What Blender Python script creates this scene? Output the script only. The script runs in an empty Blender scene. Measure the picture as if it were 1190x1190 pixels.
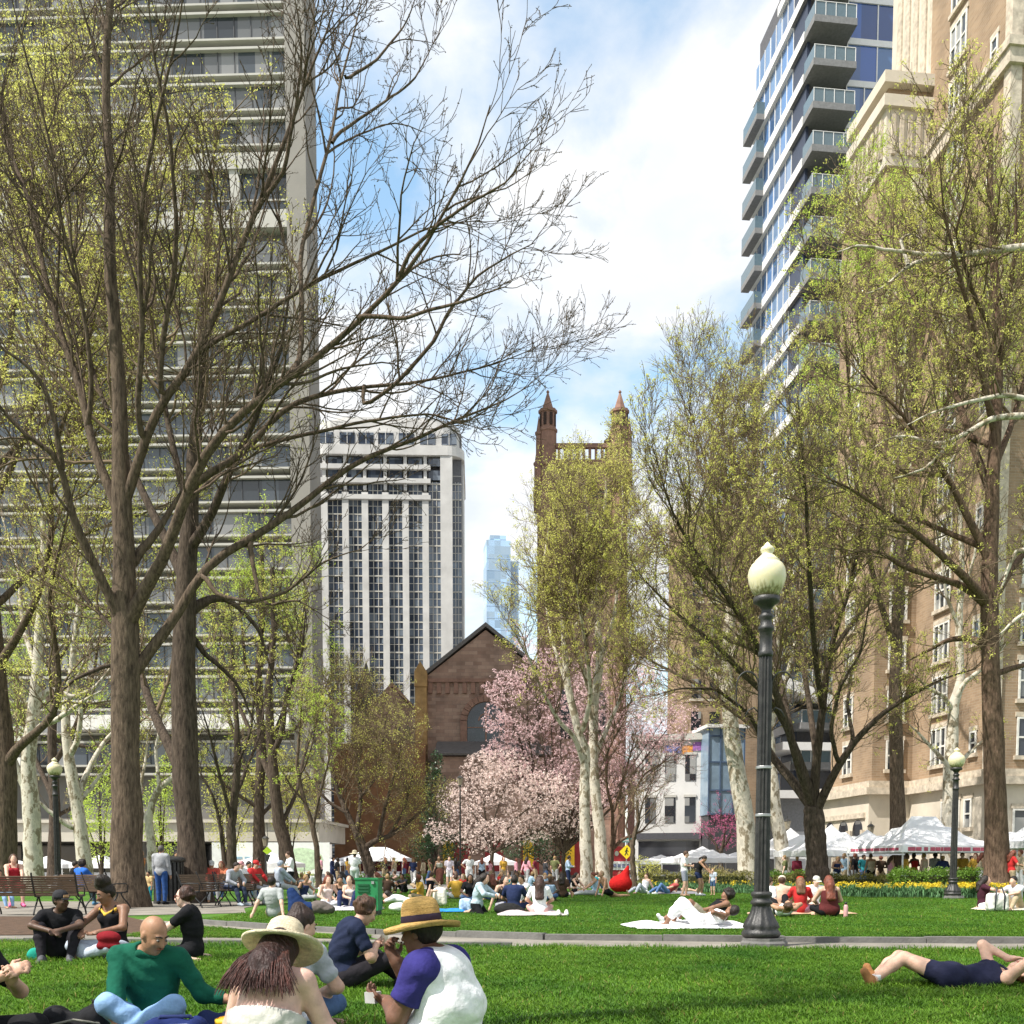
import bpy, math, random
import numpy as np
from mathutils import Vector, Matrix
R = math.radians
rng = np.random.default_rng(11)
random.seed(11)
SC = bpy.context.scene
COL = SC.collection

# ------------------------------------------------------------------ camera
CAM_H, FPX, PITCH, HZ = 1.1, 1190.0, R(-4.0), 1008.0
CY = HZ + FPX * math.tan(-PITCH)
cam = bpy.data.cameras.new("camera"); camo = bpy.data.objects.new("camera", cam); COL.objects.link(camo)
cam.sensor_width = 36; cam.lens = 36; cam.clip_end = 4000; cam.clip_start = .05
cam.shift_y = (CY - 595) / 1190
camo.location = (0, 0, CAM_H); camo.rotation_euler = (math.pi / 2 + PITCH, 0, 0)
SC.camera = camo

# ------------------------------------------------------------------ sun and sky
SUN = Vector((-.52, -.30, .80)).normalized()
sl = bpy.data.lights.new("sun", 'SUN'); sl.energy = 5.0; sl.angle = R(.5); sl.color = (1, .95, .87)
so = bpy.data.objects.new("sun", sl); COL.objects.link(so)
so.rotation_euler = SUN.to_track_quat('Z', 'Y').to_euler(); so.location = (-40, -30, 80)
W = bpy.data.worlds.new("World"); SC.world = W; W.use_nodes = True
def world():
    t = W.node_tree; t.nodes.clear(); N = t.nodes.new; L = t.links.new
    out = N('ShaderNodeOutputWorld'); sky = N('ShaderNodeTexSky'); sky.sky_type = 'NISHITA'; sky.sun_disc = False
    sky.sun_elevation = math.asin(SUN.z); sky.sun_rotation = math.atan2(SUN.x, SUN.y)
    sky.air_density = 1.3; sky.dust_density = .6; sky.ozone_density = 1.5
    b1 = N('ShaderNodeBackground'); b1.inputs[1].default_value = .15
    hs = N('ShaderNodeHueSaturation'); hs.inputs['Hue'].default_value = .485; hs.inputs['Value'].default_value = 1.25; hs.inputs['Saturation'].default_value = .95; L(sky.outputs[0], hs.inputs['Color'])
    L(hs.outputs[0], b1.inputs[0])
    tc = N('ShaderNodeTexCoord'); sp = N('ShaderNodeSeparateXYZ'); L(tc.outputs['Generated'], sp.inputs[0])
    ad = N('ShaderNodeMath'); ad.operation = 'ADD'; ad.inputs[1].default_value = .22; L(sp.outputs['Z'], ad.inputs[0])
    mx = N('ShaderNodeMath'); mx.operation = 'MAXIMUM'; mx.inputs[1].default_value = .05; L(ad.outputs[0], mx.inputs[0])
    dx = N('ShaderNodeMath'); dx.operation = 'DIVIDE'; L(sp.outputs['X'], dx.inputs[0]); L(mx.outputs[0], dx.inputs[1])
    dy = N('ShaderNodeMath'); dy.operation = 'DIVIDE'; L(sp.outputs['Y'], dy.inputs[0]); L(mx.outputs[0], dy.inputs[1])
    cb = N('ShaderNodeCombineXYZ'); L(dx.outputs[0], cb.inputs[0]); L(dy.outputs[0], cb.inputs[1]); cb.inputs[2].default_value = CLOUD_Z
    no = N('ShaderNodeTexNoise'); no.inputs['Scale'].default_value = 2.6; no.inputs['Detail'].default_value = 9
    no.inputs['Roughness'].default_value = .56; no.inputs['Distortion'].default_value = .25; L(cb.outputs[0], no.inputs['Vector'])
    rp = N('ShaderNodeValToRGB'); e = rp.color_ramp.elements; e[0].position = .345; e[0].color = (0, 0, 0, 1); e[1].position = .52; e[1].color = (1, 1, 1, 1)
    L(no.outputs['Fac'], rp.inputs[0])
    n2 = N('ShaderNodeTexNoise'); n2.inputs['Scale'].default_value = 5; n2.inputs['Detail'].default_value = 6; L(cb.outputs[0], n2.inputs['Vector'])
    r2 = N('ShaderNodeValToRGB'); e = r2.color_ramp.elements; e[0].position = .3; e[0].color = (.80, .86, .95, 1); e[1].position = .6; e[1].color = (1, 1, 1, 1)
    L(n2.outputs['Fac'], r2.inputs[0])
    b2 = N('ShaderNodeBackground'); b2.inputs[1].default_value = .76; L(r2.outputs[0], b2.inputs[0])
    m = N('ShaderNodeMixShader'); L(rp.outputs[0], m.inputs[0]); L(b1.outputs[0], m.inputs[1]); L(b2.outputs[0], m.inputs[2])
    L(m.outputs[0], out.inputs[0])
CLOUD_Z = 41.5
world()
SC.view_settings.view_transform = 'Standard'; SC.view_settings.look = 'None'
SC.view_settings.exposure = .55; SC.view_settings.gamma = 1
SC.cycles.max_bounces = 6; SC.cycles.transparent_max_bounces = 12
SC.cycles.sample_clamp_indirect = 6

# ------------------------------------------------------------------ pixel -> world
_cp, _sp = math.cos(PITCH), math.sin(PITCH)
def ray(px, py):
    x = (px - 595) / FPX; v = (CY - py) / FPX
    return Vector((x, _cp - v * _sp, _sp + v * _cp))
def P(px, py, y):
    d = ray(px, py); return Vector((0, 0, CAM_H)) + d * (y / d.y)
def G(px, py, z=0.):
    d = ray(px, py); return Vector((0, 0, CAM_H)) + d * ((z - CAM_H) / d.z)
def ppm(y): return FPX / y

# ------------------------------------------------------------------ materials
MATS = {}
def mat(name, col, rough=.8, var=.18, scale=4., bump=0., bscale=None, metal=0., spec=.4, trans=0., col2=None, detail=6, stretch=None, coat=0.):
    if name in MATS: return MATS[name]
    m = bpy.data.materials.new(name); m.use_nodes = True; MATS[name] = m
    t = m.node_tree; N = t.nodes.new; L = t.links.new; b = t.nodes['Principled BSDF']
    b.inputs['Roughness'].default_value = rough; b.inputs['Metallic'].default_value = metal
    b.inputs['Specular IOR Level'].default_value = spec
    if trans: b.inputs['Transmission Weight'].default_value = trans
    if coat: b.inputs['Coat Weight'].default_value = coat
    tc = N('ShaderNodeTexCoord'); src = tc.outputs['Object']
    if stretch:
        mp = N('ShaderNodeMapping'); mp.inputs['Scale'].default_value = stretch; L(src, mp.inputs[0]); src = mp.outputs[0]
    no = N('ShaderNodeTexNoise'); no.inputs['Scale'].default_value = scale; no.inputs['Detail'].default_value = detail
    no.inputs['Roughness'].default_value = .6; L(src, no.inputs['Vector'])
    rp = N('ShaderNodeValToRGB'); e = rp.color_ramp.elements; e[0].position = .3; e[1].position = .7
    c = np.array(col[:3]); c2 = np.array(col2[:3]) if col2 is not None else None
    a = c * (1 - var) if c2 is None else c; z = np.minimum(c * (1 + var), 1) if c2 is None else c2
    e[0].color = (*a, 1); e[1].color = (*z, 1); L(no.outputs['Fac'], rp.inputs[0]); L(rp.outputs[0], b.inputs['Base Color'])
    if bump:
        nb = N('ShaderNodeTexNoise'); nb.inputs['Scale'].default_value = bscale or scale * 4; nb.inputs['Detail'].default_value = 5
        L(src, nb.inputs['Vector'])
        bp = N('ShaderNodeBump'); bp.inputs['Strength'].default_value = min(1, bump); bp.inputs['Distance'].default_value = .02 * max(1, bump)
        L(nb.outputs['Fac'], bp.inputs['Height']); L(bp.outputs[0], b.inputs['Normal'])
    return m
def brickmat(name, c1, c2, mortar, bw=.6, bh=.2, stain=.25, rough=.9):
    if name in MATS: return MATS[name]
    m = bpy.data.materials.new(name); m.use_nodes = True; MATS[name] = m
    t = m.node_tree; N = t.nodes.new; L = t.links.new; b = t.nodes['Principled BSDF']; b.inputs['Roughness'].default_value = rough
    b.inputs['Specular IOR Level'].default_value = .25
    tc = N('ShaderNodeTexCoord'); sp = N('ShaderNodeSeparateXYZ'); L(tc.outputs['Object'], sp.inputs[0])
    ad = N('ShaderNodeMath'); ad.operation = 'ADD'; L(sp.outputs[0], ad.inputs[0]); L(sp.outputs[1], ad.inputs[1])
    cb = N('ShaderNodeCombineXYZ'); L(ad.outputs[0], cb.inputs[0]); L(sp.outputs[2], cb.inputs[1])
    br = N('ShaderNodeTexBrick'); br.inputs['Scale'].default_value = 1; br.inputs['Brick Width'].default_value = bw; br.inputs['Row Height'].default_value = bh
    br.inputs['Mortar Size'].default_value = .012; br.inputs['Color1'].default_value = (*c1, 1); br.inputs['Color2'].default_value = (*c2, 1); br.inputs['Mortar'].default_value = (*mortar, 1)
    L(cb.outputs[0], br.inputs['Vector'])
    no = N('ShaderNodeTexNoise'); no.inputs['Scale'].default_value = .6; no.inputs['Detail'].default_value = 8; L(tc.outputs['Object'], no.inputs['Vector'])
    rp = N('ShaderNodeValToRGB'); e = rp.color_ramp.elements; e[0].position = .3; e[0].color = (1 - stain,) * 3 + (1,); e[1].position = .65; e[1].color = (1.05, 1.03, 1, 1)
    L(no.outputs['Fac'], rp.inputs[0])
    mx = N('ShaderNodeMix'); mx.data_type = 'RGBA'; mx.blend_type = 'MULTIPLY'; mx.inputs[0].default_value = 1
    L(br.outputs['Color'], mx.inputs[6]); L(rp.outputs[0], mx.inputs[7]); L(mx.outputs[2], b.inputs['Base Color'])
    bp = N('ShaderNodeBump'); bp.inputs['Strength'].default_value = .4; bp.inputs['Distance'].default_value = .02; L(br.outputs['Fac'], bp.inputs['Height']); bp.invert = True
    L(bp.outputs[0], b.inputs['Normal'])
    return m
def glassmat(name, dark, light, cell=(1.5, 1.5, 3.2), frac=.35, rough=.08, spec=.7, tint=None):
    """window glass: each pane a little different (blinds, curtains, dark rooms)"""
    if name in MATS: return MATS[name]
    m = bpy.data.materials.new(name); m.use_nodes = True; MATS[name] = m
    t = m.node_tree; N = t.nodes.new; L = t.links.new; b = t.nodes['Principled BSDF']
    b.inputs['Roughness'].default_value = rough; b.inputs['Specular IOR Level'].default_value = spec
    tc = N('ShaderNodeTexCoord'); geo = N('ShaderNodeObjectInfo')
    dv = N('ShaderNodeVectorMath'); dv.operation = 'DIVIDE'; dv.inputs[1].default_value = cell; L(tc.outputs['Object'], dv.inputs[0])
    fl = N('ShaderNodeVectorMath'); fl.operation = 'FLOOR'; L(dv.outputs[0], fl.inputs[0])
    ad = N('ShaderNodeVectorMath'); ad.operation = 'ADD'; L(fl.outputs[0], ad.inputs[0]); L(geo.outputs['Location'], ad.inputs[1])
    wn = N('ShaderNodeTexWhiteNoise'); wn.noise_dimensions = '4D'; L(ad.outputs[0], wn.inputs['Vector']); L(geo.outputs['Random'], wn.inputs['W'])
    rp = N('ShaderNodeValToRGB'); rp.color_ramp.interpolation = 'CONSTANT'; e = rp.color_ramp.elements
    e[0].color = (*dark, 1); e[1].position = 1 - frac; e[1].color = (*light, 1)
    k = e.new((1 - frac) * .5); k.color = (*(np.array(dark) * 1.8), 1)
    k = e.new(1 - frac * .5); k.color = (*(np.array(dark) * .5 + np.array(light) * .5), 1)
    L(wn.outputs['Value'], rp.inputs[0]); L(rp.outputs[0], b.inputs['Base Color'])
    return m
def leafmat(name, col, var=.35, trl=.35, rough=.6):
    if name in MATS: return MATS[name]
    m = bpy.data.materials.new(name); m.use_nodes = True; MATS[name] = m
    t = m.node_tree; N = t.nodes.new; L = t.links.new; b = t.nodes['Principled BSDF']
    b.inputs['Roughness'].default_value = rough; b.inputs['Specular IOR Level'].default_value = .3
    g = N('ShaderNodeNewGeometry'); rp = N('ShaderNodeValToRGB'); e = rp.color_ramp.elements
    c = np.array(col); e[0].color = (*(c * (1 - var)), 1); e[1].color = (*np.minimum(c * (1 + var), 1), 1)
    L(g.outputs['Random Per Island'], rp.inputs[0]); L(rp.outputs[0], b.inputs['Base Color'])
    tr = N('ShaderNodeBsdfTranslucent'); mx = N('ShaderNodeMixShader'); mx.inputs[0].default_value = trl
    L(rp.outputs[0], tr.inputs['Color']); L(b.outputs[0], mx.inputs[1]); L(tr.outputs[0], mx.inputs[2])
    L(mx.outputs[0], t.nodes['Material Output'].inputs[0])
    return m

# ------------------------------------------------------------------ mesh builder
class MB:
    def __init__(s): s.v = []; s.f = []; s.m = []; s.n = 0
    def add(s, v, f, m=0):
        v = np.asarray(v, float); s.v.append(v); s.f += [tuple(int(i) + s.n for i in q) for q in f]; s.m += [m] * len(f); s.n += len(v); return s
    def box(s, x0, x1, y0, y1, z0, z1, m=0):
        v = [(x, y, z) for z in (z0, z1) for y in (y0, y1) for x in (x0, x1)]
        return s.add(v, [(0, 2, 3, 1), (4, 5, 7, 6), (0, 1, 5, 4), (2, 6, 7, 3), (0, 4, 6, 2), (1, 3, 7, 5)], m)
    def obox(s, c, ax, ay, az, hx, hy, hz, m=0):
        c, ax, ay, az = (np.asarray(q, float) for q in (c, ax, ay, az))
        v = [c + ax * i * hx + ay * j * hy + az * k * hz for k in (-1, 1) for j in (-1, 1) for i in (-1, 1)]
        return s.add(v, [(0, 2, 3, 1), (4, 5, 7, 6), (0, 1, 5, 4), (2, 6, 7, 3), (0, 4, 6, 2), (1, 3, 7, 5)], m)
    def bar(s, a, b, w, t, m=0, up=(0, 0, 1)):
        a, b = np.asarray(a, float), np.asarray(b, float); d = b - a; l = np.linalg.norm(d); d /= l
        u = np.asarray(up, float)
        if abs(d @ u) > .95: u = np.array((0, 1., 0))
        x = np.cross(d, u); x /= np.linalg.norm(x); y = np.cross(x, d)
        return s.obox((a + b) / 2, x, d, y, w / 2, l / 2, t / 2, m)
    def prism(s, poly, y0, y1, m=0, axis='y'):
        n = len(poly)
        mk = (lambda p, q: (p[0], q, p[1])) if axis == 'y' else ((lambda p, q: (q, p[0], p[1])) if axis == 'x' else (lambda p, q: (p[0], p[1], q)))
        v = [mk(p, y0) for p in poly] + [mk(p, y1) for p in poly]
        f = [tuple(range(n)), tuple(range(2 * n - 1, n - 1, -1))] + [((i + 1) % n, i, i + n, (i + 1) % n + n) for i in range(n)]
        return s.add(v, f, m)
    def lathe(s, prof, c=(0, 0, 0), n=20, m=0, rib=0, ribn=0, zr=None):
        v = []; a = np.linspace(0, 2 * math.pi, n, endpoint=False)
        for (r, z) in prof:
            k = 1.0
            if rib and (zr is None or zr[0] <= z <= zr[1]): k = 1 - rib * (.5 + .5 * np.cos(a * ribn))
            v += list(np.stack([c[0] + r * k * np.cos(a), c[1] + r * k * np.sin(a), np.full(n, c[2] + z)], 1))
        f = []
        for i in range(len(prof) - 1):
            for j in range(n): f.append((i * n + j, i * n + (j + 1) % n, (i + 1) * n + (j + 1) % n, (i + 1) * n + j))
        f.append(tuple(range(n - 1, -1, -1))); f.append(tuple((len(prof) - 1) * n + j for j in range(n)))
        return s.add(v, f, m)
    def tube(s, pts, r, n=8, m=0, cap=True):
        pts = np.asarray(pts, float); k = len(pts); r = np.broadcast_to(np.asarray(r, float), (k,))
        t = np.gradient(pts, axis=0); t /= np.linalg.norm(t, axis=1)[:, None] + 1e-9
        ref = np.array((.13, .21, .97)) if abs(t[:, 2]).mean() < .8 else np.array((.97, .13, .21))
        x = np.cross(t, ref); x /= np.linalg.norm(x, axis=1)[:, None]; y = np.cross(t, x)
        a = np.linspace(0, 2 * math.pi, n, endpoint=False)
        v = pts[:, None] + r[:, None, None] * (np.cos(a)[None, :, None] * x[:, None] + np.sin(a)[None, :, None] * y[:, None])
        f = [(i * n + j, i * n + (j + 1) % n, (i + 1) * n + (j + 1) % n, (i + 1) * n + j) for i in range(k - 1) for j in range(n)]
        if cap: f += [tuple(range(n - 1, -1, -1)), tuple((k - 1) * n + j for j in range(n))]
        return s.add(v.reshape(-1, 3), f, m)
    def ell(s, c, r, n=12, k=8, m=0, noise=0., rot=None):
        u = np.linspace(0, math.pi, k + 1)[1:-1]; a = np.linspace(0, 2 * math.pi, n, endpoint=False)
        v = [(0, 0, -1)] + [(math.sin(t) * math.cos(b), math.sin(t) * math.sin(b), -math.cos(t)) for t in u for b in a] + [(0, 0, 1)]
        v = np.array(v)
        if noise: v *= 1 + rng.normal(0, noise, (len(v), 1))
        v = v * np.asarray(r, float)
        if rot is not None: v = v @ np.array(rot).T
        v = v + np.asarray(c, float); f = []
        for j in range(n): f.append((0, 1 + (j + 1) % n, 1 + j))
        for i in range(k - 2):
            for j in range(n): f.append((1 + i * n + j, 1 + i * n + (j + 1) % n, 1 + (i + 1) * n + (j + 1) % n, 1 + (i + 1) * n + j))
        b = 1 + (k - 2) * n
        for j in range(n): f.append((b + j, b + (j + 1) % n, len(v) - 1))
        return s.add(v, f, m)
    def build(s, name, mats, parent=None, smooth=False, loc=None, rz=0):
        me = bpy.data.meshes.new(name); v = np.concatenate(s.v) if s.v else np.zeros((0, 3))
        me.from_pydata(v.tolist(), [], s.f)
        for q in (mats if isinstance(mats, (list, tuple)) else [mats]): me.materials.append(q)
        if any(s.m): me.polygons.foreach_set('material_index', s.m)
        if smooth: me.polygons.foreach_set('use_smooth', [True] * len(s.f))
        me.update()
        return link(name, me, parent, loc, rz)
def link(name, me, parent=None, loc=None, rz=0):
    o = bpy.data.objects.new(name, me); COL.objects.link(o)
    if parent: o.parent = parent
    if loc is not None: o.location = loc
    if rz: o.rotation_euler.z = rz
    return o
def npmesh(name, v, tris=None, quads=None, mats=(), midx=None, smooth=False, parent=None):
    me = bpy.data.meshes.new(name); v = np.asarray(v, np.float32)
    me.vertices.add(len(v)); me.vertices.foreach_set('co', v.ravel())
    parts = []; tot = []
    if quads is not None and len(quads): parts.append(np.asarray(quads, np.int32).ravel()); tot.append(np.full(len(quads), 4, np.int32))
    if tris is not None and len(tris): parts.append(np.asarray(tris, np.int32).ravel()); tot.append(np.full(len(tris), 3, np.int32))
    li = np.concatenate(parts); tot = np.concatenate(tot)
    me.loops.add(len(li)); me.loops.foreach_set('vertex_index', li)
    me.polygons.add(len(tot)); me.polygons.foreach_set('loop_start', np.concatenate([[0], np.cumsum(tot)[:-1]]).astype(np.int32))
    for q in mats: me.materials.append(q)
    if midx is not None: me.polygons.foreach_set('material_index', np.asarray(midx, np.int32))
    if smooth: me.polygons.foreach_set('use_smooth', np.ones(len(tot), bool))
    me.update(calc_edges=True)
    return link(name, me, parent)
def tag(o, label=None, cat=None, group=None, kind=None):
    if label: o['label'] = label
    if cat: o['category'] = cat
    if group: o['group'] = group
    if kind: o['kind'] = kind
    return o
def thing(name, label, cat, loc=(0, 0, 0), rz=0, group=None):
    o = bpy.data.objects.new(name, None); COL.objects.link(o); o.empty_display_size = .2
    o.location = loc; o.rotation_euler.z = rz
    return tag(o, label, cat, group)
def dup(root, loc, rz=0, label=None, group=None, scale=None):
    def cp(o, par):
        c = o.copy(); COL.objects.link(c)
        if par: c.parent = par
        for ch in o.children: cp(ch, c)
        return c
    r = cp(root, None); r.location = loc; r.rotation_euler = (0, 0, rz)
    if scale: r.scale = scale if hasattr(scale, '__len__') else (scale,) * 3
    if label: r['label'] = label
    if group: r['group'] = group
    return r
# ================================================================== GROUND
def ground():
    m = bpy.data.materials.new("lawn_soil"); m.use_nodes = True
    t = m.node_tree; N = t.nodes.new; L = t.links.new; b = t.nodes['Principled BSDF']; b.inputs['Roughness'].default_value = .9; b.inputs['Specular IOR Level'].default_value = .15
    tc = N('ShaderNodeTexCoord'); n1 = N('ShaderNodeTexNoise'); n1.inputs['Scale'].default_value = .55; n1.inputs['Detail'].default_value = 9; n1.inputs['Roughness'].default_value = .65
    L(tc.outputs['Object'], n1.inputs['Vector'])
    rp = N('ShaderNodeValToRGB'); e = rp.color_ramp.elements; e[0].position = .3; e[0].color = (.045, .13, .018, 1); e[1].position = .72; e[1].color = (.12, .25, .035, 1)
    L(n1.outputs['Fac'], rp.inputs[0])
    n2 = N('ShaderNodeTexNoise'); n2.inputs['Scale'].default_value = 22; n2.inputs['Detail'].default_value = 4; L(tc.outputs['Object'], n2.inputs['Vector'])
    r2 = N('ShaderNodeValToRGB'); e = r2.color_ramp.elements; e[0].position = .3; e[0].color = (.6, .6, .6, 1); e[1].position = .7; e[1].color = (1.15, 1.15, 1.1, 1); L(n2.outputs['Fac'], r2.inputs[0])
    mx = N('ShaderNodeMix'); mx.data_type = 'RGBA'; mx.blend_type = 'MULTIPLY'; mx.inputs[0].default_value = 1; L(rp.outputs[0], mx.inputs[6]); L(r2.outputs[0], mx.inputs[7])
    L(mx.outputs[2], b.inputs['Base Color'])
    bp = N('ShaderNodeBump'); bp.inputs['Strength'].default_value = .9; bp.inputs['Distance'].default_value = .06; L(n2.outputs['Fac'], bp.inputs['Height']); L(bp.outputs[0], b.inputs['Normal'])
    o = MB().add([(-900, -40, 0), (900, -40, 0), (900, 1500, 0), (-900, 1500, 0)], [(0, 1, 2, 3)]).build('ground', m)
    tag(o, kind='structure')
ground()
M_PAVE = mat('pale_paving', (.215, .195, .165), .9, .35, 1.2, .3, 30)
M_KERB = mat('granite_kerb', (.15, .145, .135), .85, .3, 3, .4, 25)
M_ROAD = mat('asphalt', (.055, .055, .06), .9, .2, 2, .3, 40)
M_WALK = mat('concrete_pavement', (.33, .31, .28), .9, .18, .8, .2, 20)
M_MULCH = mat('mulch', (.085, .05, .03), .95, .45, 6, .8, 40)
def sheet(name, pts, z, m, kind='structure'):
    o = MB().add([(p[0], p[1], z) for p in pts], [tuple(range(len(pts)))]).build(name, m); return tag(o, kind=kind)
def gpts(pix): return [G(*p)[:2] for p in pix]
# the curved path between the two lawns: near edge and far edge as ground points
PATH_NEAR = [(-14, 15.5), (-9, 15.3), (-5.2, 14.7), (-3, 14.55), (0, 14.2), (3, 13.9), (7.5, 13.6), (13, 13.35), (22, 13.2)]
PATH_FAR = [(-14, 23.5), (-9.4, 23.0), (-6.3, 20.2), (-4.3, 18.2), (-2.2, 16.8), (0.5, 15.5), (4, 15.0), (8, 14.7), (14, 14.5), (23, 14.4)]
def pathz(): sheet('path', PATH_NEAR + PATH_FAR[::-1], .006, M_PAVE)
pathz()
sheet('paving', [(-60, 23.0), (-9.4, 23.0), (-6.4, 24.6), (-7.2, 27.5), (-7.6, 33), (-60, 33)], .010, M_PAVE)
sheet('mulch_bed', [(-14, 15.3), (-5.9, 16.9), (-6.6, 19.3), (-8.5, 22.6), (-14, 22.8)], .016, M_MULCH)
sheet('street', [(-400, 86), (400, 72), (400, 84), (-400, 98)], .008, M_ROAD)
sheet('pavement', [(-400, 98), (400, 84), (400, 700), (-400, 700)], .012, M_WALK)
sheet('plaza', [(-60, 50), (-3, 52), (9, 55), (16, 47), (60, 43), (60, 60), (20, 74), (-60, 84)], .009, M_WALK)
def kerb(pts, label, h=.095, w=.15):
    t = thing('kerb', label, 'kerb', (pts[0][0], pts[0][1], 0)); o = np.array(pts[0])
    for i in range(len(pts) - 1):
        a, b = np.array(pts[i]) - o, np.array(pts[i + 1]) - o; l = np.linalg.norm(b - a); k = max(1, int(l / 1.35))
        for j in range(k):
            p, q = a + (b - a) * (j / k), a + (b - a) * ((j + 1) / k); d = (q - p) / np.linalg.norm(q - p)
            hh = h + rng.uniform(-.012, .012)
            MB().bar((*(p + d * .006), hh / 2), (*(q - d * .006), hh / 2), w + rng.uniform(-.01, .01), hh).build('stone', M_KERB, t)
    return t
kerb(PATH_FAR[2:9], 'low granite kerb along the far edge of the path behind the lamp post')
kerb([(p[0], p[1] - .1) for p in PATH_NEAR[1:5]], 'low dark kerb along the near edge of the path behind the sunglasses wearer', .07, .12)

# ================================================================== BUILDINGS
M_CONC = mat('grey_concrete', (.25, .235, .21), .9, .12, .25, .2, 6)
M_CONCD = mat('spandrel_grey', (.175, .165, .15), .85, .15, .4)
M_LEDGE = mat('pale_ledge', (.44, .425, .385), .85, .1, .5)
M_GL1 = glassmat('tower_glass', (.035, .042, .05), (.22, .22, .22), (1.5, 50, 50), .45)
M_GLD = glassmat('shop_glass', (.015, .016, .02), (.06, .06, .06), (2.5, 50, 50), .3)
M_MUL = mat('dark_mullion', (.06, .06, .065), .5)
def slab_tower():
    c = P(367, 1008, 95)
    b = thing('apartment_tower', 'grey concrete apartment tower with white ledges rising behind the big bare tree', 'building', (c.x, c.y, 0), R(-2))
    Wd = 62; H = 112
    MB().prism([(-Wd, 1), (-.15, 1), (-.6, 5), (-9, 30), (-Wd, 30)], 0, H, 0, 'z').build('wall', M_CONCD, b)
    m = MB(); m.prism([(-1.75, -.25), (0, -.25), (-.1, 4.6), (-1.75, 4.6)], 9.2, H, 0, 'z'); m.build('corner_pier', M_CONC, b)
    m = MB()
    for x in (-18, -34, -50): m.box(x - .8, x + .8, .3, 1, 9, 57.6)
    m.build('pier', M_CONC, b)
    zs = []; z = 9.6
    while z + 2.95 < 57.8: zs.append(z); z += 2.95
    top = z; z = 63.9
    while z + 2.95 < H: zs.append(z); z += 2.95
    for z in zs:
        MB().box(-Wd, -1.78, -.12, 1.0, z, z + .2).box(-Wd, -1.78, -.06, 1.0, z + .8, z + .97).build('ledge', M_LEDGE, b)
        w = MB(); w.box(-Wd, -1.78, .28, .98, z + .97, z + 2.95, 0)
        x = -1.8
        while x > -Wd: w.box(x - .05, x, .2, .27, z + .97, z + 2.94, 1); x -= 1.5 if random.random() < .6 else 3.0
        w.build('window', [M_GL1, M_MUL], b)
    # the tall plant floor
    MB().box(-Wd, -1.78, -.2, 1, 57.7, 59.2).box(-Wd, -1.78, -.2, 1, 62.7, 63.88).build('band_course', M_LEDGE, b)
    w = MB(); w.box(-Wd, -1.9, .5, .98, 59.2, 62.7, 0); w.build('window', M_GL1, b)
    m = MB(); x = -6
    while x > -Wd: m.box(x - .9, x, -.05, .5, 59.2, 62.7); x -= 5.2
    m.box(-Wd, -1.8, .4, .49, 60.3, 60.45); m.build('column', M_LEDGE, b)
    # podium, white lower band, shops under a broad pale canopy
    m = MB(); m.box(-Wd, 1.0, -9, 1, 4.6, 5.2); m.build('podium_roof', M_CONCD, b)
    m = MB(); m.box(-Wd, 3, -12, -1.2, 3.2, 4.7); m.box(-Wd, 3.3, -12.3, -1, 4.7, 4.95); m.build('canopy', mat('canopy_stone', (.50, .46, .39), .85, .12, .6), b)
    for x in (-1, -12, -24, -36, -48): MB().box(x - .35, x + .35, -11.4, -10.7, 0, 3.2).build('column', M_LEDGE, b)
    w = MB(); w.box(-Wd, 1.5, -3, -2.6, 0, 3.2, 0); x = 1.5
    while x > -Wd: w.box(x - .1, x, -3.08, -3.0, 0, 3.2, 1); x -= 2.5
    w.build('shop_front', [M_GLD, M_MUL], b)
    for (x0, x1, z0) in ((-22, -1.9, 13.6), (-46, -26, 12.6), (-46, -26, 9.8)):
        MB().box(x0, x1, -1.6, 1, z0, z0 + 1.3).build('balcony', mat('white_panel', (.66, .64, .6), .8), b)
    m = MB()
    for k in range(7): m.prism([(-28 - k * 2.6, 10.9), (-27.5 - k * 2.6, 12.6), (-26.6 - k * 2.6, 12.6), (-27.1 - k * 2.6, 10.9)], -1.5, .9)
    m.build('tapered_column', M_LEDGE, b)
    b2 = thing('banner', 'white vinyl banner with pale green picture on the shop front', 'banner', tuple(P(315, 1008, 78.5).xy) + (0,))
    MB().box(-4.5, 4.5, 0, .05, .6, 3.0).build('sheet', mat('banner_white', (.72, .75, .72), .6, .06), b2)
    MB().ell((2.3, -.01, 1.7), (1.7, .02, .9)).build('picture', mat('banner_green', (.48, .62, .42), .6, .3), b2)
    m = MB()
    for k, (x0, x1, z) in enumerate(((-3.6, -2.2, 1.75), (-2.0, -1.1, 1.75), (-3.6, -3.0, 1.35))): m.box(x0, x1, -.03, -.005, z, z + .16)
    m.build('lettering', mat('banner_ink', (.25, .4, .5), .6), b2)
slab_tower()

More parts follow.
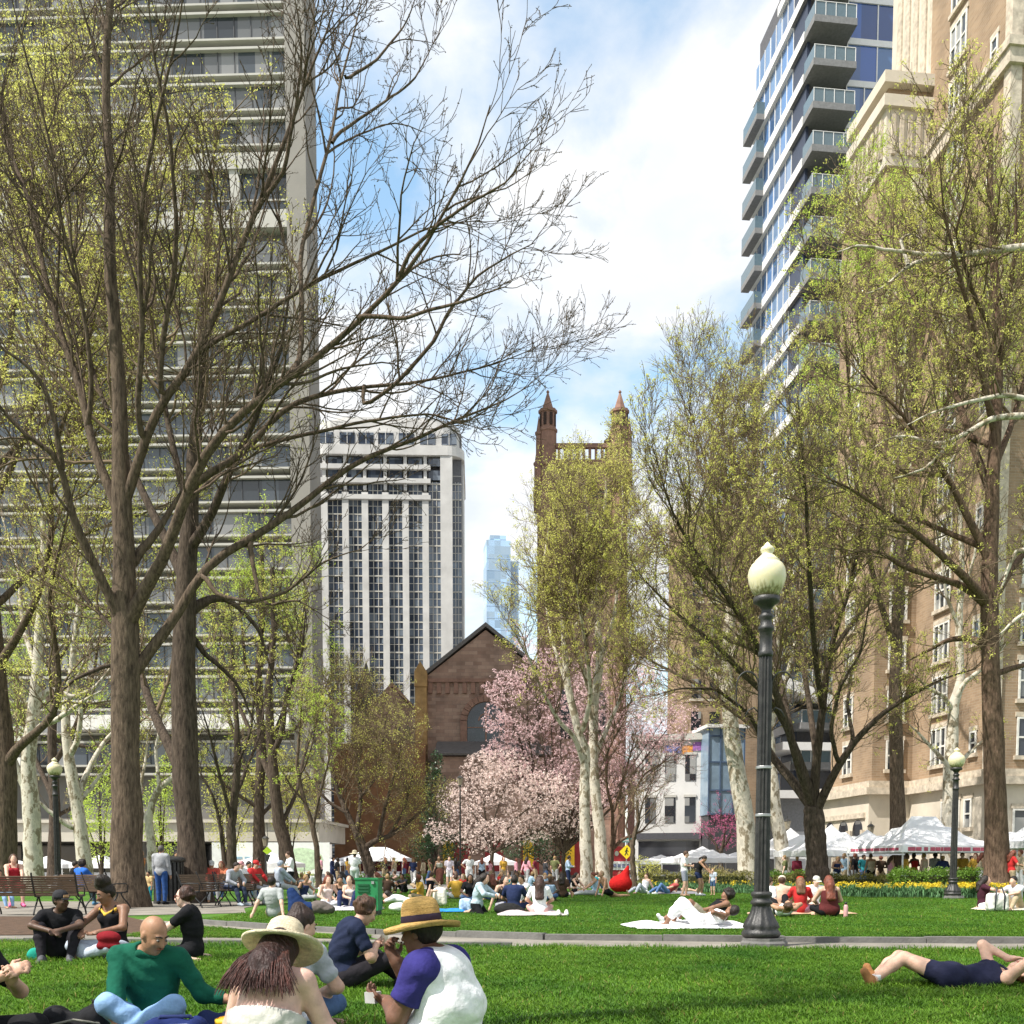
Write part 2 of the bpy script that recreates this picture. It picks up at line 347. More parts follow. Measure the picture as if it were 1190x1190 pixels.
M_WHT = mat('white_stone', (.56, .55, .53), .8, .16, .3, .1)
M_GL2 = glassmat('pane_glass', (.03, .04, .06), (.16, .19, .23), (.86, 50, 1.35), .4)
M_FRM = mat('pale_window_frame', (.5, .48, .43), .6)
def pier_tower():
    D = 190; c = P(538, 1008, D); b = thing('office_tower', 'white high-rise with tall stone piers and rounded parapet behind the church', 'building', (c.x, c.y, 0), R(2))
    s = D / FPX; X = lambda px: (px - 538) * s; Z = lambda py: P(595, py, D).z
    MB().box(-27, -.05, 1.3, 24, 0, Z(500)).build('wall', mat('tower_backing', (.16, .16, .17), .8), b)
    pc = [383.6, 407, 429, 452, 474.5, 497]
    for p in pc:
        MB().box(X(p - 3.6), X(p + 3.6), -.35, 1.3, 0, Z(574)).build('pier', M_WHT, b)
    MB().box(X(514), X(527.5), -.55, 1.3, 0, Z(531)).build('corner_pier', M_WHT, b)
    MB().box(-.35, 0.3, 2.4, 24, 0, Z(534)).build('side_wall', M_WHT, b)
    for p in pc: MB().box(X(p - 1.8), X(p + 1.8), -.2, 1.3, Z(574) + .5, Z(531)).build('upper_pier', M_WHT, b)
    edges = [(X(379) - .4, X(380))] + [(X(a + 3.6), X(c2 - 3.6)) for a, c2 in zip(pc[:-1], pc[1:])] + [(X(500.6), X(514)), (X(527.5), X(537.5))]
    for x0, x1 in edges[1:]:
        w = MB(); w.box(x0, x1, .35, 1.29, 0, Z(560), 0); z = 2.; n = 2 if x1 - x0 < 2.8 else 2
        while z < Z(562):
            w.box(x0, x1, .24, .34, z, z + .22, 1); w.box(x0, x1, .29, .34, z + 1.5, z + 1.6, 1); z += 2.72
        for k in range(1, 3): xx = x0 + (x1 - x0) * k / 3; w.box(xx - .06, xx + .06, .27, .34, 0, Z(560), 1)
        w.build('window_bay', [M_GL2, M_FRM], b)
    for py in (580, 561, 545): MB().box(-26, X(503), -.6, .3, Z(py) - .35, Z(py) + .45).build('ledge', M_WHT, b)
    def rounded(x0, x1, y0, y1, r, n=6):
        q = []
        for (cx, cy, a0) in ((x1 - r, y1 - r, 0), (x0 + r, y1 - r, 90), (x0 + r, y0 + r, 180), (x1 - r, y0 + r, 270)):
            q += [(cx + r * math.cos(R(a0 + 90 * k / n)), cy + r * math.sin(R(a0 + 90 * k / n))) for k in range(n + 1)]
        return q
    MB().prism(rounded(-27, .5, -.7, 24, 3), Z(531), Z(520), 0, 'z').build('cornice', M_WHT, b)
    MB().prism(rounded(-27, 0, -.2, 24, 3), Z(520), Z(503), 0, 'z').build('upper_wall', M_WHT, b)
    MB().prism(rounded(-26.5, -.4, .6, 24, 4), Z(503), Z(489), 0, 'z').build('parapet', M_WHT, b)
    MB().prism(rounded(-24.5, -2.4, 1.6, 22, 4), Z(489), Z(482), 0, 'z').build('penthouse', M_WHT, b)
    for px in (386, 410, 431, 453, 476, 500, 524):
        w = MB(); x = X(px); w.box(x - 1.35, x + 1.35, -.3, -.2, Z(518), Z(505), 0); w.box(x - .06, x + .06, -.36, -.3, Z(518), Z(505), 1); w.build('window', [M_GL2, M_WHT], b)
    w = MB()
    for k in range(5):
        for px in (407, 430, 452, 475): pass
    for x0, x1 in edges[1:7]:
        w = MB(); w.box(x0, x1, .1, .34, Z(558), Z(547), 0); w.box(x0, x1, .1, .34, Z(542), Z(533), 0); w.build('window', [M_GL2], b)
pier_tower()

def far_glass():
    c = P(582, 1008, 520); b = thing('glass_skyscraper', 'distant pale blue glass skyscraper between the white tower and the church tower', 'building', (c.x, c.y, 0), R(8))
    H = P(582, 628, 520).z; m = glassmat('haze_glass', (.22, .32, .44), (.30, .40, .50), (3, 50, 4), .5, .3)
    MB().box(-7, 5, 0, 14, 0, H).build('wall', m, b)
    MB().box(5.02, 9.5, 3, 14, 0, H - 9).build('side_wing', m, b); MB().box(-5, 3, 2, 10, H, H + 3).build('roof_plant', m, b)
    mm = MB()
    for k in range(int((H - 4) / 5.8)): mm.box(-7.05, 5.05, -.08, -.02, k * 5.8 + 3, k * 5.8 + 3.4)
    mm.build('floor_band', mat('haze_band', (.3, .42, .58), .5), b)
far_glass()

M_BRN = brickmat('brownstone', (.40, .28, .22), (.28, .18, .14), (.24, .18, .15), .9, .38, .35)
M_BRND = mat('brownstone_trim', (.25, .145, .108), .9, .25, 1.5, .3)
M_SLATE = mat('slate_roof', (.12, .11, .105), .7, .25, 2, .3, 12, stretch=(1, 1, 6))
M_OCHRE = mat('ochre_stone', (.36, .22, .09), .9, .3, 1.2)
M_STGL = glassmat('church_glass', (.012, .013, .018), (.03, .03, .035), (.6, 50, .6), .3)
def arch(x, z0, zs, r, n=14): return [(x - r, z0), (x + r, z0)] + [(x + r * math.cos(a), zs + r * math.sin(a)) for a in np.linspace(0, math.pi, n)]
def arch_ring(m, x, zs, r0, r1, y0, y1, n=14, mi=0):
    A = np.linspace(0, math.pi, n)
    for a, c in zip(A[:-1], A[1:]):
        q = [(x + r * math.cos(t), zs + r * math.sin(t)) for r, t in ((r0, a), (r1, a), (r1, c - .02), (r0, c - .02))]; m.prism(q, y0, y1, mi)
def church():
    D = 112; s = D / FPX; c = P(565, 1008, D); X = lambda px: (px - 565) * s; Z = lambda py: P(595, py, D).z
    b = thing('church', 'brownstone church with tall pinnacled corner tower behind the pink magnolia', 'church', (c.x, c.y, 0))
    hw = 6.5
    MB().prism([(-hw, 0), (hw, 0), (hw, Z(787)), (0, Z(732)), (-hw, Z(787))], 0, 30).build('nave_wall', M_BRN, b)
    m = MB()
    for sx in (-1, 1):
        m.prism([(sx * (hw + .5), Z(787) - .25), (0, Z(732) + .3), (0, Z(732) + .75), (sx * (hw + .6), Z(787) + .15)], -.35, 30.2)
    m.build('roof', M_SLATE, b)
    MB().box(-hw, hw, -.3, 0, Z(793), Z(789)).build('string_course', M_BRND, b)
    m = MB()
    for k in range(14): m.box(-hw + .3 + k * .92, -hw + .75 + k * .92, -.22, 0, Z(806), Z(793) - .02)
    m.build('corbel_table', M_BRND, b)
    w = MB(); w.prism(arch(0, Z(862), Z(838), 2.0), -.05, .02, 0)
    f = w.build('window', M_STGL, b)
    m = MB(); arch_ring(m, 0, Z(838), 2.05, 2.75, -.3, .05); m.box(-2.75, -2.05, -.28, .05, Z(862), Z(838)); m.box(2.05, 2.75, -.28, .05, Z(862), Z(838))
    m.build('frame', M_BRND, f)
    m = MB(); m.box(-.09, .09, -.16, -.06, Z(862), Z(820)); m.box(-2, 2, -.14, -.06, Z(846), Z(845)); arch_ring(m, 0, Z(838), .7, .85, -.15, -.06, 10); m.build('tracery', M_BRND, f)
    # porch with lean-to slate roof
    MB().box(X(512), X(640), -4, -.02, 0, Z(884)).build('porch_wall', M_BRN, b)
    MB().prism([(-4.5, Z(883)), (-.3, Z(864)), (-.3, Z(862)), (-4.6, Z(881))], X(509), X(640), 0, 'x').build('porch_roof', M_SLATE, b)
    for px in (538, 575, 615):
        d = MB(); d.prism(arch(X(px), .3, 2.9, .95), -4.12, -4.0); d.build('door', mat('red_door', (.30, .025, .03), .5, .2), b)
        m = MB(); arch_ring(m, X(px), 2.9, 1.0, 1.45, -4.25, -4.0); m.build('door_arch', M_BRND, b)
    MB().box(X(505), X(650), -6, -4.3, 0, .3).build('step', M_WALK, b)
    # buttress and its head, coloured ochre all over, and the low chapel at the left
    MB().box(X(485), X(498), -1.2, 2, 0, Z(785)).build('buttress', M_OCHRE, b)
    MB().box(X(484.4), X(498.5), -1.32, 1.9, Z(800), Z(783)).prism([(X(484.4), Z(783)), (X(498.5), Z(783)), (X(491), Z(771))], -1.32, 1.9).build('buttress_cap', M_OCHRE, b)
    MB().prism([(X(432), 0), (X(485), 0), (X(485), Z(828)), (X(459), Z(801)), (X(432), Z(828))], -.8, 20).build('chapel_wall', M_BRN, b)
    m = MB(); m.prism([(X(430), Z(829)), (X(459), Z(801) + .1), (X(459), Z(801) + .6), (X(429), Z(827))], -1.1, 20); m.prism([(X(487), Z(829)), (X(459), Z(801) + .1), (X(459), Z(801) + .6), (X(488), Z(827))], -1.1, 20); m.build('chapel_roof', M_BRND, b)
    for px in (468, 476): MB().prism(arch(X(px), Z(860), Z(848), .28), -.88, -.78).build('lancet_window', M_STGL, b)
    MB().box(X(395), X(498), -3, -.85, 0, Z(868)).build('cloister_wall', mat('orange_brown_stone', (.24, .12, .06), .9, .3, 1, .3), b)
    MB().box(X(405), X(428), 6, 8, 0, Z(800)).add([(X(403), 6, Z(800)), (X(430), 6, Z(800)), (X(430), 9, Z(800)), (X(403), 9, Z(800)), (X(417), 7.5, Z(752))], [(0, 1, 4), (1, 2, 4), (2, 3, 4), (3, 0, 4)]).build('spire', M_SLATE, b)
    # ---------------- tower
    x0, x1 = X(629), X(721); y0 = -1.5; y1 = y0 + (x1 - x0); zt = Z(542)
    MB().box(x0 + .3, x1 - .3, y0 + .3, y1 - .3, 0, zt).build('tower_shaft', M_BRN, b)
    for sx, sy in ((0, 0), (1, 0), (0, 1), (1, 1)):
        cx = x0 + .55 if not sx else x1 - .55; cy = y0 + .55 if not sy else y1 - .55
        m = MB(); m.lathe([(.9, 0), (.9, Z(548)), (1.05, Z(547)), (1.05, Z(544)), (.92, Z(542)), (.92, Z(508)), (1.02, Z(507)), (1.02, Z(504)), (.86, Z(503)), (.86, Z(486)), (1.0, Z(485)), (1.0, Z(482)), (.62, Z(481)), (.1, Z(462)), (.16, Z(461)), (.16, Z(460)), (.03, Z(458))], (cx, cy, 0), 8)
        tu = m.build('turret', M_BRND, b)
        m = MB()
        for k in range(8):
            a = R(45 * k + 22.5); d = np.array((math.cos(a), math.sin(a))); e = np.array((-d[1], d[0]))
            m.obox((cx + d[0] * .84, cy + d[1] * .84, Z(494)), (*e, 0), (*d, 0), (0, 0, 1), .16, .03, .62)
        m.build('louvre', mat('dark_louvre', (.04, .025, .02), .9), tu)
        m = MB(); ox = -1 if not sx else 1; oy = -1 if not sy else 1
        m.lathe([(.35, Z(570)), (.42, Z(545)), (.3, Z(540)), (.3, Z(512)), (.4, Z(511)), (.4, Z(508)), (.25, Z(507)), (.03, Z(490))], (cx + ox * .95, cy + oy * .3, 0), 6)
        m.build('pinnacle', M_BRND, tu)
    m = MB(); L2 = x1 - x0
    for (ax, ay, bx, by) in ((x0 + 1.4, y0 + .5, x1 - 1.4, y0 + .5), (x0 + 1.4, y1 - .5, x1 - 1.4, y1 - .5), (x0 + .5, y0 + 1.4, x0 + .5, y1 - 1.4), (x1 - .5, y0 + 1.4, x1 - .5, y1 - 1.4)):
        m.bar((ax, ay, Z(523)), (bx, by, Z(523)), .5, .45); m.bar((ax, ay, Z(541)), (bx, by, Z(541)), .55, .3)
        for k in range(9):
            t = (k + .5) / 9; m.box(ax + (bx - ax) * t - .14, ax + (bx - ax) * t + .14, ay + (by - ay) * t - .14, ay + (by - ay) * t + .14, Z(540), Z(525))
    m.build('balustrade', M_BRND, b)
    for z in (Z(548), Z(640), Z(760), Z(880)): MB().box(x0 + .1, x1 - .1, y0 + .1, y1 - .1, z, z + .5).build('string_course', M_BRND, b)
    for k in (-1, 1):
        xc = (x0 + x1) / 2 + k * 1.75; w = MB(); w.prism(arch(xc, Z(630), Z(585), 1.05), y0 + .18, y0 + .29); f = w.build('window', M_STGL, b)
        m = MB(); arch_ring(m, xc, Z(585), 1.08, 1.5, y0 + .05, y0 + .3); m.box(xc - 1.5, xc - 1.08, y0 + .07, y0 + .3, Z(630), Z(585)); m.box(xc + 1.08, xc + 1.5, y0 + .07, y0 + .3, Z(630), Z(585))
        for q in range(14): m.bar((xc - 1, y0 + .1, Z(630) + .3 + q * .42), (xc + 1, y0 + .1, Z(630) + .3 + q * .42), .12, .1)
        m.build('frame', M_BRND, f)
        MB().prism(arch(xc, Z(860), Z(810), .7), y0 + .2, y0 + .29).build('lancet_window', M_STGL, b)
    d = MB(); d.prism(arch((x0 + x1) / 2 - 1, .3, 3.3, 1.4), y0 + .15, y0 + .28); d.build('door', MATS['red_door'], b)
    for px, y, h in ((524, -4.6, 3.9), (613, -4.6, 3.9), (660, -2.2, 3.6)):
        bn = thing('banner', {524: 'yellow hanging banner on the church left of the red doors', 613: 'yellow hanging banner on the church porch beside the white tent', 660: 'yellow hanging banner at the foot of the church tower'}[px], 'banner', (c.x + X(px), c.y + y, 0), 0, 'yellow church banners')
        q = MB(); q.box(-.55, .55, 0, .04, 1.1, h, 0); q.build('cloth', mat('yellow_cloth', (.75, .48, .03), .8), bn)
        MB().tube([(-.75, .02, h + .05), (.75, .02, h + .05)], .04).build('rod', M_MUL, bn)
church()

# ---- glass tower on the right
AX = Vector((-.1175, .9931, 0)); BX = Vector((.9931, .1175, 0)); RZ = math.atan2(.1175, .9931)
M_BLUE = glassmat('blue_curtain_glass', (.02, .06, .20), (.07, .15, .32), (1.9, 1.9, 4.07), .5, .04, 1.0)
M_BLUE2 = glassmat('pale_blue_glass', (.06, .12, .24), (.16, .25, .40), (1.7, 1.7, 4.07), .5, .05, 1.0)
M_BAL = mat('balcony_glass', (.10, .15, .175), .08, .1, spec=.8)
M_SOF = mat('grey_soffit', (.20, .20, .20), .85)
M_WSL = mat('white_slab', (.72, .71, .69), .7, .05)
def glass_tower():
    c = P(920, 1008, 110); b = thing('glass_tower', 'blue glass apartment tower with white bands and corner balconies at upper right', 'building', (c.x, c.y, 0), RZ)
    fh = 4.07; n = 25; Dp = 15.0
    MB().box(.3, 30, .3, 8.8, 0, n * fh + 2).box(.3, 30, 8.8, Dp - .3, 0, 95.5).build('core', mat('tower_core', (.1, .1, .11), .8), b)
    for k in range(n):
        z = k * fh + 4
        w = MB(); w.box(4.2, 30, .02, .28, z, z + fh - .6, 0)
        x = 4.2
        while x < 30: w.box(x, x + .12, -.06, .02, z, z + fh - .6, 1); x += 1.9 if random.random() < .5 else 3.2
        w.build('window', [M_BLUE, M_WSL], b)
        yf = Dp if z < 92 else 7.5
        w = MB(); w.box(.02, .28, 3.6, yf, z, z + fh - .6, 0); y = 3.6
        while y < yf: w.box(-.05, .02, y, y + .1, z, z + fh - .6, 1); y += 1.7
        w.build('side_window', [M_BLUE2, M_WSL], b)
        MB().box(4.2, 30, -.12, .3, z - .6, z).build('floor_band', M_WSL, b)
        MB().box(-.38, .3, -.02, yf, z - .72, z + .22).build('side_band', M_WSL, b)
        m = MB(); m.box(-.36, 4.1, -2.6, 3.6, z - .75, z - .1); s = m.build('balcony', M_SOF, b)
        m = MB(); m.box(-.3, 4.0, -2.55, -2.5, z - .1, z + 1.15); m.box(-.3, -.25, -2.5, -.05, z - .1, z + 1.15); m.box(3.95, 4.0, -2.5, 0, z - .1, z + 1.15); r = m.build('railing', M_BAL, s)
        m = MB()
        for q in range(5): m.box(-.28 + q * 1.06, -.22 + q * 1.06, -2.6, -2.56, z - .1, z + 1.18)
        m.box(-.3, 4.0, -2.6, -2.5, z + 1.15, z + 1.2); m.build('post', M_WSL, r)
        if k < 21:
            m = MB(); m.box(-1.3, -.36, Dp - 4, Dp + .5, z - .7, z - .1); s = m.build('side_balcony', M_SOF, b)
            m = MB(); m.box(-1.28, -1.22, Dp - 4, Dp + .5, z - .1, z + 1.15); m.box(-1.22, -.36, Dp - 4, Dp - 3.94, z - .1, z + 1.15); m.build('railing', M_BAL, s)
    MB().box(-.02, .28, -.02, 3.55, 0, n * fh).build('corner_wall', mat('navy_recess', (.035, .045, .075), .4), b)
    m = MB(); m.box(-3.5, 12, -4, 4, 8.2, 9.0); m.box(-2.5, 11, -3.2, 4, 13.2, 14.0); m.prism([(-4, 20), (9, 15.5), (9, 16.6), (-4, 21.1)], -3.5, 3); m.build('entrance_canopy', M_WSL, b)
    m = MB(); m.box(-3, 11.5, -3, -.4, 0, 8.2); m.build('lobby_wall', mat('lobby_grey', (.25, .26, .28), .4), b)
glass_tower()

M_TAN = brickmat('tan_brick', (.37, .265, .175), (.30, .21, .135), (.38, .31, .24), .5, .16, .25)
M_LIME = mat('limestone', (.56, .50, .41), .85, .12, .7, .2, 8)
M_LIMD = mat('carved_limestone', (.50, .43, .34), .9, .3, 3, .6, 6)
M_GL3 = glassmat('sash_glass', (.02, .024, .03), (.28, .28, .27), (.75, .75, 1.0), .45)
M_SASH = mat('white_sash', (.70, .68, .63), .6)
def hotel():
    o = P(1146, 1008, 60); b = thing('brick_hotel', 'tan brick apartment hotel with limestone base and tall paired windows at right', 'building', (o.x, o.y, 0), RZ)
    # local x = along the front to the right, local y = away along the street
    Hn = 72
    MB().box(0, 34, 0, 8.95, 6.8, Hn).build('wall', M_TAN, b)                      # near block
    MB().box(-2.8, 34, 8.96, 13.5, 6.8, 50.4).box(-2.8, 34, 13.5, 15.4, 6.8, 45).build('mid_wall', M_TAN, b)
    MB().box(-3.0, 4, 13.52, 15.7, 45, 45.8).build('stepped_coping', M_LIME, b)              # block projecting to the left
    m = MB(); m.box(-.25, 34.2, -.25, 8.65, 0, 5.9); m.box(-3.1, 34.2, 8.65, 16.2, 0, 5.9); m.build('limestone_base', M_LIME, b)
    m = MB(); m.box(-.7, 34.6, -.7, 8.2, 5.9, 6.35); m.box(-3.5, 34.6, 8.2, 16.6, 5.9, 6.35)
    m.box(-.4, 34.4, -.4, 8.5, 6.35, 6.8); m.box(-3.2, 34.4, 8.5, 16.4, 6.35, 6.8); m.build('base_cornice', M_LIMD, b)
    nwin = [0]
    def win(face, u, z, w, h, d=0.0, n=2, arched=False):
        """face 'f': plane y=d facing the camera, u along x; face 's': plane x=d facing left, u along y"""
        nwin[0] += 1
        m = MB(); fr = MB(); e = .05
        def bx(mb, u0, u1, q0, q1, z0, z1, mi=0):
            if face == 'f': mb.box(u0, u1, d - q1, d - q0, z0, z1, mi)
            else: mb.box(d - q1, d - q0, u0, u1, z0, z1, mi)
        bx(m, u - w / 2, u + w / 2, -.1, .03, z, z + h)
        g = m.build('window', M_GL3, b)
        for x in np.linspace(u - w / 2, u + w / 2, n + 1): bx(fr, x - .06, x + .06, .03, .1, z, z + h)
        bx(fr, u - w / 2 - .06, u + w / 2 + .06, .03, .1, z + h, z + h + .1); bx(fr, u - w / 2, u + w / 2, .03, .09, z + h / 2 - .05, z + h / 2 + .05)
        fr.build('frame', M_SASH, g)
        sl = MB(); bx(sl, u - w / 2 - .2, u + w / 2 + .2, 0, .2, z - .25, z - .02); bx(sl, u - w / 2 - .15, u + w / 2 + .15, 0, .08, z + h + .12, z + h + .4); sl.build('sill', M_LIMD, g)
    fl = 3.25; z = 7.6; k = 0
    while z < 66:
        if z < 40 or k % 1 == 0:
            for u in ((2.6, 7.2) if k > 0 else (2.6, 7.2)): win('f', u, z, 1.9, 2.1)
        win('s', 5.6, z, 1.7, 2.2, 0, 3)
        if z < 45 and not 35 < z < 44:
            win('f', -1.3, z, 1.1, 1.8, 8.9, 2)
            win('s', 12.6, z, 1.3, 1.9, -2.8, 2)
        if k % 2 == 0: win('s', 1.7, z + .3, .6, 1.2, 0, 1)
        z += fl; k += 1
    for u in (2.6, 7.2): win('f', u, 1.2, 2.4, 3.2, -.25, 3)
    for y in (1.6, 2.9, 4.2): win('s', y, 3.5, .7, 1.6, -.25, 1)
    for y in (10.2, 12.4, 14.6):
        w = MB(); w.prism([(q[0], q[1]) for q in arch(y, .8, 3.6, .72)], -3.14, -3.08, 0, 'x'); g = w.build('arched_window', M_GL3, b)
        m = MB(); m.box(-3.3, -3.1, y - 1.05, y - .75, .4, 3.6); m.box(-3.3, -3.1, y + .75, y + 1.05, .4, 3.6); m.box(-3.26, -3.1, y - 1.1, y + 1.1, 4.4, 4.75); m.build('surround', M_LIMD, g)
    # quoin strips, upper loggia, carved parapets
    m = MB(); m.box(-.12, .55, -.12, .55, 6.8, Hn); m.build('corner_strip', M_LIMD, b)
    m = MB(); m.box(-3.0, 4, 8.7, 13.7, 45.6, 49.0); m.box(-3.3, 4, 8.4, 13.9, 49.0, 49.7); m.box(-3.3, 4, 8.4, 13.9, 50.4, 51.1); m.build('frieze', M_LIME, b)
    m = MB()
    for k in range(7): m.box(-2.7 + k * .55, -2.45 + k * .55, 8.52, 8.68, 46.2, 48.6)
    for k in range(8): m.box(-3.16, -3.02, 9.1 + k * .6, 9.4 + k * .6, 46.2, 48.6)
    m.build('fluting', M_LIMD, b)
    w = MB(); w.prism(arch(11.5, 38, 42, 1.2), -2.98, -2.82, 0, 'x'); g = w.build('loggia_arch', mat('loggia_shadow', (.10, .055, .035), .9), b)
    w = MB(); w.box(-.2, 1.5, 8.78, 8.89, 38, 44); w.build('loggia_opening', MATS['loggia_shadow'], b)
    m = MB(); m.box(-2.9, 2, 8.35, 8.85, 36.6, 37.2); m.box(-2.9, 2, 8.35, 8.85, 38.4, 38.7)
    for k in range(11): m.box(-2.8 + k * .45, -2.6 + k * .45, 8.45, 8.7, 37.2, 38.4)
    m.box(-1.2, -.3, 8.4, 8.88, 39, 45); m.build('loggia_balustrade', M_LIME, b)
    m = MB(); m.box(.6, 4, 9.2, 15.5, 50.6, 66); m.box(.2, 4, 9.0, 16, 66, 67); m.build('upper_block', M_LIME, b)
    m = MB()
    for k in range(5): m.box(.48, .6, 9.6 + k * 1.1, 10.2 + k * 1.1, 52, 65)
    for k in range(4): m.box(.7 + k * .5, 1.0 + k * .5, 9.08, 9.2, 52, 65)
    m.build('carved_panel', M_LIMD, b)
    m = MB(); m.box(-.5, 34, -.5, 9, 46.2, 46.7); m.box(-.35, 34, -.35, 8.8, 45.4, 46.2); m.build('belt_course', M_LIMD, b)
hotel()

def mid_brick():
    c = P(792, 1008, 104); b = thing('brick_block', 'narrow tan brick block with blue bay seen between trees left of the lamp', 'building', (c.x, c.y, 0), RZ)
    MB().box(0, 8, 0, 6, 0, 36).build('wall', M_TAN, b)
    for k in range(10):
        for x in (1.3, 3.2):
            w = MB(); w.box(x - .5, x + .5, -.1, .02, 2 + k * 3.2, 3.9 + k * 3.2); g = w.build('window', M_GL3, b)
            MB().box(x - .7, x + .7, -.2, 0, 1.75 + k * 3.2, 1.97 + k * 3.2).build('sill', M_LIME, g)
    MB().box(-.2, 8.2, -.3, 6.2, 36, 37).build('cornice', M_LIME, b)
    c = P(822, 1008, 96); b = thing('blue_glass_pavilion', 'small two storey blue glazed bay between the sycamore trunks', 'building', (c.x, c.y, 0), RZ)
    MB().box(0, 3.4, 0, 4, 6, 14).build('wall', mat('blue_panel', (.21, .29, .37), .25, .2, .8, spec=.8), b)
    m = MB()
    for z in (6, 8.2, 10.8, 13.2): m.box(-.06, 3.46, -.08, 0, z, z + .14)
    for x in (0, 1.1, 2.3, 3.4): m.box(x - .06, x + .06, -.1, -.02, 6, 14)
    m.build('frame', mat('navy_frame', (.07, .11, .18), .5), b)
    MB().box(.1, 3.3, .2, 4, 0, 5.98).build('ground_floor', M_MUL, b)
    MB().box(-.3, 3.8, -.4, 4.5, 14, 14.3).build('roof', M_WSL, b)
mid_brick()
def shop():
    D = 100; c = P(737, 1008, D); s = D / FPX
    b = thing('white_shop', 'low white shop building with dark windows right of the church tower', 'building', (c.x, c.y, 0), R(-14))
    MB().box(0, 6.6, 0, 5, 0, 13.2).build('wall', M_WHT, b); MB().box(-.2, 6.8, -.4, 5.2, 13.2, 13.8).build('cornice', M_LEDGE, b)
    for z in (5.4, 9.4):
        for x in (1.0, 2.9, 4.8):
            w = MB(); w.box(x, x + 1, -.08, .05, z, z + 2.4); g = w.build('window', M_GL3, b); MB().box(x - .1, x + 1.1, -.14, -.02, z + 2.42, z + 2.65).build('lintel', M_LEDGE, g)
    MB().box(.4, 6.2, -.1, .05, .3, 3.6).build('shop_front', M_GLD, b)
    mm = MB()
    for k, (x0, x1, z0, z1) in enumerate(((3.6, 4.4, 12.0, 13.0), (4.5, 5.5, 11.9, 12.7), (5.5, 6.4, 12.2, 13.0), (2.7, 3.5, 12.1, 12.8))): mm.box(x0, x1, -.10, -.02, z0, z1, k % 3)
    mm.build('mural', [mat('mural_blue', (.1, .15, .4), .7, .5, 4), mat('mural_orange', (.6, .25, .05), .7, .5, 4), mat('mural_violet', (.25, .1, .3), .7, .5, 4)], b)
    MB().box(.2, 6.4, -.5, -.02, 3.8, 4.4).build('fascia', mat('fascia_dark', (.06, .06, .07), .6), b)
    D = 150; c = P(700, 1008, D)
    b = thing('rowhouse', 'plain red brick rowhouse glimpsed beyond the white shop', 'building', (c.x + 6, c.y, 0), R(5))
    MB().box(0, 16, 0, 12, 0, 17).build('wall', brickmat('red_brick', (.25, .10, .07), (.2, .08, .06), (.2, .15, .13), .5, .16), b); MB().box(-.2, 16.2, -.3, 12, 17, 17.6).build('cornice', M_LEDGE, b)
    for z in (5, 9, 13):
        for x in range(1, 15, 3): MB().box(x, x + 1.2, -.08, .05, z, z + 2).build('window', M_GL3, b)
shop()
# ================================================================== TREES
def barkmat(name, c1, c2, sy=False):
    if name in MATS: return MATS[name]
    m = bpy.data.materials.new(name); m.use_nodes = True; MATS[name] = m
    t = m.node_tree; N = t.nodes.new; L = t.links.new; b = t.nodes['Principled BSDF']; b.inputs['Roughness'].default_value = .95; b.inputs['Specular IOR Level'].default_value = .15
    tc = N('ShaderNodeTexCoord'); mp = N('ShaderNodeMapping'); mp.inputs['Scale'].default_value = (1, 1, .55) if sy else (1, 1, .22); L(tc.outputs['Object'], mp.inputs[0])
    no = N('ShaderNodeTexNoise'); no.inputs['Scale'].default_value = 3.0 if sy else 14; no.inputs['Detail'].default_value = 6; no.inputs['Roughness'].default_value = .65; L(mp.outputs[0], no.inputs['Vector'])
    rp = N('ShaderNodeValToRGB'); e = rp.color_ramp.elements
    e[0].position = .44 if sy else .32; e[0].color = (*c1, 1); e[1].position = .5 if sy else .66; e[1].color = (*c2, 1)
    if sy: k = e.new(.62); k.color = (*(np.array(c2) * .72), 1)
    L(no.outputs['Fac'], rp.inputs[0]); L(rp.outputs[0], b.inputs['Base Color'])
    bp = N('ShaderNodeBump'); bp.inputs['Strength'].default_value = .25 if sy else .9; bp.inputs['Distance'].default_value = .03 if sy else .07; L(no.outputs['Fac'], bp.inputs['Height']); L(bp.outputs[0], b.inputs['Normal'])
    return m
B_BROWN = barkmat('grey_brown_bark', (.042, .031, .023), (.175, .13, .092))
B_DARK = barkmat('dark_bark', (.032, .024, .019), (.125, .095, .072))
B_RED = barkmat('reddish_bark', (.06, .038, .027), (.21, .14, .098))
B_SYC = barkmat('sycamore_bark', (.24, .20, .14), (.60, .55, .46), True)
B_TWIG = mat('tan_twig', (.16, .115, .07), .9, .25, 3)
L_CHART = leafmat('chartreuse_leaf', (.68, .68, .17), .3, .5)
L_LIME = leafmat('lime_leaf', (.54, .68, .12), .3, .5)
L_OLIVE = leafmat('olive_bud', (.60, .52, .27), .3, .4)
L_BUD = leafmat('grey_bud', (.13, .10, .06), .3, .1)
L_DKGRN = leafmat('evergreen_leaf', (.035, .07, .028), .5, .1, .35)
L_PINK = leafmat('pink_petal', (.88, .62, .63), .22, .35)
L_CREAM = leafmat('cream_petal', (.86, .71, .66), .16, .3)
L_REDBUD = leafmat('magenta_bud', (.55, .16, .30), .3)

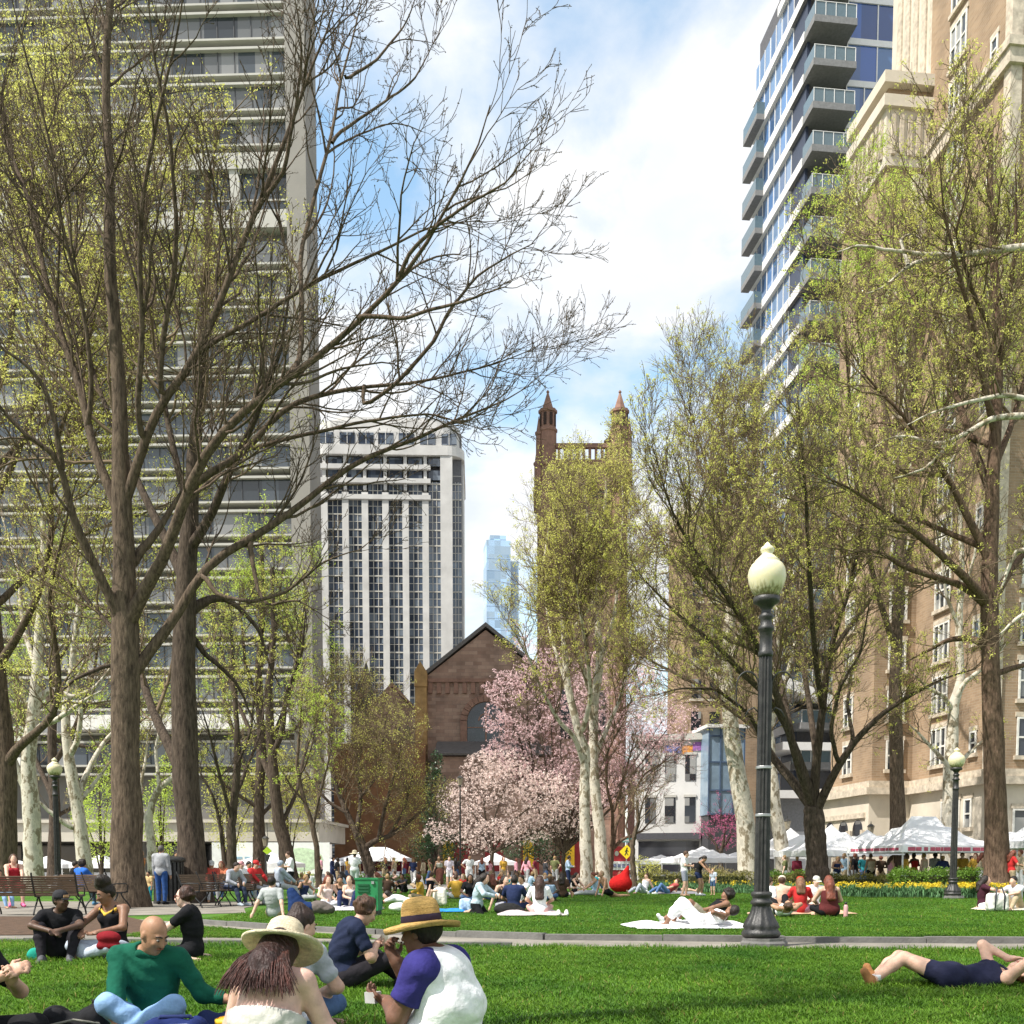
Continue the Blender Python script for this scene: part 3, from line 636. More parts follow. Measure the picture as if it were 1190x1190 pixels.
def resample(pts, n):
    pts = np.asarray(pts, float); d = np.r_[0, np.cumsum(np.linalg.norm(np.diff(pts[:, :3], axis=0), axis=1))]
    t = np.linspace(0, d[-1], n); return np.stack([np.interp(t, d, pts[:, i]) for i in range(pts.shape[1])], 1)
def smooth(q, k=2):
    q = q.copy()
    for _ in range(k): q[1:-1] = .25 * q[:-2] + .5 * q[1:-1] + .25 * q[2:]
    return q
def tubes(Pp, Rr, sides):
    """Pp [B,n,3], Rr [B,n] -> verts, quads"""
    B, n, _ = Pp.shape
    T = np.gradient(Pp, axis=1); T /= np.linalg.norm(T, axis=2, keepdims=True) + 1e-9
    ref = np.where(np.abs(T[:, :1, 2:3]) > .75, np.array([[[.97, .13, .21]]]), np.array([[[.13, .21, .97]]]))
    X = np.cross(T, np.broadcast_to(ref, T.shape)); X /= np.linalg.norm(X, axis=2, keepdims=True) + 1e-9; Y = np.cross(T, X)
    a = np.linspace(0, 2 * math.pi, sides, endpoint=False)
    V = Pp[:, :, None] + Rr[:, :, None, None] * (np.cos(a)[None, None, :, None] * X[:, :, None] + np.sin(a)[None, None, :, None] * Y[:, :, None])
    i = np.arange(n - 1)[:, None]; j = np.arange(sides)[None]
    q = np.stack([i * sides + j, i * sides + (j + 1) % sides, (i + 1) * sides + (j + 1) % sides, (i + 1) * sides + j], -1).reshape(-1, 4)
    Q = (np.arange(B)[:, None, None] * n * sides + q[None]).reshape(-1, 4)
    return V.reshape(-1, 3), Q
def grow(rg, Pp, Rp, dens, L, ang=(.5, 1.0), up=.15, wander=.22, n=6, rk=.013, tmin=.2, rmin=.006, tip=2, lmax=None):
    B, m, _ = Pp.shape
    ln = np.linalg.norm(np.diff(Pp, axis=1), axis=2).sum(1)
    cnt = np.maximum(1, np.round(ln * dens * rg.uniform(.75, 1.25, B))).astype(int)
    idx = np.repeat(np.arange(B), cnt); t = tmin + (1 - tmin) * rg.uniform(0, 1, len(idx)) ** .85
    if tip: idx = np.r_[idx, np.repeat(np.arange(B), tip)]; t = np.r_[t, np.full(B * tip, .985)]
    f = t * (m - 1); i0 = np.clip(f.astype(int), 0, m - 2); w = (f - i0)[:, None]
    p = Pp[idx, i0] * (1 - w) + Pp[idx, i0 + 1] * w; d = Pp[idx, i0 + 1] - Pp[idx, i0]; d /= np.linalg.norm(d, axis=1, keepdims=True) + 1e-9
    r = Rp[idx, i0] * (1 - w[:, 0]) + Rp[idx, i0 + 1] * w[:, 0]
    q = rg.normal(0, 1, d.shape); q -= (q * d).sum(1, keepdims=True) * d; q /= np.linalg.norm(q, axis=1, keepdims=True) + 1e-9
    a = rg.uniform(*ang, len(idx)); a[t > .98] *= .55; a = a[:, None]
    d = np.cos(a) * d + np.sin(a) * q; d[:, 2] += up; d /= np.linalg.norm(d, axis=1, keepdims=True)
    l = L * rg.uniform(.55, 1.25, len(idx)) * np.clip(ln[idx] / np.median(ln), .5, 1.4) * (1.1 - .45 * t)
    r0 = np.maximum(np.minimum(r * .72, rk * l + .004), rmin)
    out = [p]; cur = p
    for s in range(n - 1):
        d = d + rg.normal(0, wander, d.shape); d[:, 2] += up * .35; d /= np.linalg.norm(d, axis=1, keepdims=True)
        cur = cur + d * (l / (n - 1))[:, None]; out.append(cur)
    Q = np.stack(out, 1); Rr = np.maximum(r0[:, None] * np.linspace(1, .35, n)[None], rmin * .75)
    return Q, Rr
def leaves(rg, Tw, per, size, spread=.06, tmin=.3):
    """small bent leaf faces scattered along the twigs"""
    B, n, _ = Tw.shape
    if size > .07:
        C = int(B * per / 7) + 1; idx = rg.integers(0, B, C); q = Tw[idx, -1] * .8 + Tw[idx, -2] * .2; k = rg.integers(3, 12, C); p = np.repeat(q, k, 0); return leafquads(rg, p + rg.normal(0, spread * .9, p.shape), size)
    N = int(B * per); idx = rg.integers(0, B, N); f = (tmin + (1 - tmin) * rg.uniform(0, 1, N)) * (n - 1); i0 = np.clip(f.astype(int), 0, n - 2); w = (f - i0)[:, None]
    p = Tw[idx, i0] * (1 - w) + Tw[idx, i0 + 1] * w + rg.normal(0, spread, (N, 3))
    return leafquads(rg, p, size)
def leafquads(rg, p, size, upb=.0):
    N = len(p); u = rg.normal(0, 1, (N, 3)); u[:, 2] += upb; u /= np.linalg.norm(u, axis=1, keepdims=True); v = rg.normal(0, 1, (N, 3)); v -= (v * u).sum(1, keepdims=True) * u; v /= np.linalg.norm(v, axis=1, keepdims=True)
    s = (size * rg.uniform(.55, 1.35, N))[:, None]; k = .42
    nn = np.cross(u, v)
    V = np.stack([p - u * s * .5, p + v * s * k * .5 + nn * s * .08, p + u * s * .5, p - v * s * k * .5 + nn * s * .08], 1).reshape(-1, 3)
    return V, np.arange(4 * N).reshape(-1, 4)
def emit(name, groups, m, parent, sm=True):
    vs, qs, o = [], [], 0
    for V, Q in groups: vs.append(V); qs.append(Q + o); o += len(V)
    if vs: return npmesh(name, np.concatenate(vs), quads=np.concatenate(qs), mats=[m], smooth=sm, parent=parent)
def make_tree(name, label, D, trunk, limbs, bark, leaf=None, seed=1, crown=dict(), drift=.5, group='trees of the park', cat='tree', leaf2=None, bark2=None):
    """trunk / limbs: outlines read off as (px, py, radius px) at distance D; every limb leaves the picture plane by its own amount"""
    rg = np.random.default_rng(seed); k = 1 / ppm(D)
    base = P(trunk[0][0], HZ, D); base.z = 0; b0 = np.array(base)
    t = thing(name, label, cat, base, 0, group)
    def w3(l, sl, y0=0.):
        q = np.array([[*P(a[0], a[1], D), a[2] * k] for a in l]); x = np.r_[0, np.cumsum(np.hypot(*np.diff(q[:, [0, 2]], axis=0).T))]
        off = y0 + sl * x; q2 = np.array([[*P(a[0], a[1], D + o), a[2] * k] for a, o in zip(l, off)]); q2[:, :3] -= b0
        return q2
    tr = w3(trunk, 0); tr[0, 2] = -.05
    fl = np.array([[*(tr[0, :3] + (tr[1, :3] - tr[0, :3]) * .0), tr[0, 3] * 1.45], [*(tr[0, :3] + (tr[1, :3] - tr[0, :3]) * .12), tr[0, 3] * 1.12]])
    tr = np.concatenate([fl, tr[1:]]); tq = resample(tr, 30); tq[:, :3] += np.where(np.linspace(0, 1, 30)[:, None] > .05, rg.normal(0, .004, (30, 3)) * 3, 0)
    G0 = [tubes(tq[None, :, :3], tq[None, :, 3] * (1 + rg.normal(0, .03, (1, 30))), 14)]
    LP, LR = [], []; known = [(a[0], a[1], 0.) for a in resample(np.array(trunk, float), 40)]
    def w3(l, sl, y0=0.):
        l = [tuple(a) for a in l]
        if sl:
            kd = np.array(known); dd = np.hypot(kd[:, 0] - l[0][0], kd[:, 1] - l[0][1]); j = int(dd.argmin()); y0 = kd[j, 2]
            if 2 < dd[j] < 60: l = [(kd[j, 0], kd[j, 1], l[0][2])] + l
        q = np.array([[*P(a[0], a[1], D), a[2] * k] for a in l]); x = np.r_[0, np.cumsum(np.hypot(*np.diff(q[:, [0, 2]], axis=0).T))]
        off = y0 + sl * x; q2 = np.array([[*P(a[0], a[1], D + o), a[2] * k] for a, o in zip(l, off)]); q2[:, :3] -= b0
        if sl: known.extend(resample(np.array([[a[0], a[1], o] for a, o in zip(l, off)]), 24)[2:].tolist())
        return q2
    for i, l in enumerate(limbs):
        sl = drift * (rg.uniform(.25, 1) * (1 if rg.random() < .5 else -1)); q = smooth(resample(w3(l, sl), 22), 1)
        q[1:, :3] += rg.normal(0, .018, (21, 3)).cumsum(0) * (.5 if D > 20 else .2)
        LP.append(q[:, :3]); LR.append(np.maximum(q[:, 3] * (.82 if seed == 3 else .78 if seed == 33 else .9) * (1 - .28 * np.linspace(0, 1, 22) ** .5 - .42 * np.linspace(0, 1, 22) ** 5), .012))
    up0 = tq[int(len(tq) * .55):]; q = resample(up0, 22); LPx = LP + ([q[:, :3]] if crown.get('top', True) else [])
    LRx = LR + ([q[:, 3]] if crown.get('top', True) else [])
    if LP: G0.append(tubes(np.array(LP), np.array(LR), 8))
    emit('trunk', G0, bark, t)
    c = dict(d1=1.3, L1=2.6, d2=2.4, L2=1.3, d3=4, L3=.55, a1=(.5, 1.05), up=.16, wander=.15, rmin=.0095, per=0, size=.06, spread=.05, tmin=.22)
    c.update(crown)
    Pp, Rp = np.array(LPx), np.array(LRx); DN = c.get('dn', 1.08 if seed == 3 else (1.55 if seed == 33 else 1.5 if seed in (34, 37, 20) else (1.7 if seed in (21, 22) else 1.35)))
    for q in ('d1', 'd2', 'd3'): c[q] *= DN
    c['per'] *= c.get('lf', 3.0 if seed in (20, 61, 62, 33, 34, 37, 31, 32, 35) else (2.0 if seed == 3 else (1.7 if seed in (21, 22) else 2.6)))
    b1 = grow(rg, Pp, Rp, c['d1'], c['L1'], c['a1'], c['up'], c['wander'], 9, .0125, c['tmin'], .010)
    b2 = grow(rg, *b1, c['d2'], c['L2'], (.45, .95), c['up'], c['wander'], 6, .011, .15, .008)
    G1 = [tubes(*b1, 5), tubes(*b2, 4)]; tw = b2
    if c['d3']: tw = grow(rg, *b2, c['d3'], c['L3'], (.4, .9), c['up'], .18, 4, .01, .15, c['rmin'], 1); G1.append(tubes(*tw, 3))
    emit('branches', G1, bark if seed in (3, 15, 16) else B_TWIG, t)
    if leaf and c['per']:
        gs = [leaves(rg, tw[0], c['per'], c['size'], c['spread'])]
        emit('crown', gs, leaf, t, False)
    if leaf2: emit('crown', [leaves(rg, tw[0], c.get('per2', .5), c['size'] * .8, c['spread'])], leaf2, t, False)
    print('TREE', name, D, len(b1[0]), len(b2[0]), len(tw[0]), int(len(tw[0]) * c['per']))
    return t

def trees():
    # --- the big bare tree, left
    T = [(150, 1058, 19), (148, 1000, 18), (146, 900, 16.5), (145, 800, 15.5), (146, 730, 15), (144, 640, 11.5), (143, 580, 11), (140, 520, 9), (139, 470, 8), (135, 400, 7), (128, 300, 6), (127, 200, 5), (122, 100, 4.4), (128, 0, 4), (132, -90, 3)]
    Ls = [
        [(142, 735, 9), (134, 709, 8), (101, 642, 7), (84, 602, 6.4), (72, 545, 5.6), (65, 528, 5), (20, 501, 4), (0, 472, 3.5), (-40, 440, 3)],
        [(72, 545, 4.5), (66, 500, 4), (52, 450, 3.4), (30, 420, 3), (0, 400, 2.4), (-50, 350, 2)],
        [(141, 605, 8), (138, 592, 7.6), (114, 541, 7), (101, 494, 6.4), (96, 460, 6), (81, 420, 5.6), (72, 400, 5.4), (50, 323, 5), (30, 222, 4.4), (7, 178, 4), (0, 124, 3.4), (-20, 50, 2.8)],
        [(104, 490, 4), (107, 440, 3.6), (104, 400, 3.2), (92, 330, 3), (70, 250, 2.6), (60, 170, 2.2), (30, 60, 2), (10, -20, 1.6)],
        [(150, 722, 11), (163, 690, 9.5), (188, 655, 9), (202, 612, 8.4), (218, 565, 7.6), (242, 518, 7), (292, 464, 6.4), (323, 447, 6), (350, 427, 5.6), (380, 401, 5), (418, 367, 4.6), (463, 325, 4), (501, 268, 3.6), (520, 227, 3), (558, 163, 2.4), (567, 117, 1.9)],
        [(152, 660, 8), (165, 640, 7.4), (190, 612, 6.4), (212, 575, 6)],
        [(147, 590, 8), (154, 560, 7.4), (161, 534, 7), (175, 494, 6.6), (188, 464, 6.4), (215, 437, 6), (232, 405, 5.6), (259, 346, 5.2), (279, 289, 5), (302, 238, 4.4), (336, 158, 3.8), (356, 97, 3), (386, 33, 2.4), (400, -30, 2)],
        [(152, 800, 9), (161, 783, 9), (171, 756, 8.6), (192, 739, 8.2), (215, 702, 7.6), (235, 665, 7.2), (255, 645, 7), (289, 632, 6.6), (323, 608, 6.2), (350, 590, 5.6), (390, 554, 5), (434, 531, 4.6), (484, 514, 4), (535, 487, 3.4), (582, 474, 3), (612, 453, 2)],
        [(218, 565, 6.4), (235, 555, 6), (286, 524, 5.6), (313, 491, 5.2), (336, 467, 4.8), (376, 457, 4), (420, 448, 3.4), (470, 445, 3), (520, 435, 2.6), (577, 420, 2.2), (615, 405, 1.8)],
        [(420, 475, 3), (456, 450, 3.4), (509, 390, 3.2), (516, 367, 3), (554, 318, 2.6), (592, 295, 2.2), (620, 280, 1.8)],
        [(350, 430, 4), (352, 350, 3.6), (350, 290, 3.4), (365, 242, 3.2), (388, 159, 3), (399, 95, 2.6), (414, 38, 2.2), (426, -10, 2)],
        [(463, 325, 3), (480, 290, 2.6), (510, 262, 2.4), (545, 240, 2), (590, 215, 1.6), (620, 180, 1.2)],
        [(163, 520, 5), (160, 460, 4.6), (165, 400, 4.4), (162, 303, 4), (168, 218, 3.4), (182, 134, 3), (208, 34, 2.4), (215, -40, 2)],
        [(185, 466, 4.4), (188, 400, 4.2), (205, 303, 4), (202, 202, 3.4), (195, 134, 3), (178, 67, 2.4), (170, -10, 2)],
        [(302, 238, 3.4), (330, 200, 3), (345, 120, 2.6), (352, 60, 2.2), (340, -10, 1.6)],
        [(235, 665, 4), (250, 690, 3.6), (290, 700, 3.2), (330, 690, 2.8), (380, 650, 2.2), (420, 640, 1.6)],
        [(289, 632, 4), (300, 690, 3), (310, 705, 2.6), (345, 700, 2), (375, 720, 1.4)],
        [(232, 405, 3.6), (300, 370, 3.2), (360, 330, 2.8), (430, 300, 2.4), (505, 262, 2), (560, 255, 1.4)],
        [(286, 524, 3.6), (350, 505, 3), (420, 490, 2.6), (500, 480, 2), (560, 500, 1.4)],
        [(399, 95, 2.2), (440, 70, 2), (470, 30, 1.6), (490, -20, 1.2)], [(388, 159, 2.4), (430, 130, 2), (480, 95, 1.7), (510, 40, 1.3)],
        [(418, 367, 3), (470, 370, 2.6), (540, 350, 2.2), (590, 335, 1.7)],
    ]
    make_tree('bare_tree', 'tall bare deciduous tree with wide spreading limbs, its thick brown trunk left of the lawn', 28.3, T, Ls, B_BROWN, L_BUD, 3,
              dict(d1=1.5, L1=2.3, d2=2.3, L2=1.0, d3=3.0, L3=.45, per=1.6, size=.05, rmin=.0085, spread=.015, a1=(.4, .85), up=.12, wander=.12), .38)
    T = [(226, 1050, 17), (222, 980, 15.5), (216, 900, 15), (213, 800, 14), (215, 720, 12.5), (218, 660, 11), (221, 600, 9), (226, 520, 7), (232, 450, 6), (236, 380, 5), (240, 300, 4), (243, 200, 3)]
    Ls = [[(221, 925, 9), (212, 900, 9), (198, 868, 8), (180, 835, 7), (168, 800, 6.4), (160, 770, 5.4), (130, 730, 4.6), (95, 690, 4), (60, 660, 3), (20, 640, 2)],
          [(217, 715, 8), (232, 702, 7.6), (246, 694, 6), (265, 695, 5), (277, 706, 4), (300, 730, 3), (310, 770, 2.4), (325, 800, 1.6)],
          [(217, 680, 8), (200, 640, 7), (178, 600, 6), (150, 540, 5), (120, 470, 4), (90, 380, 3.4), (70, 290, 2.8), (60, 180, 2)],
          [(220, 640, 8), (245, 600, 6.5), (270, 540, 5.4), (300, 480, 4.6), (330, 400, 3.6), (340, 330, 3)],
          [(222, 600, 6), (205, 540, 5), (190, 470, 4), (180, 380, 3.4), (150, 290, 3), (140, 180, 2)],
          [(160, 770, 4), (120, 775, 3.4), (85, 790, 2.8), (50, 820, 2)], [(216, 730, 5), (240, 760, 4), (275, 790, 3), (300, 840, 2.2)]]
    make_tree('leafing_tree', 'dark trunked tree with a low forked left limb just right of the big bare tree', 32, T, Ls, B_DARK, L_CHART, 5,
              dict(d1=1.4, L1=3.2, d2=2.2, L2=1.3, d3=3, L3=.6, per=1.7, size=.085, spread=.09), .7)
    T = [(2, 1018, 15), (4, 960, 14), (6, 900, 13), (4, 860, 12), (-2, 800, 10), (-8, 720, 9), (-15, 600, 7), (-20, 480, 6), (-30, 340, 5)]
    Ls = [[(6, 890, 8), (20, 868, 6.6), (45, 850, 5.6), (62, 832, 5), (70, 800, 4.4), (68, 760, 3.8), (55, 700, 3.2), (75, 620, 2.6), (90, 560, 2)],
          [(-4, 780, 7), (20, 740, 5.5), (45, 690, 4.6), (60, 620, 4), (55, 540, 3.4), (85, 450, 2.8), (100, 360, 2.2), (120, 280, 1.8)],
          [(-15, 600, 5), (20, 530, 4.4), (50, 440, 3.6), (55, 350, 3), (40, 260, 2.6), (65, 160, 2), (80, 80, 1.6)],
          [(-20, 500, 5), (10, 420, 4), (20, 320, 3.4), (20, 220, 2.8), (0, 110, 2), (30, 20, 1.6)], [(0, 700, 5), (40, 660, 4), (100, 620, 3), (160, 600, 2.4), (210, 580, 1.6)],
          [(-18, 560, 5), (40, 500, 4), (110, 440, 3), (170, 390, 2.4), (220, 340, 1.6)]]
    make_tree('leafing_tree', 'brown trunked tree with fresh yellow-green leaves cut by the left edge', 40, T, Ls, B_BROWN, L_CHART, 8,
              dict(d1=1.3, L1=3.4, d2=2.0, L2=1.5, d3=2.8, L3=.7, per=2.2, size=.10, spread=.12), .6)
    # --- white sycamores at the left
    make_tree('sycamore', 'white barked sycamore with leaning double trunk near the left edge', 47, [(40, 1022, 11), (38, 985, 10), (36, 930, 9.5), (32, 895, 9), (36, 850, 7.5), (42, 800, 6.5), (45, 740, 5), (52, 670, 4), (50, 600, 3)],
              [[(35, 925, 7), (26, 905, 6.6), (16, 885, 6), (8, 850, 5), (-10, 800, 4)], [(42, 815, 5), (60, 800, 4.4), (85, 812, 4), (110, 800, 3), (140, 760, 2)], [(43, 780, 4), (25, 730, 3.4), (20, 660, 2.6), (0, 600, 2)], [(36, 850, 5), (62, 838, 4), (100, 812, 3), (118, 803, 2)]],
              B_SYC, L_OLIVE, 12, dict(d1=.8, L1=2.6, d2=1.6, L2=1.2, d3=2.4, L3=.6, per=.8, size=.09), .5)
    make_tree('sycamore', 'white barked sycamore with curving pale limbs behind the left lamp post', 50, [(100, 1014, 8.5), (95, 975, 7.6), (89, 935, 7), (83, 900, 6.4), (78, 868, 5.6), (76, 830, 5), (82, 790, 4), (90, 720, 3), (95, 640, 2.4)],
              [[(88, 930, 5), (99, 900, 4.2), (108, 880, 4), (118, 862, 3.4), (136, 842, 2.6), (160, 830, 1.8)], [(86, 962, 4.4), (70, 952, 4), (55, 940, 3.4), (40, 925, 2.6)], [(80, 880, 4.4), (92, 860, 4), (95, 820, 3.4), (90, 790, 3), (110, 740, 2)], [(90, 935, 3.4), (118, 900, 2.8), (132, 880, 2.2)]],
              B_SYC, L_OLIVE, 13, dict(d1=.8, L1=2.4, d2=1.6, L2=1.1, d3=2.2, L3=.6, per=.6, size=.09), .5)
    make_tree('sycamore', 'pale limbed sycamore between the two dark trunks at left', 52, [(178, 1012, 6), (176, 980, 5), (172, 955, 4.6), (176, 935, 4.2), (186, 915, 3.6), (205, 900, 3), (226, 893, 2.4)],
              [[(172, 955, 3.6), (160, 930, 3), (168, 890, 2.6), (172, 850, 2)], [(186, 915, 3), (180, 870, 2.4), (190, 820, 1.8)]], B_SYC, L_CHART, 14, dict(d1=1, L1=2, d2=1.8, L2=1.0, d3=2.4, L3=.5, per=2, size=.1, spread=.1), .4)
    # --- saplings
    make_tree('sapling', 'slender dark young tree with upswept twigs right of the trash can', 50, [(269, 1015, 5.6), (269, 961, 5), (276, 891, 4), (275, 834, 3), (270, 780, 2), (268, 720, 1.2)],
              [[(270, 955, 3), (255, 900, 2.6), (245, 860, 2), (230, 810, 1.2)], [(272, 930, 3), (290, 885, 2.4), (305, 850, 2), (310, 800, 1.2)], [(276, 890, 2.4), (292, 850, 2), (298, 790, 1.2)], [(262, 1012, 3.4), (258, 970, 3), (250, 930, 2.4), (225, 880, 1.4)]], B_DARK, L_CHART, 15,
              dict(d1=1.6, L1=1.6, d2=2.4, L2=.8, d3=2, L3=.4, per=1.0, size=.09), .5)
    make_tree('bare_tree', 'medium bare tree with a leaning trunk in front of the white banner', 58, [(338, 1012, 9), (331, 980, 8), (324, 955, 7.4), (319, 911, 6.4), (314, 860, 5.4), (312, 800, 4.4), (318, 740, 3), (316, 660, 2)],
              [[(319, 912, 4.6), (305, 880, 4), (292, 850, 3.6), (270, 800, 2.6), (255, 740, 1.6)], [(316, 880, 4.4), (328, 850, 4), (330, 810, 3.4), (350, 760, 2.4), (355, 700, 1.6)], [(326, 960, 3.6), (345, 920, 3), (352, 880, 2.4), (370, 830, 1.6)]], B_DARK, L_CHART, 16,
              dict(d1=1.3, L1=2.2, d2=2, L2=1.1, d3=2.6, L3=.5, per=1.3, size=.1), .6)
    make_tree('sapling', 'thin pale stemmed young tree left of the twisted tree', 55, [(371, 1022, 3.6), (368, 985, 3.2), (362, 955, 2.8), (352, 925, 2.4), (345, 890, 2), (348, 850, 1.4), (352, 800, 1)],
              [[(364, 962, 2), (372, 920, 1.8), (382, 880, 1.4), (388, 840, 1)], [(356, 935, 1.8), (340, 915, 1.6), (325, 890, 1.2)], [(350, 900, 1.6), (362, 870, 1.2), (372, 820, .9)]], B_BROWN, L_LIME, 17,
              dict(d1=1.8, L1=1.6, d2=2.6, L2=.8, d3=2, L3=.4, per=1.8, size=.1, spread=.08), .4)
    # --- low twisted tree
    make_tree('twisted_tree', 'low spreading tree with crooked dark limbs and bright willowy leaves beside the white tent', 62, [(434, 1021, 7), (428, 1003, 6.6), (422, 987, 6.4), (416, 970, 5)],
              [[(420, 985, 5), (413, 965, 4.6), (401, 940, 4), (390, 912, 3.4), (382, 880, 2.6), (384, 840, 2), (390, 800, 1.4)], [(424, 985, 4.6), (438, 976, 4.2), (452, 972, 3.6), (475, 954, 3), (500, 933, 2)], [(414, 966, 3.6), (420, 930, 3), (415, 890, 2.6), (425, 850, 2), (420, 800, 1.4)],
               [(404, 945, 3), (385, 935, 2.4), (365, 915, 1.8), (350, 890, 1.2)], [(440, 975, 3), (448, 940, 2.6), (460, 900, 2), (470, 860, 1.4)], [(416, 930, 2.4), (440, 900, 2), (445, 860, 1.4), (450, 830, 1)], [(452, 970, 2.2), (470, 940, 2), (480, 900, 1.4)]],
              B_DARK, L_CHART, 20, dict(d1=2.2, L1=2.4, d2=2.6, L2=1.2, d3=3, L3=.5, per=.55, per2=.4, size=.085, spread=.12, up=.10, wander=.30), .5, leaf2=L_OLIVE)
    # --- sycamores in front of the church tower
    make_tree('sycamore', 'white trunked sycamore in front of the church tower, left of its pair', 57, [(683, 1027, 7.2), (680, 970, 6.4), (679, 910, 6), (681, 873, 5.4), (672, 850, 5), (660, 800, 4), (655, 740, 3), (650, 670, 2.4)],
              [[(679, 890, 4), (668, 855, 3.6), (650, 838, 3), (630, 800, 2.4), (615, 760, 1.8), (590, 720, 1.2)], [(676, 855, 4), (688, 810, 3.4), (680, 740, 2.8), (668, 660, 2), (665, 590, 1.4)], [(660, 800, 3), (640, 740, 2.4), (630, 670, 1.8), (640, 600, 1.2)], [(655, 745, 2.6), (690, 700, 2), (700, 640, 1.6)]],
              B_SYC, L_CHART, 21, dict(d1=1.3, L1=2.8, d2=2.0, L2=1.4, d3=2.6, L3=.6, per=2.6, size=.095, spread=.1), .6, leaf2=L_OLIVE)
    make_tree('sycamore', 'white trunked sycamore in front of the church tower, right of its pair', 59, [(701, 1026, 7.4), (697, 968, 6.6), (692, 919, 6), (689, 883, 5.6), (690, 823, 5), (697, 770, 4.4), (694, 700, 3.4), (700, 620, 2.6), (705, 560, 1.8)],
              [[(690, 880, 4), (705, 850, 3.4), (722, 810, 2.8), (735, 750, 2.2), (742, 680, 1.6)], [(691, 820, 4), (676, 770, 3.4), (660, 720, 2.8), (648, 640, 2), (645, 570, 1.4)], [(697, 770, 3.4), (714, 720, 2.8), (722, 650, 2.2), (725, 580, 1.6), (716, 520, 1.1)], [(695, 720, 3), (680, 660, 2.4), (682, 590, 1.8), (670, 540, 1.2)]],
              B_SYC, L_CHART, 22, dict(d1=1.5, L1=2.6, d2=2.2, L2=1.3, d3=2.8, L3=.6, per=2.6, size=.095, spread=.1), .6, leaf2=L_OLIVE)
    make_tree('bare_tree', 'thin many-stemmed bare tree with arching twigs right of the sycamore pair', 60, [(707, 1020, 4), (710, 990, 3.6), (713, 970, 3.4)],
              [[(712, 985, 3), (716, 955, 3), (733, 930, 2.4), (747, 900, 2), (770, 885, 1.4), (790, 880, 1)], [(712, 975, 2.8), (712, 940, 2.6), (704, 910, 2.2), (706, 870, 1.6), (730, 830, 1.2)], [(709, 990, 2.8), (722, 975, 2.4), (745, 965, 1.8), (765, 945, 1.2)], [(713, 945, 2.2), (730, 890, 1.8), (740, 850, 1.2)]],
              B_RED, L_REDBUD, 23, dict(d1=1.6, L1=2.0, d2=2, L2=1, d3=2, L3=.5, per=.25, size=.07), .6)
    make_tree('bare_tree', 'pale forked young tree just right of the yellow crossing sign', 52, [(738, 1027, 3.4), (735, 1000, 3), (735, 980, 2.8), (742, 955, 2.2), (740, 930, 1.6)],
              [[(735, 985, 2.2), (742, 955, 1.8), (748, 930, 1.4), (760, 905, 1)], [(735, 990, 2), (728, 960, 1.6), (734, 935, 1.2)]], B_BROWN, L_OLIVE, 24, dict(d1=1.4, L1=1.4, d2=1.6, L2=.7, d3=0, per=1, size=.07), .4)
    # --- trees behind and right of the lamp
    make_tree('sycamore', 'tall pale sycamore trunk rising just left of the lamp post', 50, [(871, 1012, 11.5), (867, 955, 10.5), (857, 900, 10), (850, 854, 9.4), (847, 819, 8.4), (845, 770, 7), (850, 700, 5.6), (848, 620, 4.4), (840, 540, 3)],
              [[(847, 820, 6), (836, 790, 5), (810, 772, 4), (780, 760, 3.2), (760, 730, 2.4), (740, 690, 1.6)], [(846, 780, 5), (862, 730, 4.4), (868, 660, 3.6), (880, 590, 2.8), (885, 520, 2)], [(850, 700, 4), (826, 650, 3.4), (800, 590, 2.6), (790, 530, 1.8)], [(849, 640, 3.6), (860, 580, 3), (850, 520, 2.2), (855, 470, 1.5)]],
              B_SYC, L_CHART, 31, dict(d1=1.1, L1=2.6, d2=1.9, L2=1.3, d3=2.6, L3=.6, per=2.4, size=.085, spread=.08), .6)
    make_tree('sycamore', 'leaning mottled trunk among the white tents right of the lamp post', 56, [(912, 1004, 9), (907, 975, 8.2), (901, 945, 7.6), (896, 900, 7), (893, 850, 6), (898, 790, 5), (905, 720, 4), (900, 650, 3)],
              [[(894, 850, 4), (910, 800, 3.4), (925, 740, 2.8), (930, 660, 2)], [(898, 790, 3.6), (885, 740, 3), (880, 670, 2.2), (870, 600, 1.5)], [(903, 730, 3), (915, 670, 2.4), (925, 600, 1.6)]], B_SYC, L_CHART, 32,
              dict(d1=1, L1=2.6, d2=1.9, L2=1.3, d3=2.4, L3=.6, per=1.6, size=.09, spread=.08), .6)
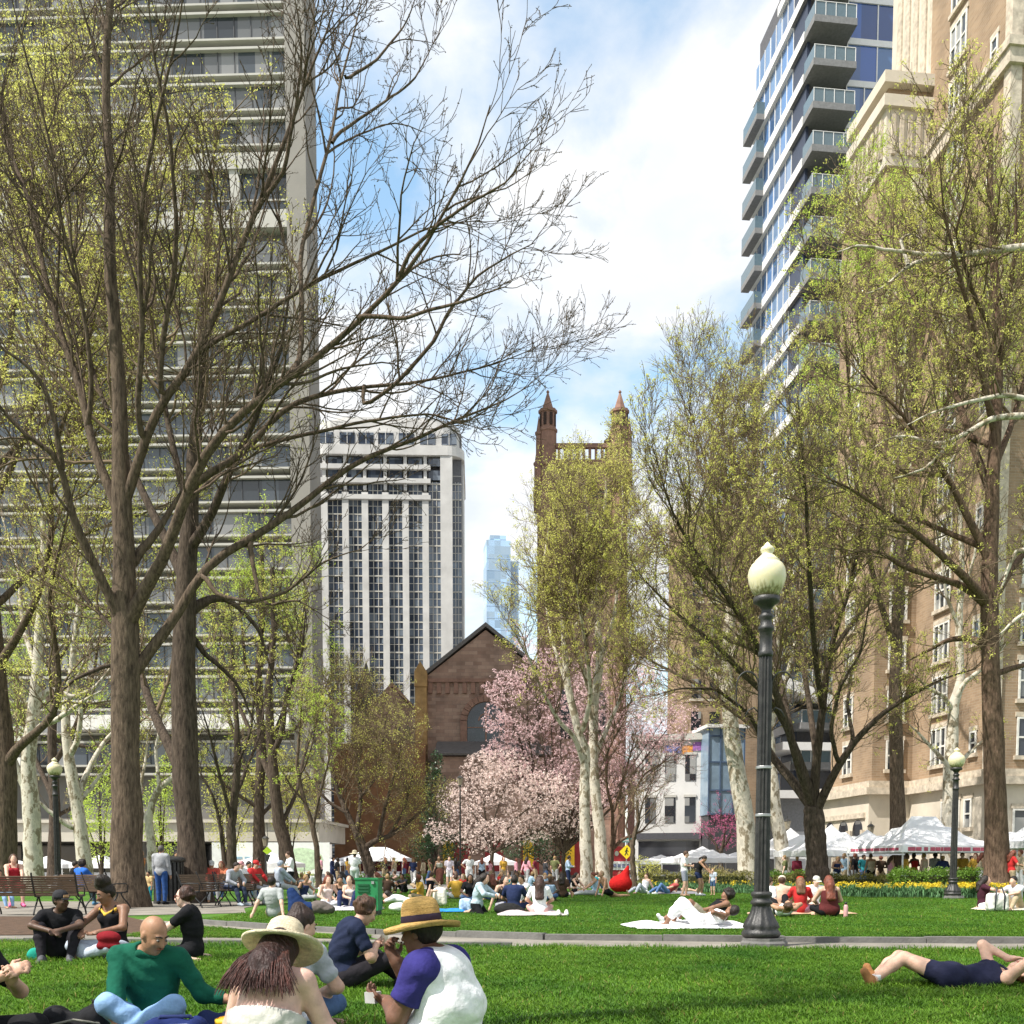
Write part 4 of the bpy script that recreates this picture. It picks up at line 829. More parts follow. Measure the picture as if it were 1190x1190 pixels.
    make_tree('vase_tree', 'broad vase-shaped tree forking low with many dark arching limbs behind the lamp', 44, [(951, 1014, 13), (949, 990, 12), (947, 965, 12), (946, 950, 12.4), (945, 938, 10)],
              [[(941, 940, 8.6), (935, 925, 8), (915, 900, 7.2), (896, 879, 6.6), (880, 845, 6), (850, 826, 5.4), (815, 798, 4.6), (780, 780, 3.6), (750, 765, 2.8), (720, 740, 2)],
               [(944, 935, 8), (939, 910, 7), (921, 861, 6.2), (900, 819, 5.6), (861, 783, 4.8), (830, 750, 4), (790, 720, 3.2), (760, 690, 2.4), (735, 660, 1.6)],
               [(949, 945, 8), (953, 932, 7.6), (974, 889, 6.4), (992, 861, 5.6), (1027, 826, 4.6), (1059, 805, 4), (1100, 785, 3), (1133, 776, 2)],
               [(946, 935, 8.6), (949, 882, 7.4), (956, 826, 6.4), (963, 766, 5.4), (975, 720, 4.8), (988, 688, 4), (1000, 620, 3.2), (1010, 560, 2.4), (1020, 500, 1.6)],
               [(943, 932, 8), (932, 905, 7), (914, 840, 6.2), (886, 759, 5.4), (860, 715, 4.6), (830, 670, 4), (800, 630, 3.2), (775, 580, 2.4), (760, 520, 1.6)],
               [(921, 861, 5), (905, 780, 4.6), (880, 700, 4), (850, 620, 3.4), (825, 550, 2.8), (805, 490, 2), (800, 450, 1.4)], [(949, 882, 5.4), (938, 800, 4.8), (925, 720, 4.2), (905, 640, 3.6), (880, 560, 3), (870, 500, 2.2), (860, 450, 1.5)],
               [(956, 826, 5), (945, 750, 4.4), (940, 670, 3.8), (935, 590, 3), (930, 520, 2.4), (925, 460, 1.6)], [(963, 766, 4.4), (985, 730, 3.8), (1015, 690, 3), (1040, 640, 2.4), (1050, 580, 1.7)],
               [(886, 759, 4), (840, 740, 3.4), (800, 690, 2.8), (775, 640, 2.2), (750, 600, 1.5)], [(974, 889, 4), (965, 850, 3.6), (975, 800, 3), (1000, 760, 2.4), (1010, 700, 1.8)], [(905, 780, 3.6), (885, 650, 3), (845, 560, 2.4), (840, 480, 1.7)],
               [(896, 879, 4), (870, 830, 3.4), (830, 800, 2.8), (790, 800, 2.2), (760, 810, 1.4)], [(992, 861, 3.6), (985, 820, 3), (990, 780, 2.4), (1010, 740, 1.7)]],
              B_DARK, L_CHART, 33, dict(d1=1.6, L1=2.8, d2=2.2, L2=1.3, d3=3, L3=.55, per=.95, size=.08, spread=.06, top=False, up=.16, a1=(.45, 1.0)), .65, leaf2=L_LIME)
    T = [(1160, 1016, 14.5), (1158, 960, 12.6), (1156, 900, 12), (1154, 850, 11.4), (1151, 780, 10), (1150, 720, 9.4), (1151, 640, 8.4), (1154, 560, 7.4), (1157, 480, 6.4), (1160, 400, 5.4), (1156, 320, 4.4), (1150, 230, 3.4), (1152, 150, 2.4)]
    Ls = [[(1149, 760, 6), (1140, 746, 5.4), (1122, 741, 5), (1098, 745, 4), (1075, 757, 3.2), (1050, 770, 2)], [(1149, 705, 6), (1135, 692, 5.6), (1119, 681, 5), (1055, 663, 4.2), (1030, 648, 3.4), (1006, 639, 2.8), (975, 648, 1.8)],
          [(1150, 702, 6), (1120, 670, 5.4), (1080, 632, 4.8), (1038, 600, 4), (1000, 575, 3.2), (970, 560, 2.4), (945, 550, 1.5)], [(1150, 650, 6), (1125, 600, 5.2), (1105, 560, 4.6), (1080, 520, 4), (1050, 480, 3.2), (1010, 440, 2.4), (985, 400, 1.6)],
          [(1153, 580, 5.6), (1135, 530, 5), (1115, 470, 4.4), (1098, 420, 3.8), (1070, 360, 3), (1040, 300, 2.2), (1010, 250, 1.5)], [(1156, 500, 5), (1142, 440, 4.2), (1130, 380, 3.6), (1110, 310, 2.8), (1095, 240, 2.2), (1090, 180, 1.5)],
          [(1153, 700, 6), (1175, 660, 5), (1205, 630, 4), (1240, 600, 3)], [(1153, 785, 5), (1172, 778, 4.4), (1195, 772, 3.6), (1230, 760, 3)], [(1156, 540, 5), (1180, 480, 4), (1200, 410, 3.2), (1215, 330, 2.4)],
          [(1158, 420, 4), (1172, 350, 3.4), (1180, 270, 2.6), (1178, 190, 1.8)], [(1151, 640, 5), (1110, 622, 4.2), (1060, 600, 3.4), (1010, 610, 2.6), (970, 600, 1.8)], [(1155, 520, 4.4), (1110, 500, 3.6), (1060, 500, 2.8), (1020, 490, 2), (980, 500, 1.4)], [(1160, 400, 3.6), (1130, 340, 3), (1110, 270, 2.2), (1130, 200, 1.5)]]
    make_tree('tall_tree', 'tall reddish barked tree with straight trunk near the right edge', 39, T, Ls, B_RED, L_CHART, 34, dict(d1=1.3, L1=2.4, d2=2.1, L2=1.1, d3=3, L3=.5, per=1.3, size=.08, spread=.06), .6, leaf2=L_OLIVE)
    make_tree('sycamore', 'white limbed sycamore reaching in over the hotel from beyond the right edge', 36, [(1250, 1020, 16), (1246, 900, 14), (1242, 760, 13), (1240, 620, 11), (1236, 480, 9), (1234, 340, 7), (1230, 200, 5)],
              [[(1238, 300, 5.5), (1215, 286, 5.4), (1190, 287, 5), (1150, 293, 4.8), (1100, 298, 4.4), (1070, 303, 4), (1050, 312, 3.8), (1036, 328, 3), (1018, 340, 2.2), (1000, 345, 1.4)], [(1100, 297, 3.4), (1060, 292, 3), (1030, 288, 2.6), (995, 282, 2.2), (970, 290, 1.5)],
               [(1238, 500, 5.5), (1215, 488, 5.2), (1190, 483, 4.8), (1149, 486, 4.4), (1131, 497, 4), (1108, 510, 3.6), (1090, 518, 3.4), (1070, 512, 3), (1046, 506, 2.6), (1028, 508, 2), (1005, 526, 1.4)], [(1240, 480, 5), (1200, 465, 4.4), (1165, 458, 3.6), (1125, 466, 3), (1080, 480, 2.2), (1050, 495, 1.4)],
               [(1242, 740, 6), (1215, 720, 5), (1190, 712, 4), (1172, 725, 3.2), (1160, 735, 2)], [(1240, 660, 6), (1210, 640, 5), (1180, 640, 4), (1160, 690, 3)], [(1100, 520, 2.4), (1075, 545, 2), (1040, 555, 1.4)], [(1055, 308, 2.6), (1048, 280, 2.2), (1060, 272, 1.8), (1080, 282, 1.2)]],
              B_SYC, L_CHART, 35, dict(d1=.8, L1=2.2, d2=1.8, L2=1.1, d3=2.6, L3=.5, per=1.6, size=.08, spread=.07), .25)
    make_tree('sycamore', 'white patchy sycamore behind the small lamp post at right', 50, [(1103, 1012, 8.5), (1103, 960, 8), (1104, 892, 7.4), (1107, 854, 6.8), (1109, 816, 6), (1117, 792, 4.6), (1114, 730, 3.8), (1118, 660, 3), (1115, 580, 2.2)],
              [[(1109, 815, 4), (1122, 792, 3.6), (1143, 777, 3), (1170, 750, 2.2)], [(1107, 825, 3.6), (1096, 808, 3.2), (1078, 798, 2.6), (1062, 782, 1.8)], [(1105, 895, 4), (1092, 880, 3.4), (1076, 862, 2.8), (1057, 842, 2)], [(1105, 900, 4), (1122, 880, 3.4), (1142, 862, 2.6)], [(1115, 730, 3), (1100, 690, 2.4), (1095, 640, 1.8)], [(1117, 700, 2.6), (1132, 650, 2), (1140, 600, 1.4)]],
              B_SYC, L_CHART, 36, dict(d1=1.2, L1=2.2, d2=2, L2=1.1, d3=2.4, L3=.5, per=1.6, size=.085, spread=.07), .5)
    make_tree('leafing_tree', 'slender lime leaved tree filling the gap between the dark trunk and the white high-rise', 64, [(300, 1010, 7), (301, 940, 6), (304, 860, 5), (300, 780, 4), (306, 700, 3), (304, 640, 2)],
              [[(301, 930, 4), (280, 880, 3.4), (262, 820, 2.8), (250, 750, 2), (245, 690, 1.4)], [(303, 890, 4), (325, 840, 3.4), (345, 780, 2.6), (352, 720, 1.8), (360, 670, 1.2)], [(302, 830, 3.4), (285, 770, 2.6), (278, 700, 1.8)], [(304, 860, 3.4), (340, 850, 2.6), (372, 820, 2), (385, 780, 1.3)], [(301, 780, 3), (325, 720, 2.2), (330, 660, 1.4)], [(302, 950, 3), (330, 920, 2.4), (360, 900, 1.6)], [(302, 940, 3), (270, 920, 2.4), (240, 890, 1.6)]],
              B_DARK, L_LIME, 61, dict(d1=1.4, L1=2.4, d2=2.2, L2=1.1, d3=2.6, L3=.5, per=1.5, size=.12, spread=.12), .6)
    make_tree('leafing_tree', 'lime leaved tree behind the left sycamores before the grey tower', 66, [(62, 1010, 7), (64, 940, 6), (60, 860, 5), (64, 780, 4), (60, 700, 3), (62, 640, 2)],
              [[(63, 930, 4), (40, 880, 3.4), (20, 820, 2.8), (10, 750, 2)], [(62, 890, 4), (90, 840, 3.4), (110, 780, 2.6), (118, 720, 1.8)], [(62, 830, 3.4), (40, 770, 2.6), (30, 700, 1.8)], [(62, 860, 3.4), (110, 870, 2.6), (150, 850, 2), (185, 820, 1.3)], [(62, 780, 3), (95, 720, 2.2), (100, 660, 1.4)], [(63, 950, 3), (100, 930, 2.4), (130, 900, 1.6)]],
              B_DARK, L_LIME, 62, dict(d1=1.4, L1=2.4, d2=2.2, L2=1.1, d3=2.6, L3=.5, per=1.5, size=.12, spread=.12), .6)
    make_tree('leafing_tree', 'tree just outside the left edge whose crown dapples the near lawn', 4.6, [(-560, 1110 + 190, 60), (-560, 1000, 52), (-555, 400, 46), (-550, -100, 40), (-545, -700, 32), (-550, -1400, 22), (-545, -2200, 10)],
              [[(-550, -700, 20), (-350, -1100, 16), (-100, -1500, 12), (150, -1900, 6)], [(-550, -900, 18), (-800, -1300, 14), (-1000, -1700, 6)], [(-548, -1300, 16), (-420, -1900, 10), (-380, -2500, 5)], [(-548, -500, 16), (-280, -800, 12), (0, -1050, 8), (200, -1300, 5)]],
              B_BROWN, L_CHART, 60, dict(d1=1.3, L1=1.8, d2=2, L2=.9, d3=2.4, L3=.5, per=1.6, size=.08, dn=1.3), .6)
    make_tree('leafing_tree', 'tree of fresh lime leaves against the upper brick hotel', 56, [(1045, 1008, 9), (1042, 900, 8), (1040, 800, 7), (1045, 680, 6), (1050, 560, 5), (1060, 440, 4), (1065, 330, 3), (1060, 240, 2)],
              [[(1042, 760, 5), (1020, 690, 4), (1000, 600, 3.4), (990, 500, 2.8), (985, 400, 2.2), (975, 310, 1.5)], [(1045, 680, 4.6), (1070, 600, 4), (1095, 510, 3.2), (1110, 400, 2.6), (1120, 280, 1.8)], [(1050, 560, 4), (1030, 480, 3.4), (1015, 390, 2.6), (1010, 290, 2), (1000, 220, 1.4)],
               [(1058, 460, 3.4), (1085, 380, 2.8), (1100, 300, 2.2), (1105, 210, 1.5)], [(1047, 620, 4), (1000, 560, 3.2), (965, 490, 2.6), (945, 430, 1.8)], [(1060, 540, 3.6), (1120, 470, 2.8), (1160, 390, 2.2), (1185, 300, 1.5)], [(1065, 350, 2.6), (1050, 290, 2), (1035, 240, 1.3)], [(1110, 400, 2.2), (1150, 300, 1.8), (1165, 200, 1.3)]],
              B_BROWN, L_LIME, 37, dict(d1=1.1, L1=2.8, d2=1.9, L2=1.4, d3=2.4, L3=.6, per=2.2, size=.105, spread=.1), .6, leaf2=L_CHART)
trees()

def blossom_tree(name, label, D, base, clumps, leaf, n, size, bark, seed, cat='magnolia'):
    """trunk with limbs running out to each bough of blossom; boughs are given as (px, py, half-width px, half-height px)"""
    rg = np.random.default_rng(seed); k = 1 / ppm(D); b0 = np.array(P(base, HZ, D)); b0[2] = 0
    t = thing(name, label, cat, b0, 0); LP = []; LR = []; pts = []
    fork = np.array((0, 0, 2.2))
    tr = np.array([[0, 0, -.05], [.05, 0, .7], [-.05, .05, 1.5], [0, 0, 2.2]])
    tot = sum(c[2] * c[3] for c in clumps); Q = []
    for (px, py, hw, hh) in clumps:
        c = np.array(P(px, py, D)) - b0; r = np.array((hw * k, (hw + hh) * .5 * k, hh * k)); c[1] += rg.uniform(-1.2, 1.2)
        mid = fork * .5 + c * .5 + rg.normal(0, .35, 3); LP.append(smooth(resample(np.array([fork, fork * .75 + mid * .25 + rg.normal(0, .1, 3), mid, c]), 22), 3)); LR.append(np.linspace(.11, .03, 22))
        m = int(n * hw * hh / tot); u = rg.normal(0, 1, (m, 3)); u /= np.linalg.norm(u, axis=1, keepdims=True); Q.append(c + u * r * (rg.uniform(.25, 1.08, (m, 1)) ** .6))
    LP, LR = np.array(LP), np.array(LR); b1 = grow(rg, LP, LR, 1.8, 1.8, (.5, 1), .15, .25, 7, .014, .35, .012); b2 = grow(rg, *b1, 2.4, .8, (.5, 1), .15, .22, 5, .012, .2, .009)
    emit('trunk', [tubes(resample(tr, 8)[None], np.full((1, 8), .16), 10), tubes(LP, LR, 7)], bark, t); emit('branches', [tubes(*b1, 4), tubes(*b2, 3)], bark, t)
    p = np.concatenate(Q); lump = np.sin(p[:, 0] * 2.1 + 1) * np.sin(p[:, 1] * 2.3) * np.sin(p[:, 2] * 2.6 + .5) + rg.normal(0, .35, len(p)); p = p[lump > (-.02 if leaf is L_PINK else -.08)]
    ctr = np.repeat(p, 5, 0) + rg.normal(0, size * .35, (len(p) * 5, 3))
    emit('crown', [leafquads(rg, ctr, size), leaves(rg, b2[0], 5, size, .08)], leaf, t, False); return t
blossom_tree('magnolia', 'cream white magnolia in full bloom, low and wide left of the pink one', 78, 572, [(540, 930, 34, 26), (590, 905, 36, 34), (635, 925, 34, 30), (560, 970, 40, 22), (510, 968, 16, 14), (610, 960, 40, 22), (665, 950, 30, 24), (560, 890, 26, 22), (690, 920, 20, 22)], L_CREAM, 7200, .14, B_DARK, 41)
blossom_tree('magnolia', 'pink blossoming magnolia in front of the church gable', 79.5, 655, [(600, 885, 26, 22), (640, 905, 28, 22), (690, 925, 26, 20), (575, 870, 16, 16), (585, 800, 24, 22), (620, 790, 28, 28), (600, 850, 28, 26), (650, 830, 32, 30), (690, 800, 36, 34), (725, 855, 46, 36), (665, 885, 40, 32), (768, 840, 44, 34), (740, 905, 40, 26), (745, 795, 26, 22), (790, 870, 20, 18), (705, 900, 30, 22), (640, 765, 20, 16), (575, 835, 16, 18), (740, 800, 22, 20), (785, 835, 20, 14), (700, 765, 18, 14), (765, 870, 20, 16), (720, 890, 22, 16), (610, 745, 14, 10)], L_PINK, 13500, .14, B_DARK, 42)
blossom_tree('redbud', 'small magenta redbud bush at the foot of the sycamore left of the lamp', 72, 838, [(820, 965, 14, 12), (840, 955, 16, 14), (858, 968, 12, 10), (846, 978, 16, 9)], L_REDBUD, 900, .09, B_DARK, 43, 'tree')

def evergreen(name, label, D, base, blobs, n, size, leaf, seed, cat='tree', group=None):
    rg = np.random.default_rng(seed); k = 1 / ppm(D); b0 = np.array(P(base, HZ, D)); b0[2] = 0
    t = thing(name, label, cat, b0, 0, group); Q = []; LP = []; tot = sum(c[2] * c[3] for c in blobs); top = 0
    for (px, py, hw, hh) in blobs:
        c = np.array(P(px, py, D)) - b0; r = np.array((hw * k, hw * k, hh * k)); c[1] += rg.uniform(-.5, .5) * hw * k; m = int(n * hw * hh / tot); top = max(top, c[2])
        u = rg.normal(0, 1, (m, 3)); u /= np.linalg.norm(u, axis=1, keepdims=True); q = c + u * r * (rg.uniform(.3, 1.1, (m, 1)) ** .5); q = q[q[:, 2] > .06]; Q.append(q)
        LP.append(resample(np.array([(0, 0, min(.3, c[2] * .3)), (c[0] * .4, c[1] * .4, c[2] * .6), c]), 12))
    p = np.concatenate(Q); lump = np.sin(p[:, 0] * 3 + 2) * np.sin(p[:, 1] * 3.1) * np.sin(p[:, 2] * 3.7) + rg.normal(0, .4, len(p)); p = p[lump > -.25]
    LP = np.array(LP); LR = np.tile(np.linspace(.07, .02, 12), (len(LP), 1)); b1 = grow(rg, LP, LR, 2.0, .9, (.5, 1), .2, .2, 5, .012, .2, .009)
    tr = np.array([[0, 0, -.05], [0, 0, top * .5], [0, 0, top]])
    emit('trunk', [tubes(resample(tr, 8)[None], np.linspace(.12, .03, 8)[None], 8), tubes(LP, LR, 5), tubes(*b1, 3)], B_DARK, t)
    emit('crown', [leafquads(rg, p, size)], leaf, t, False); return t
evergreen('holly_tree', 'dark evergreen holly standing against the church left of the magnolia', 92, 505, [(508, 985, 20, 22), (505, 950, 18, 24), (506, 915, 14, 22), (508, 888, 8, 16), (490, 985, 14, 18), (528, 985, 16, 20)], 9000, .2, L_DKGRN, 51)
evergreen('holly_tree', 'dark evergreen under the right side of the cream magnolia', 90, 645, [(640, 985, 24, 20), (660, 960, 20, 22), (622, 980, 14, 18), (600, 988, 18, 12)], 7000, .2, L_DKGRN, 52)
SH = 'leafy bushes before the left tower'
evergreen('bush', 'fresh green bush left of the big bare trunk', 62, 118, [(118, 935, 22, 30), (100, 950, 16, 26), (128, 900, 12, 24), (120, 975, 22, 26)], 4200, .14, L_LIME, 53, 'bush', SH)
evergreen('bush', 'fresh green bush between the two thick left trunks', 62, 188, [(185, 935, 18, 30), (196, 905, 14, 28), (176, 960, 14, 24), (190, 980, 16, 20)], 3600, .14, L_LIME, 54, 'bush', SH)
evergreen('bush', 'yellow-green bush right of the dark trunk above the canopy', 64, 265, [(250, 920, 16, 32), (275, 930, 20, 28), (300, 910, 18, 30), (270, 965, 26, 24)], 4200, .14, L_CHART, 55, 'bush', SH)
evergreen('bush', 'yellow-green bush behind the medium bare tree', 66, 335, [(330, 900, 22, 34), (355, 920, 16, 30), (340, 950, 26, 26)], 4000, .14, L_CHART, 56, 'bush', SH)
evergreen('bush', 'low green bush beside the crossing sign', 56, 752, [(745, 1008, 12, 14), (760, 1012, 10, 12)], 1200, .10, L_CHART, 57, 'bush')
evergreen('bush', 'olive bush behind the standing couple', 58, 835, [(825, 1015, 22, 10), (845, 1018, 16, 9)], 1500, .10, L_OLIVE, 58, 'bush')
evergreen('bush', 'low ivy green bush right of the white banner', 60, 350, [(350, 1020, 12, 8), (364, 1022, 10, 7)], 900, .09, L_LIME, 59, 'bush')
# ================================================================== STREET FURNITURE
M_IRON = mat('black_iron', (.010, .010, .011), .45, .3, 9, .3, 50, spec=.5, col2=(.045, .043, .04))
M_STEEL = mat('steel_band', (.42, .42, .42), .4, .1, 8, metal=.8)
def globemat():
    m = bpy.data.materials.new('opal_globe'); m.use_nodes = True; t = m.node_tree; N = t.nodes.new; L = t.links.new; b = t.nodes['Principled BSDF']
    b.inputs['Roughness'].default_value = .3; b.inputs['Subsurface Weight'].default_value = .35; b.inputs['Subsurface Radius'].default_value = (.1, .08, .05)
    tc = N('ShaderNodeTexCoord'); sp = N('ShaderNodeSeparateXYZ'); L(tc.outputs['Object'], sp.inputs[0])
    mp = N('ShaderNodeMapping'); mp.inputs['Scale'].default_value = (26, 26, 1.6); L(tc.outputs['Object'], mp.inputs[0])
    no = N('ShaderNodeTexNoise'); no.inputs['Scale'].default_value = 1; no.inputs['Detail'].default_value = 3; L(mp.outputs[0], no.inputs['Vector'])
    g = N('ShaderNodeMapRange'); g.inputs['From Min'].default_value = .30; g.inputs['From Max'].default_value = .02; L(sp.outputs['Z'], g.inputs[0])
    s = N('ShaderNodeMath'); s.operation = 'MULTIPLY'; L(no.outputs['Fac'], s.inputs[0]); L(g.outputs[0], s.inputs[1])
    rp = N('ShaderNodeValToRGB'); e = rp.color_ramp.elements; e[0].position = .22; e[0].color = (.72, .66, .44, 1); e[1].position = .5; e[1].color = (.24, .21, .10, 1)
    L(s.outputs[0], rp.inputs[0]); L(rp.outputs[0], b.inputs['Base Color']); return m
M_GLOBE = globemat()
LG = 'black park lamp posts with cream globes'
def lamp(loc, label, sc=1.0, arms=True):
    t = thing('lamp_post', label, 'lamp post', loc, 0, LG); H = 4.85
    MB().lathe([(.44, 0), (.44, .06), (.40, .09), (.40, .13)], n=8).build('plinth', mat('lamp_plinth', (.13, .125, .12), .9, .25, 6, .4, 30), t, loc=(.06, 0, 0))
    m = MB(); m.lathe([(.30, .13), (.34, .15), (.36, .19), (.33, .23), (.30, .25), (.34, .28), (.31, .34), (.25, .42), (.20, .50), (.175, .57), (.165, .60), (.20, .61), (.20, .65), (.165, .67), (.165, .71), (.195, .73), (.195, .77), (.155, .79)], n=48, rib=.11, ribn=12, zr=(.28, .58)); m.build('base', M_IRON, t, True)
    m = MB(); m.lathe([(.142, .78), (.118, H - .75)], n=72, rib=.2, ribn=12); m.build('shaft', M_IRON, t)
    m = MB(); m.lathe([(.125, H - .77), (.135, H - .74), (.135, H - .70), (.115, H - .68), (.11, H - .42), (.145, H - .40), (.145, H - .36), (.105, H - .33), (.10, H - .26), (.13, H - .23), (.13, H - .20), (.09, H - .17), (.09, H - .12), (.14, H - .06), (.235, H - .02), (.235, H + .05), (.19, H + .06)], n=24); m.build('capital', M_IRON, t, True)
    m = MB(); m.lathe([(0.180, -0.010), (0.228, 0.030), (0.288, 0.110), (0.330, 0.220), (0.342, 0.290), (0.324, 0.370), (0.276, 0.440), (0.216, 0.475), (0.222, 0.490), (0.180, 0.520), (0.132, 0.555), (0.096, 0.580), (0.090, 0.590), (0.120, 0.620), (0.126, 0.645), (0.108, 0.675), (0.060, 0.700), (0.036, 0.730), (0.005, 0.750)], n=28); m.build('globe', M_GLOBE, t, True, loc=(0, 0, H + .06))
    if arms:
        for z in (1.85, 2.52):
            MB().lathe([(.142, z), (.146, z + .005), (.146, z + .035), (.142, z + .04)], n=24).build('band', M_STEEL, t)
        for s in (-1, 1):
            m = MB(); q = [(s * (.32 - .2 * math.cos(a)), 0, 3.62 + .06 + .2 * math.sin(a)) for a in np.linspace(0, math.pi * 1.0, 12)]
            m.tube([(s * .12, 0, 3.2), (s * .12, 0, 3.68)] + q[1:] + [(s * .52, 0, 3.45), (s * .49, 0, 3.4), (s * .45, 0, 3.43)], .013, 6); m.tube([(s * .1, 0, 3.30), (s * .2, 0, 3.38), (s * .3, 0, 3.34), (s * .36, 0, 3.25)], .011, 6); m.build('scroll', M_IRON, t, True)
    t.scale = sc if hasattr(sc, '__len__') else (sc * .9, sc * .9, sc); return t
g = G(884, 1100); lamp((g.x, g.y, 0), 'big black fluted lamp post with cream globe beside the path', (.75, .75, .972))
b = P(1108, 1008, 36); lamp((b.x, b.y, 0), 'slimmer lamp post standing in the flower bed at right', .93, False)
b = P(67, 1008, 43); lamp((b.x, b.y, 0), 'lamp post behind the benches at far left', 1.0, False)
def lantern(px, py, D, label):
    b = P(px, 1008, D); t = thing('lantern_post', label, 'lamp post', (b.x, b.y, 0), 0, 'old street lantern posts'); h = P(px, py, D).z
    m = MB(); m.lathe([(.16, 0), (.16, .5), (.09, .7), (.06, 1), (.05, h - .7), (.12, h - .66), (.05, h - .6)], n=10); m.build('post', M_IRON, t)
    m = MB(); m.lathe([(.12, h - .6), (.2, h - .15), (.2, h - .12)], n=6); m.build('lantern', mat('lantern_glass', (.25, .22, .16), .2), t); m = MB(); m.lathe([(.24, h - .12), (.1, h), (.03, h + .03), (.01, h + .18)], n=6); m.build('cap', M_IRON, t)
lantern(1011, 958, 58, 'dark lantern post before the hotel arches, right one'); lantern(914, 952, 60, 'dark lantern post beside the leaning sycamore trunk'); lantern(535, 902, 70, 'tall slim dark post in front of the cream magnolia'); lantern(309, 972, 62, 'dark lantern post before the white banner')

M_SLAT = mat('bench_slat', (.13, .085, .055), .7, .3, 3, .2, 30, stretch=(1, 8, 8))
M_BIRON = mat('bench_iron', (.02, .02, .02), .5, .2)
BG = 'slatted park benches on the paved edge'
def bench(loc, rz, label, L=1.75):
    """local: seat faces -y, back at +y"""
    t = thing('park_bench', label, 'bench', loc, rz, BG)
    m = MB()
    for k in range(7): m.box(-L / 2, L / 2, -.42 + k * .068, -.42 + k * .068 + .05, .43 + .004 * abs(k - 3), .455 + .004 * abs(k - 3))
    m.build('seat', M_SLAT, t); m = MB()
    for k in range(8):
        z = .50 + k * .053; y = .06 + k * .022; m.obox((0, y, z), (1, 0, 0), (0, .38, .92), (0, -.92, .38), L / 2, .021, .011)
    m.build('backrest', M_SLAT, t)
    for x in (-L / 2, 0, L / 2):
        m = MB()
        m.tube([(x, -.44, .445), (x, -.2, .42), (x, .02, .43), (x, .07, .52), (x, .245, .95), (x, .25, .97)], .022, 6)
        for s in (1, -1):
            q = [(x, -.18 + s * (.05 + .28 * math.sin(u) ** 2 * 1.0), .42 - .42 * u / 1.57) for u in np.linspace(0, 1.57, 8)]; m.tube(q, .02, 6)
        m.tube([(x, -.42, .43), (x, -.45, .6), (x, -.4, .66), (x, -.1, .66), (x, .12, .64)], .018, 6); m.build('leg', M_BIRON, t, True)
    return t
b1 = bench((*G(42, 1064)[:2], .01), R(186), 'long slatted bench seen from behind at the left edge', 1.9)
b1.scale = (1.0,) * 3
def mvb(px, py, rz, label): return dup(b1, (*G(px, py)[:2], .01), R(rz), label, BG)
mvb(105, 1056, 150, 'slatted bench behind the standing afro bun, left of the big trunk'); mvb(238, 1054, 75, 'bench half hidden by the dark trunk, people in red behind it'); mvb(285, 1052, 55, 'bench with the grey shirted sitter turned to the right'); mvb(312, 1050, 50, 'bench behind the grey tee sitter with the red shirted sitter')

# trash can, green bin
def trash():
    g = P(196, 1008, 31); t = thing('trash_can', 'black slatted metal trash can beside the thick dark trunk', 'trash can', (g.x, g.y, .01)); m = MB()
    for k in range(22):
        a = 2 * math.pi * k / 22; m.obox((.30 * math.cos(a), .30 * math.sin(a), .46), (-math.sin(a), math.cos(a), 0), (math.cos(a), math.sin(a), 0), (0, 0, 1), .028, .008, .42)
    m.build('slats', M_IRON, t); MB().lathe([(.27, .04), (.27, .82), (.25, .83)], n=20).build('liner', mat('black_liner', (.01, .01, .011), .5), t); MB().lathe([(.33, .84), (.35, .87), (.33, .92), (.2, .95), (.19, .94)], n=24).build('rim', M_IRON, t, True)
    MB().lathe([(.32, 0), (.32, .05), (.3, .06)], n=20).build('foot', M_IRON, t); t.scale = (1.45, 1.45, 1.5)
trash()
def greenbin():
    D = 21.5; g = G(429, 1064); t = thing('green_bin', 'green metal service box standing on the lawn behind the navy shirt sitter', 'bin', (g.x, g.y, 0), R(-8)); M = mat('green_paint', (.02, .20, .07), .45, .2, 4)
    MB().box(-.21, .21, -.16, .16, .1, .66).build('body', M, t)
    MB().box(-.225, .225, -.175, .175, .66, .69).build('lid', M, t)
    m = MB()
    for z in (.55, .49, .43): m.box(-.16, .05, -.185, -.165, z, z + .03)
    m.build('vent_slot', mat('green_dark', (.01, .09, .035), .6), t)
    MB().box(-.17, .17, -.172, -.16, .14, .38).build('panel', mat('green_panel', (.025, .23, .09), .45), t); MB().box(.1, .15, -.19, -.16, .58, .63).build('latch', M_STEEL, t)
    for x in (-.18, .18): MB().box(x - .02, x + .02, -.13, .13, 0, .1).build('leg', M_IRON, t)
    t.scale = (1.25,) * 3
greenbin()

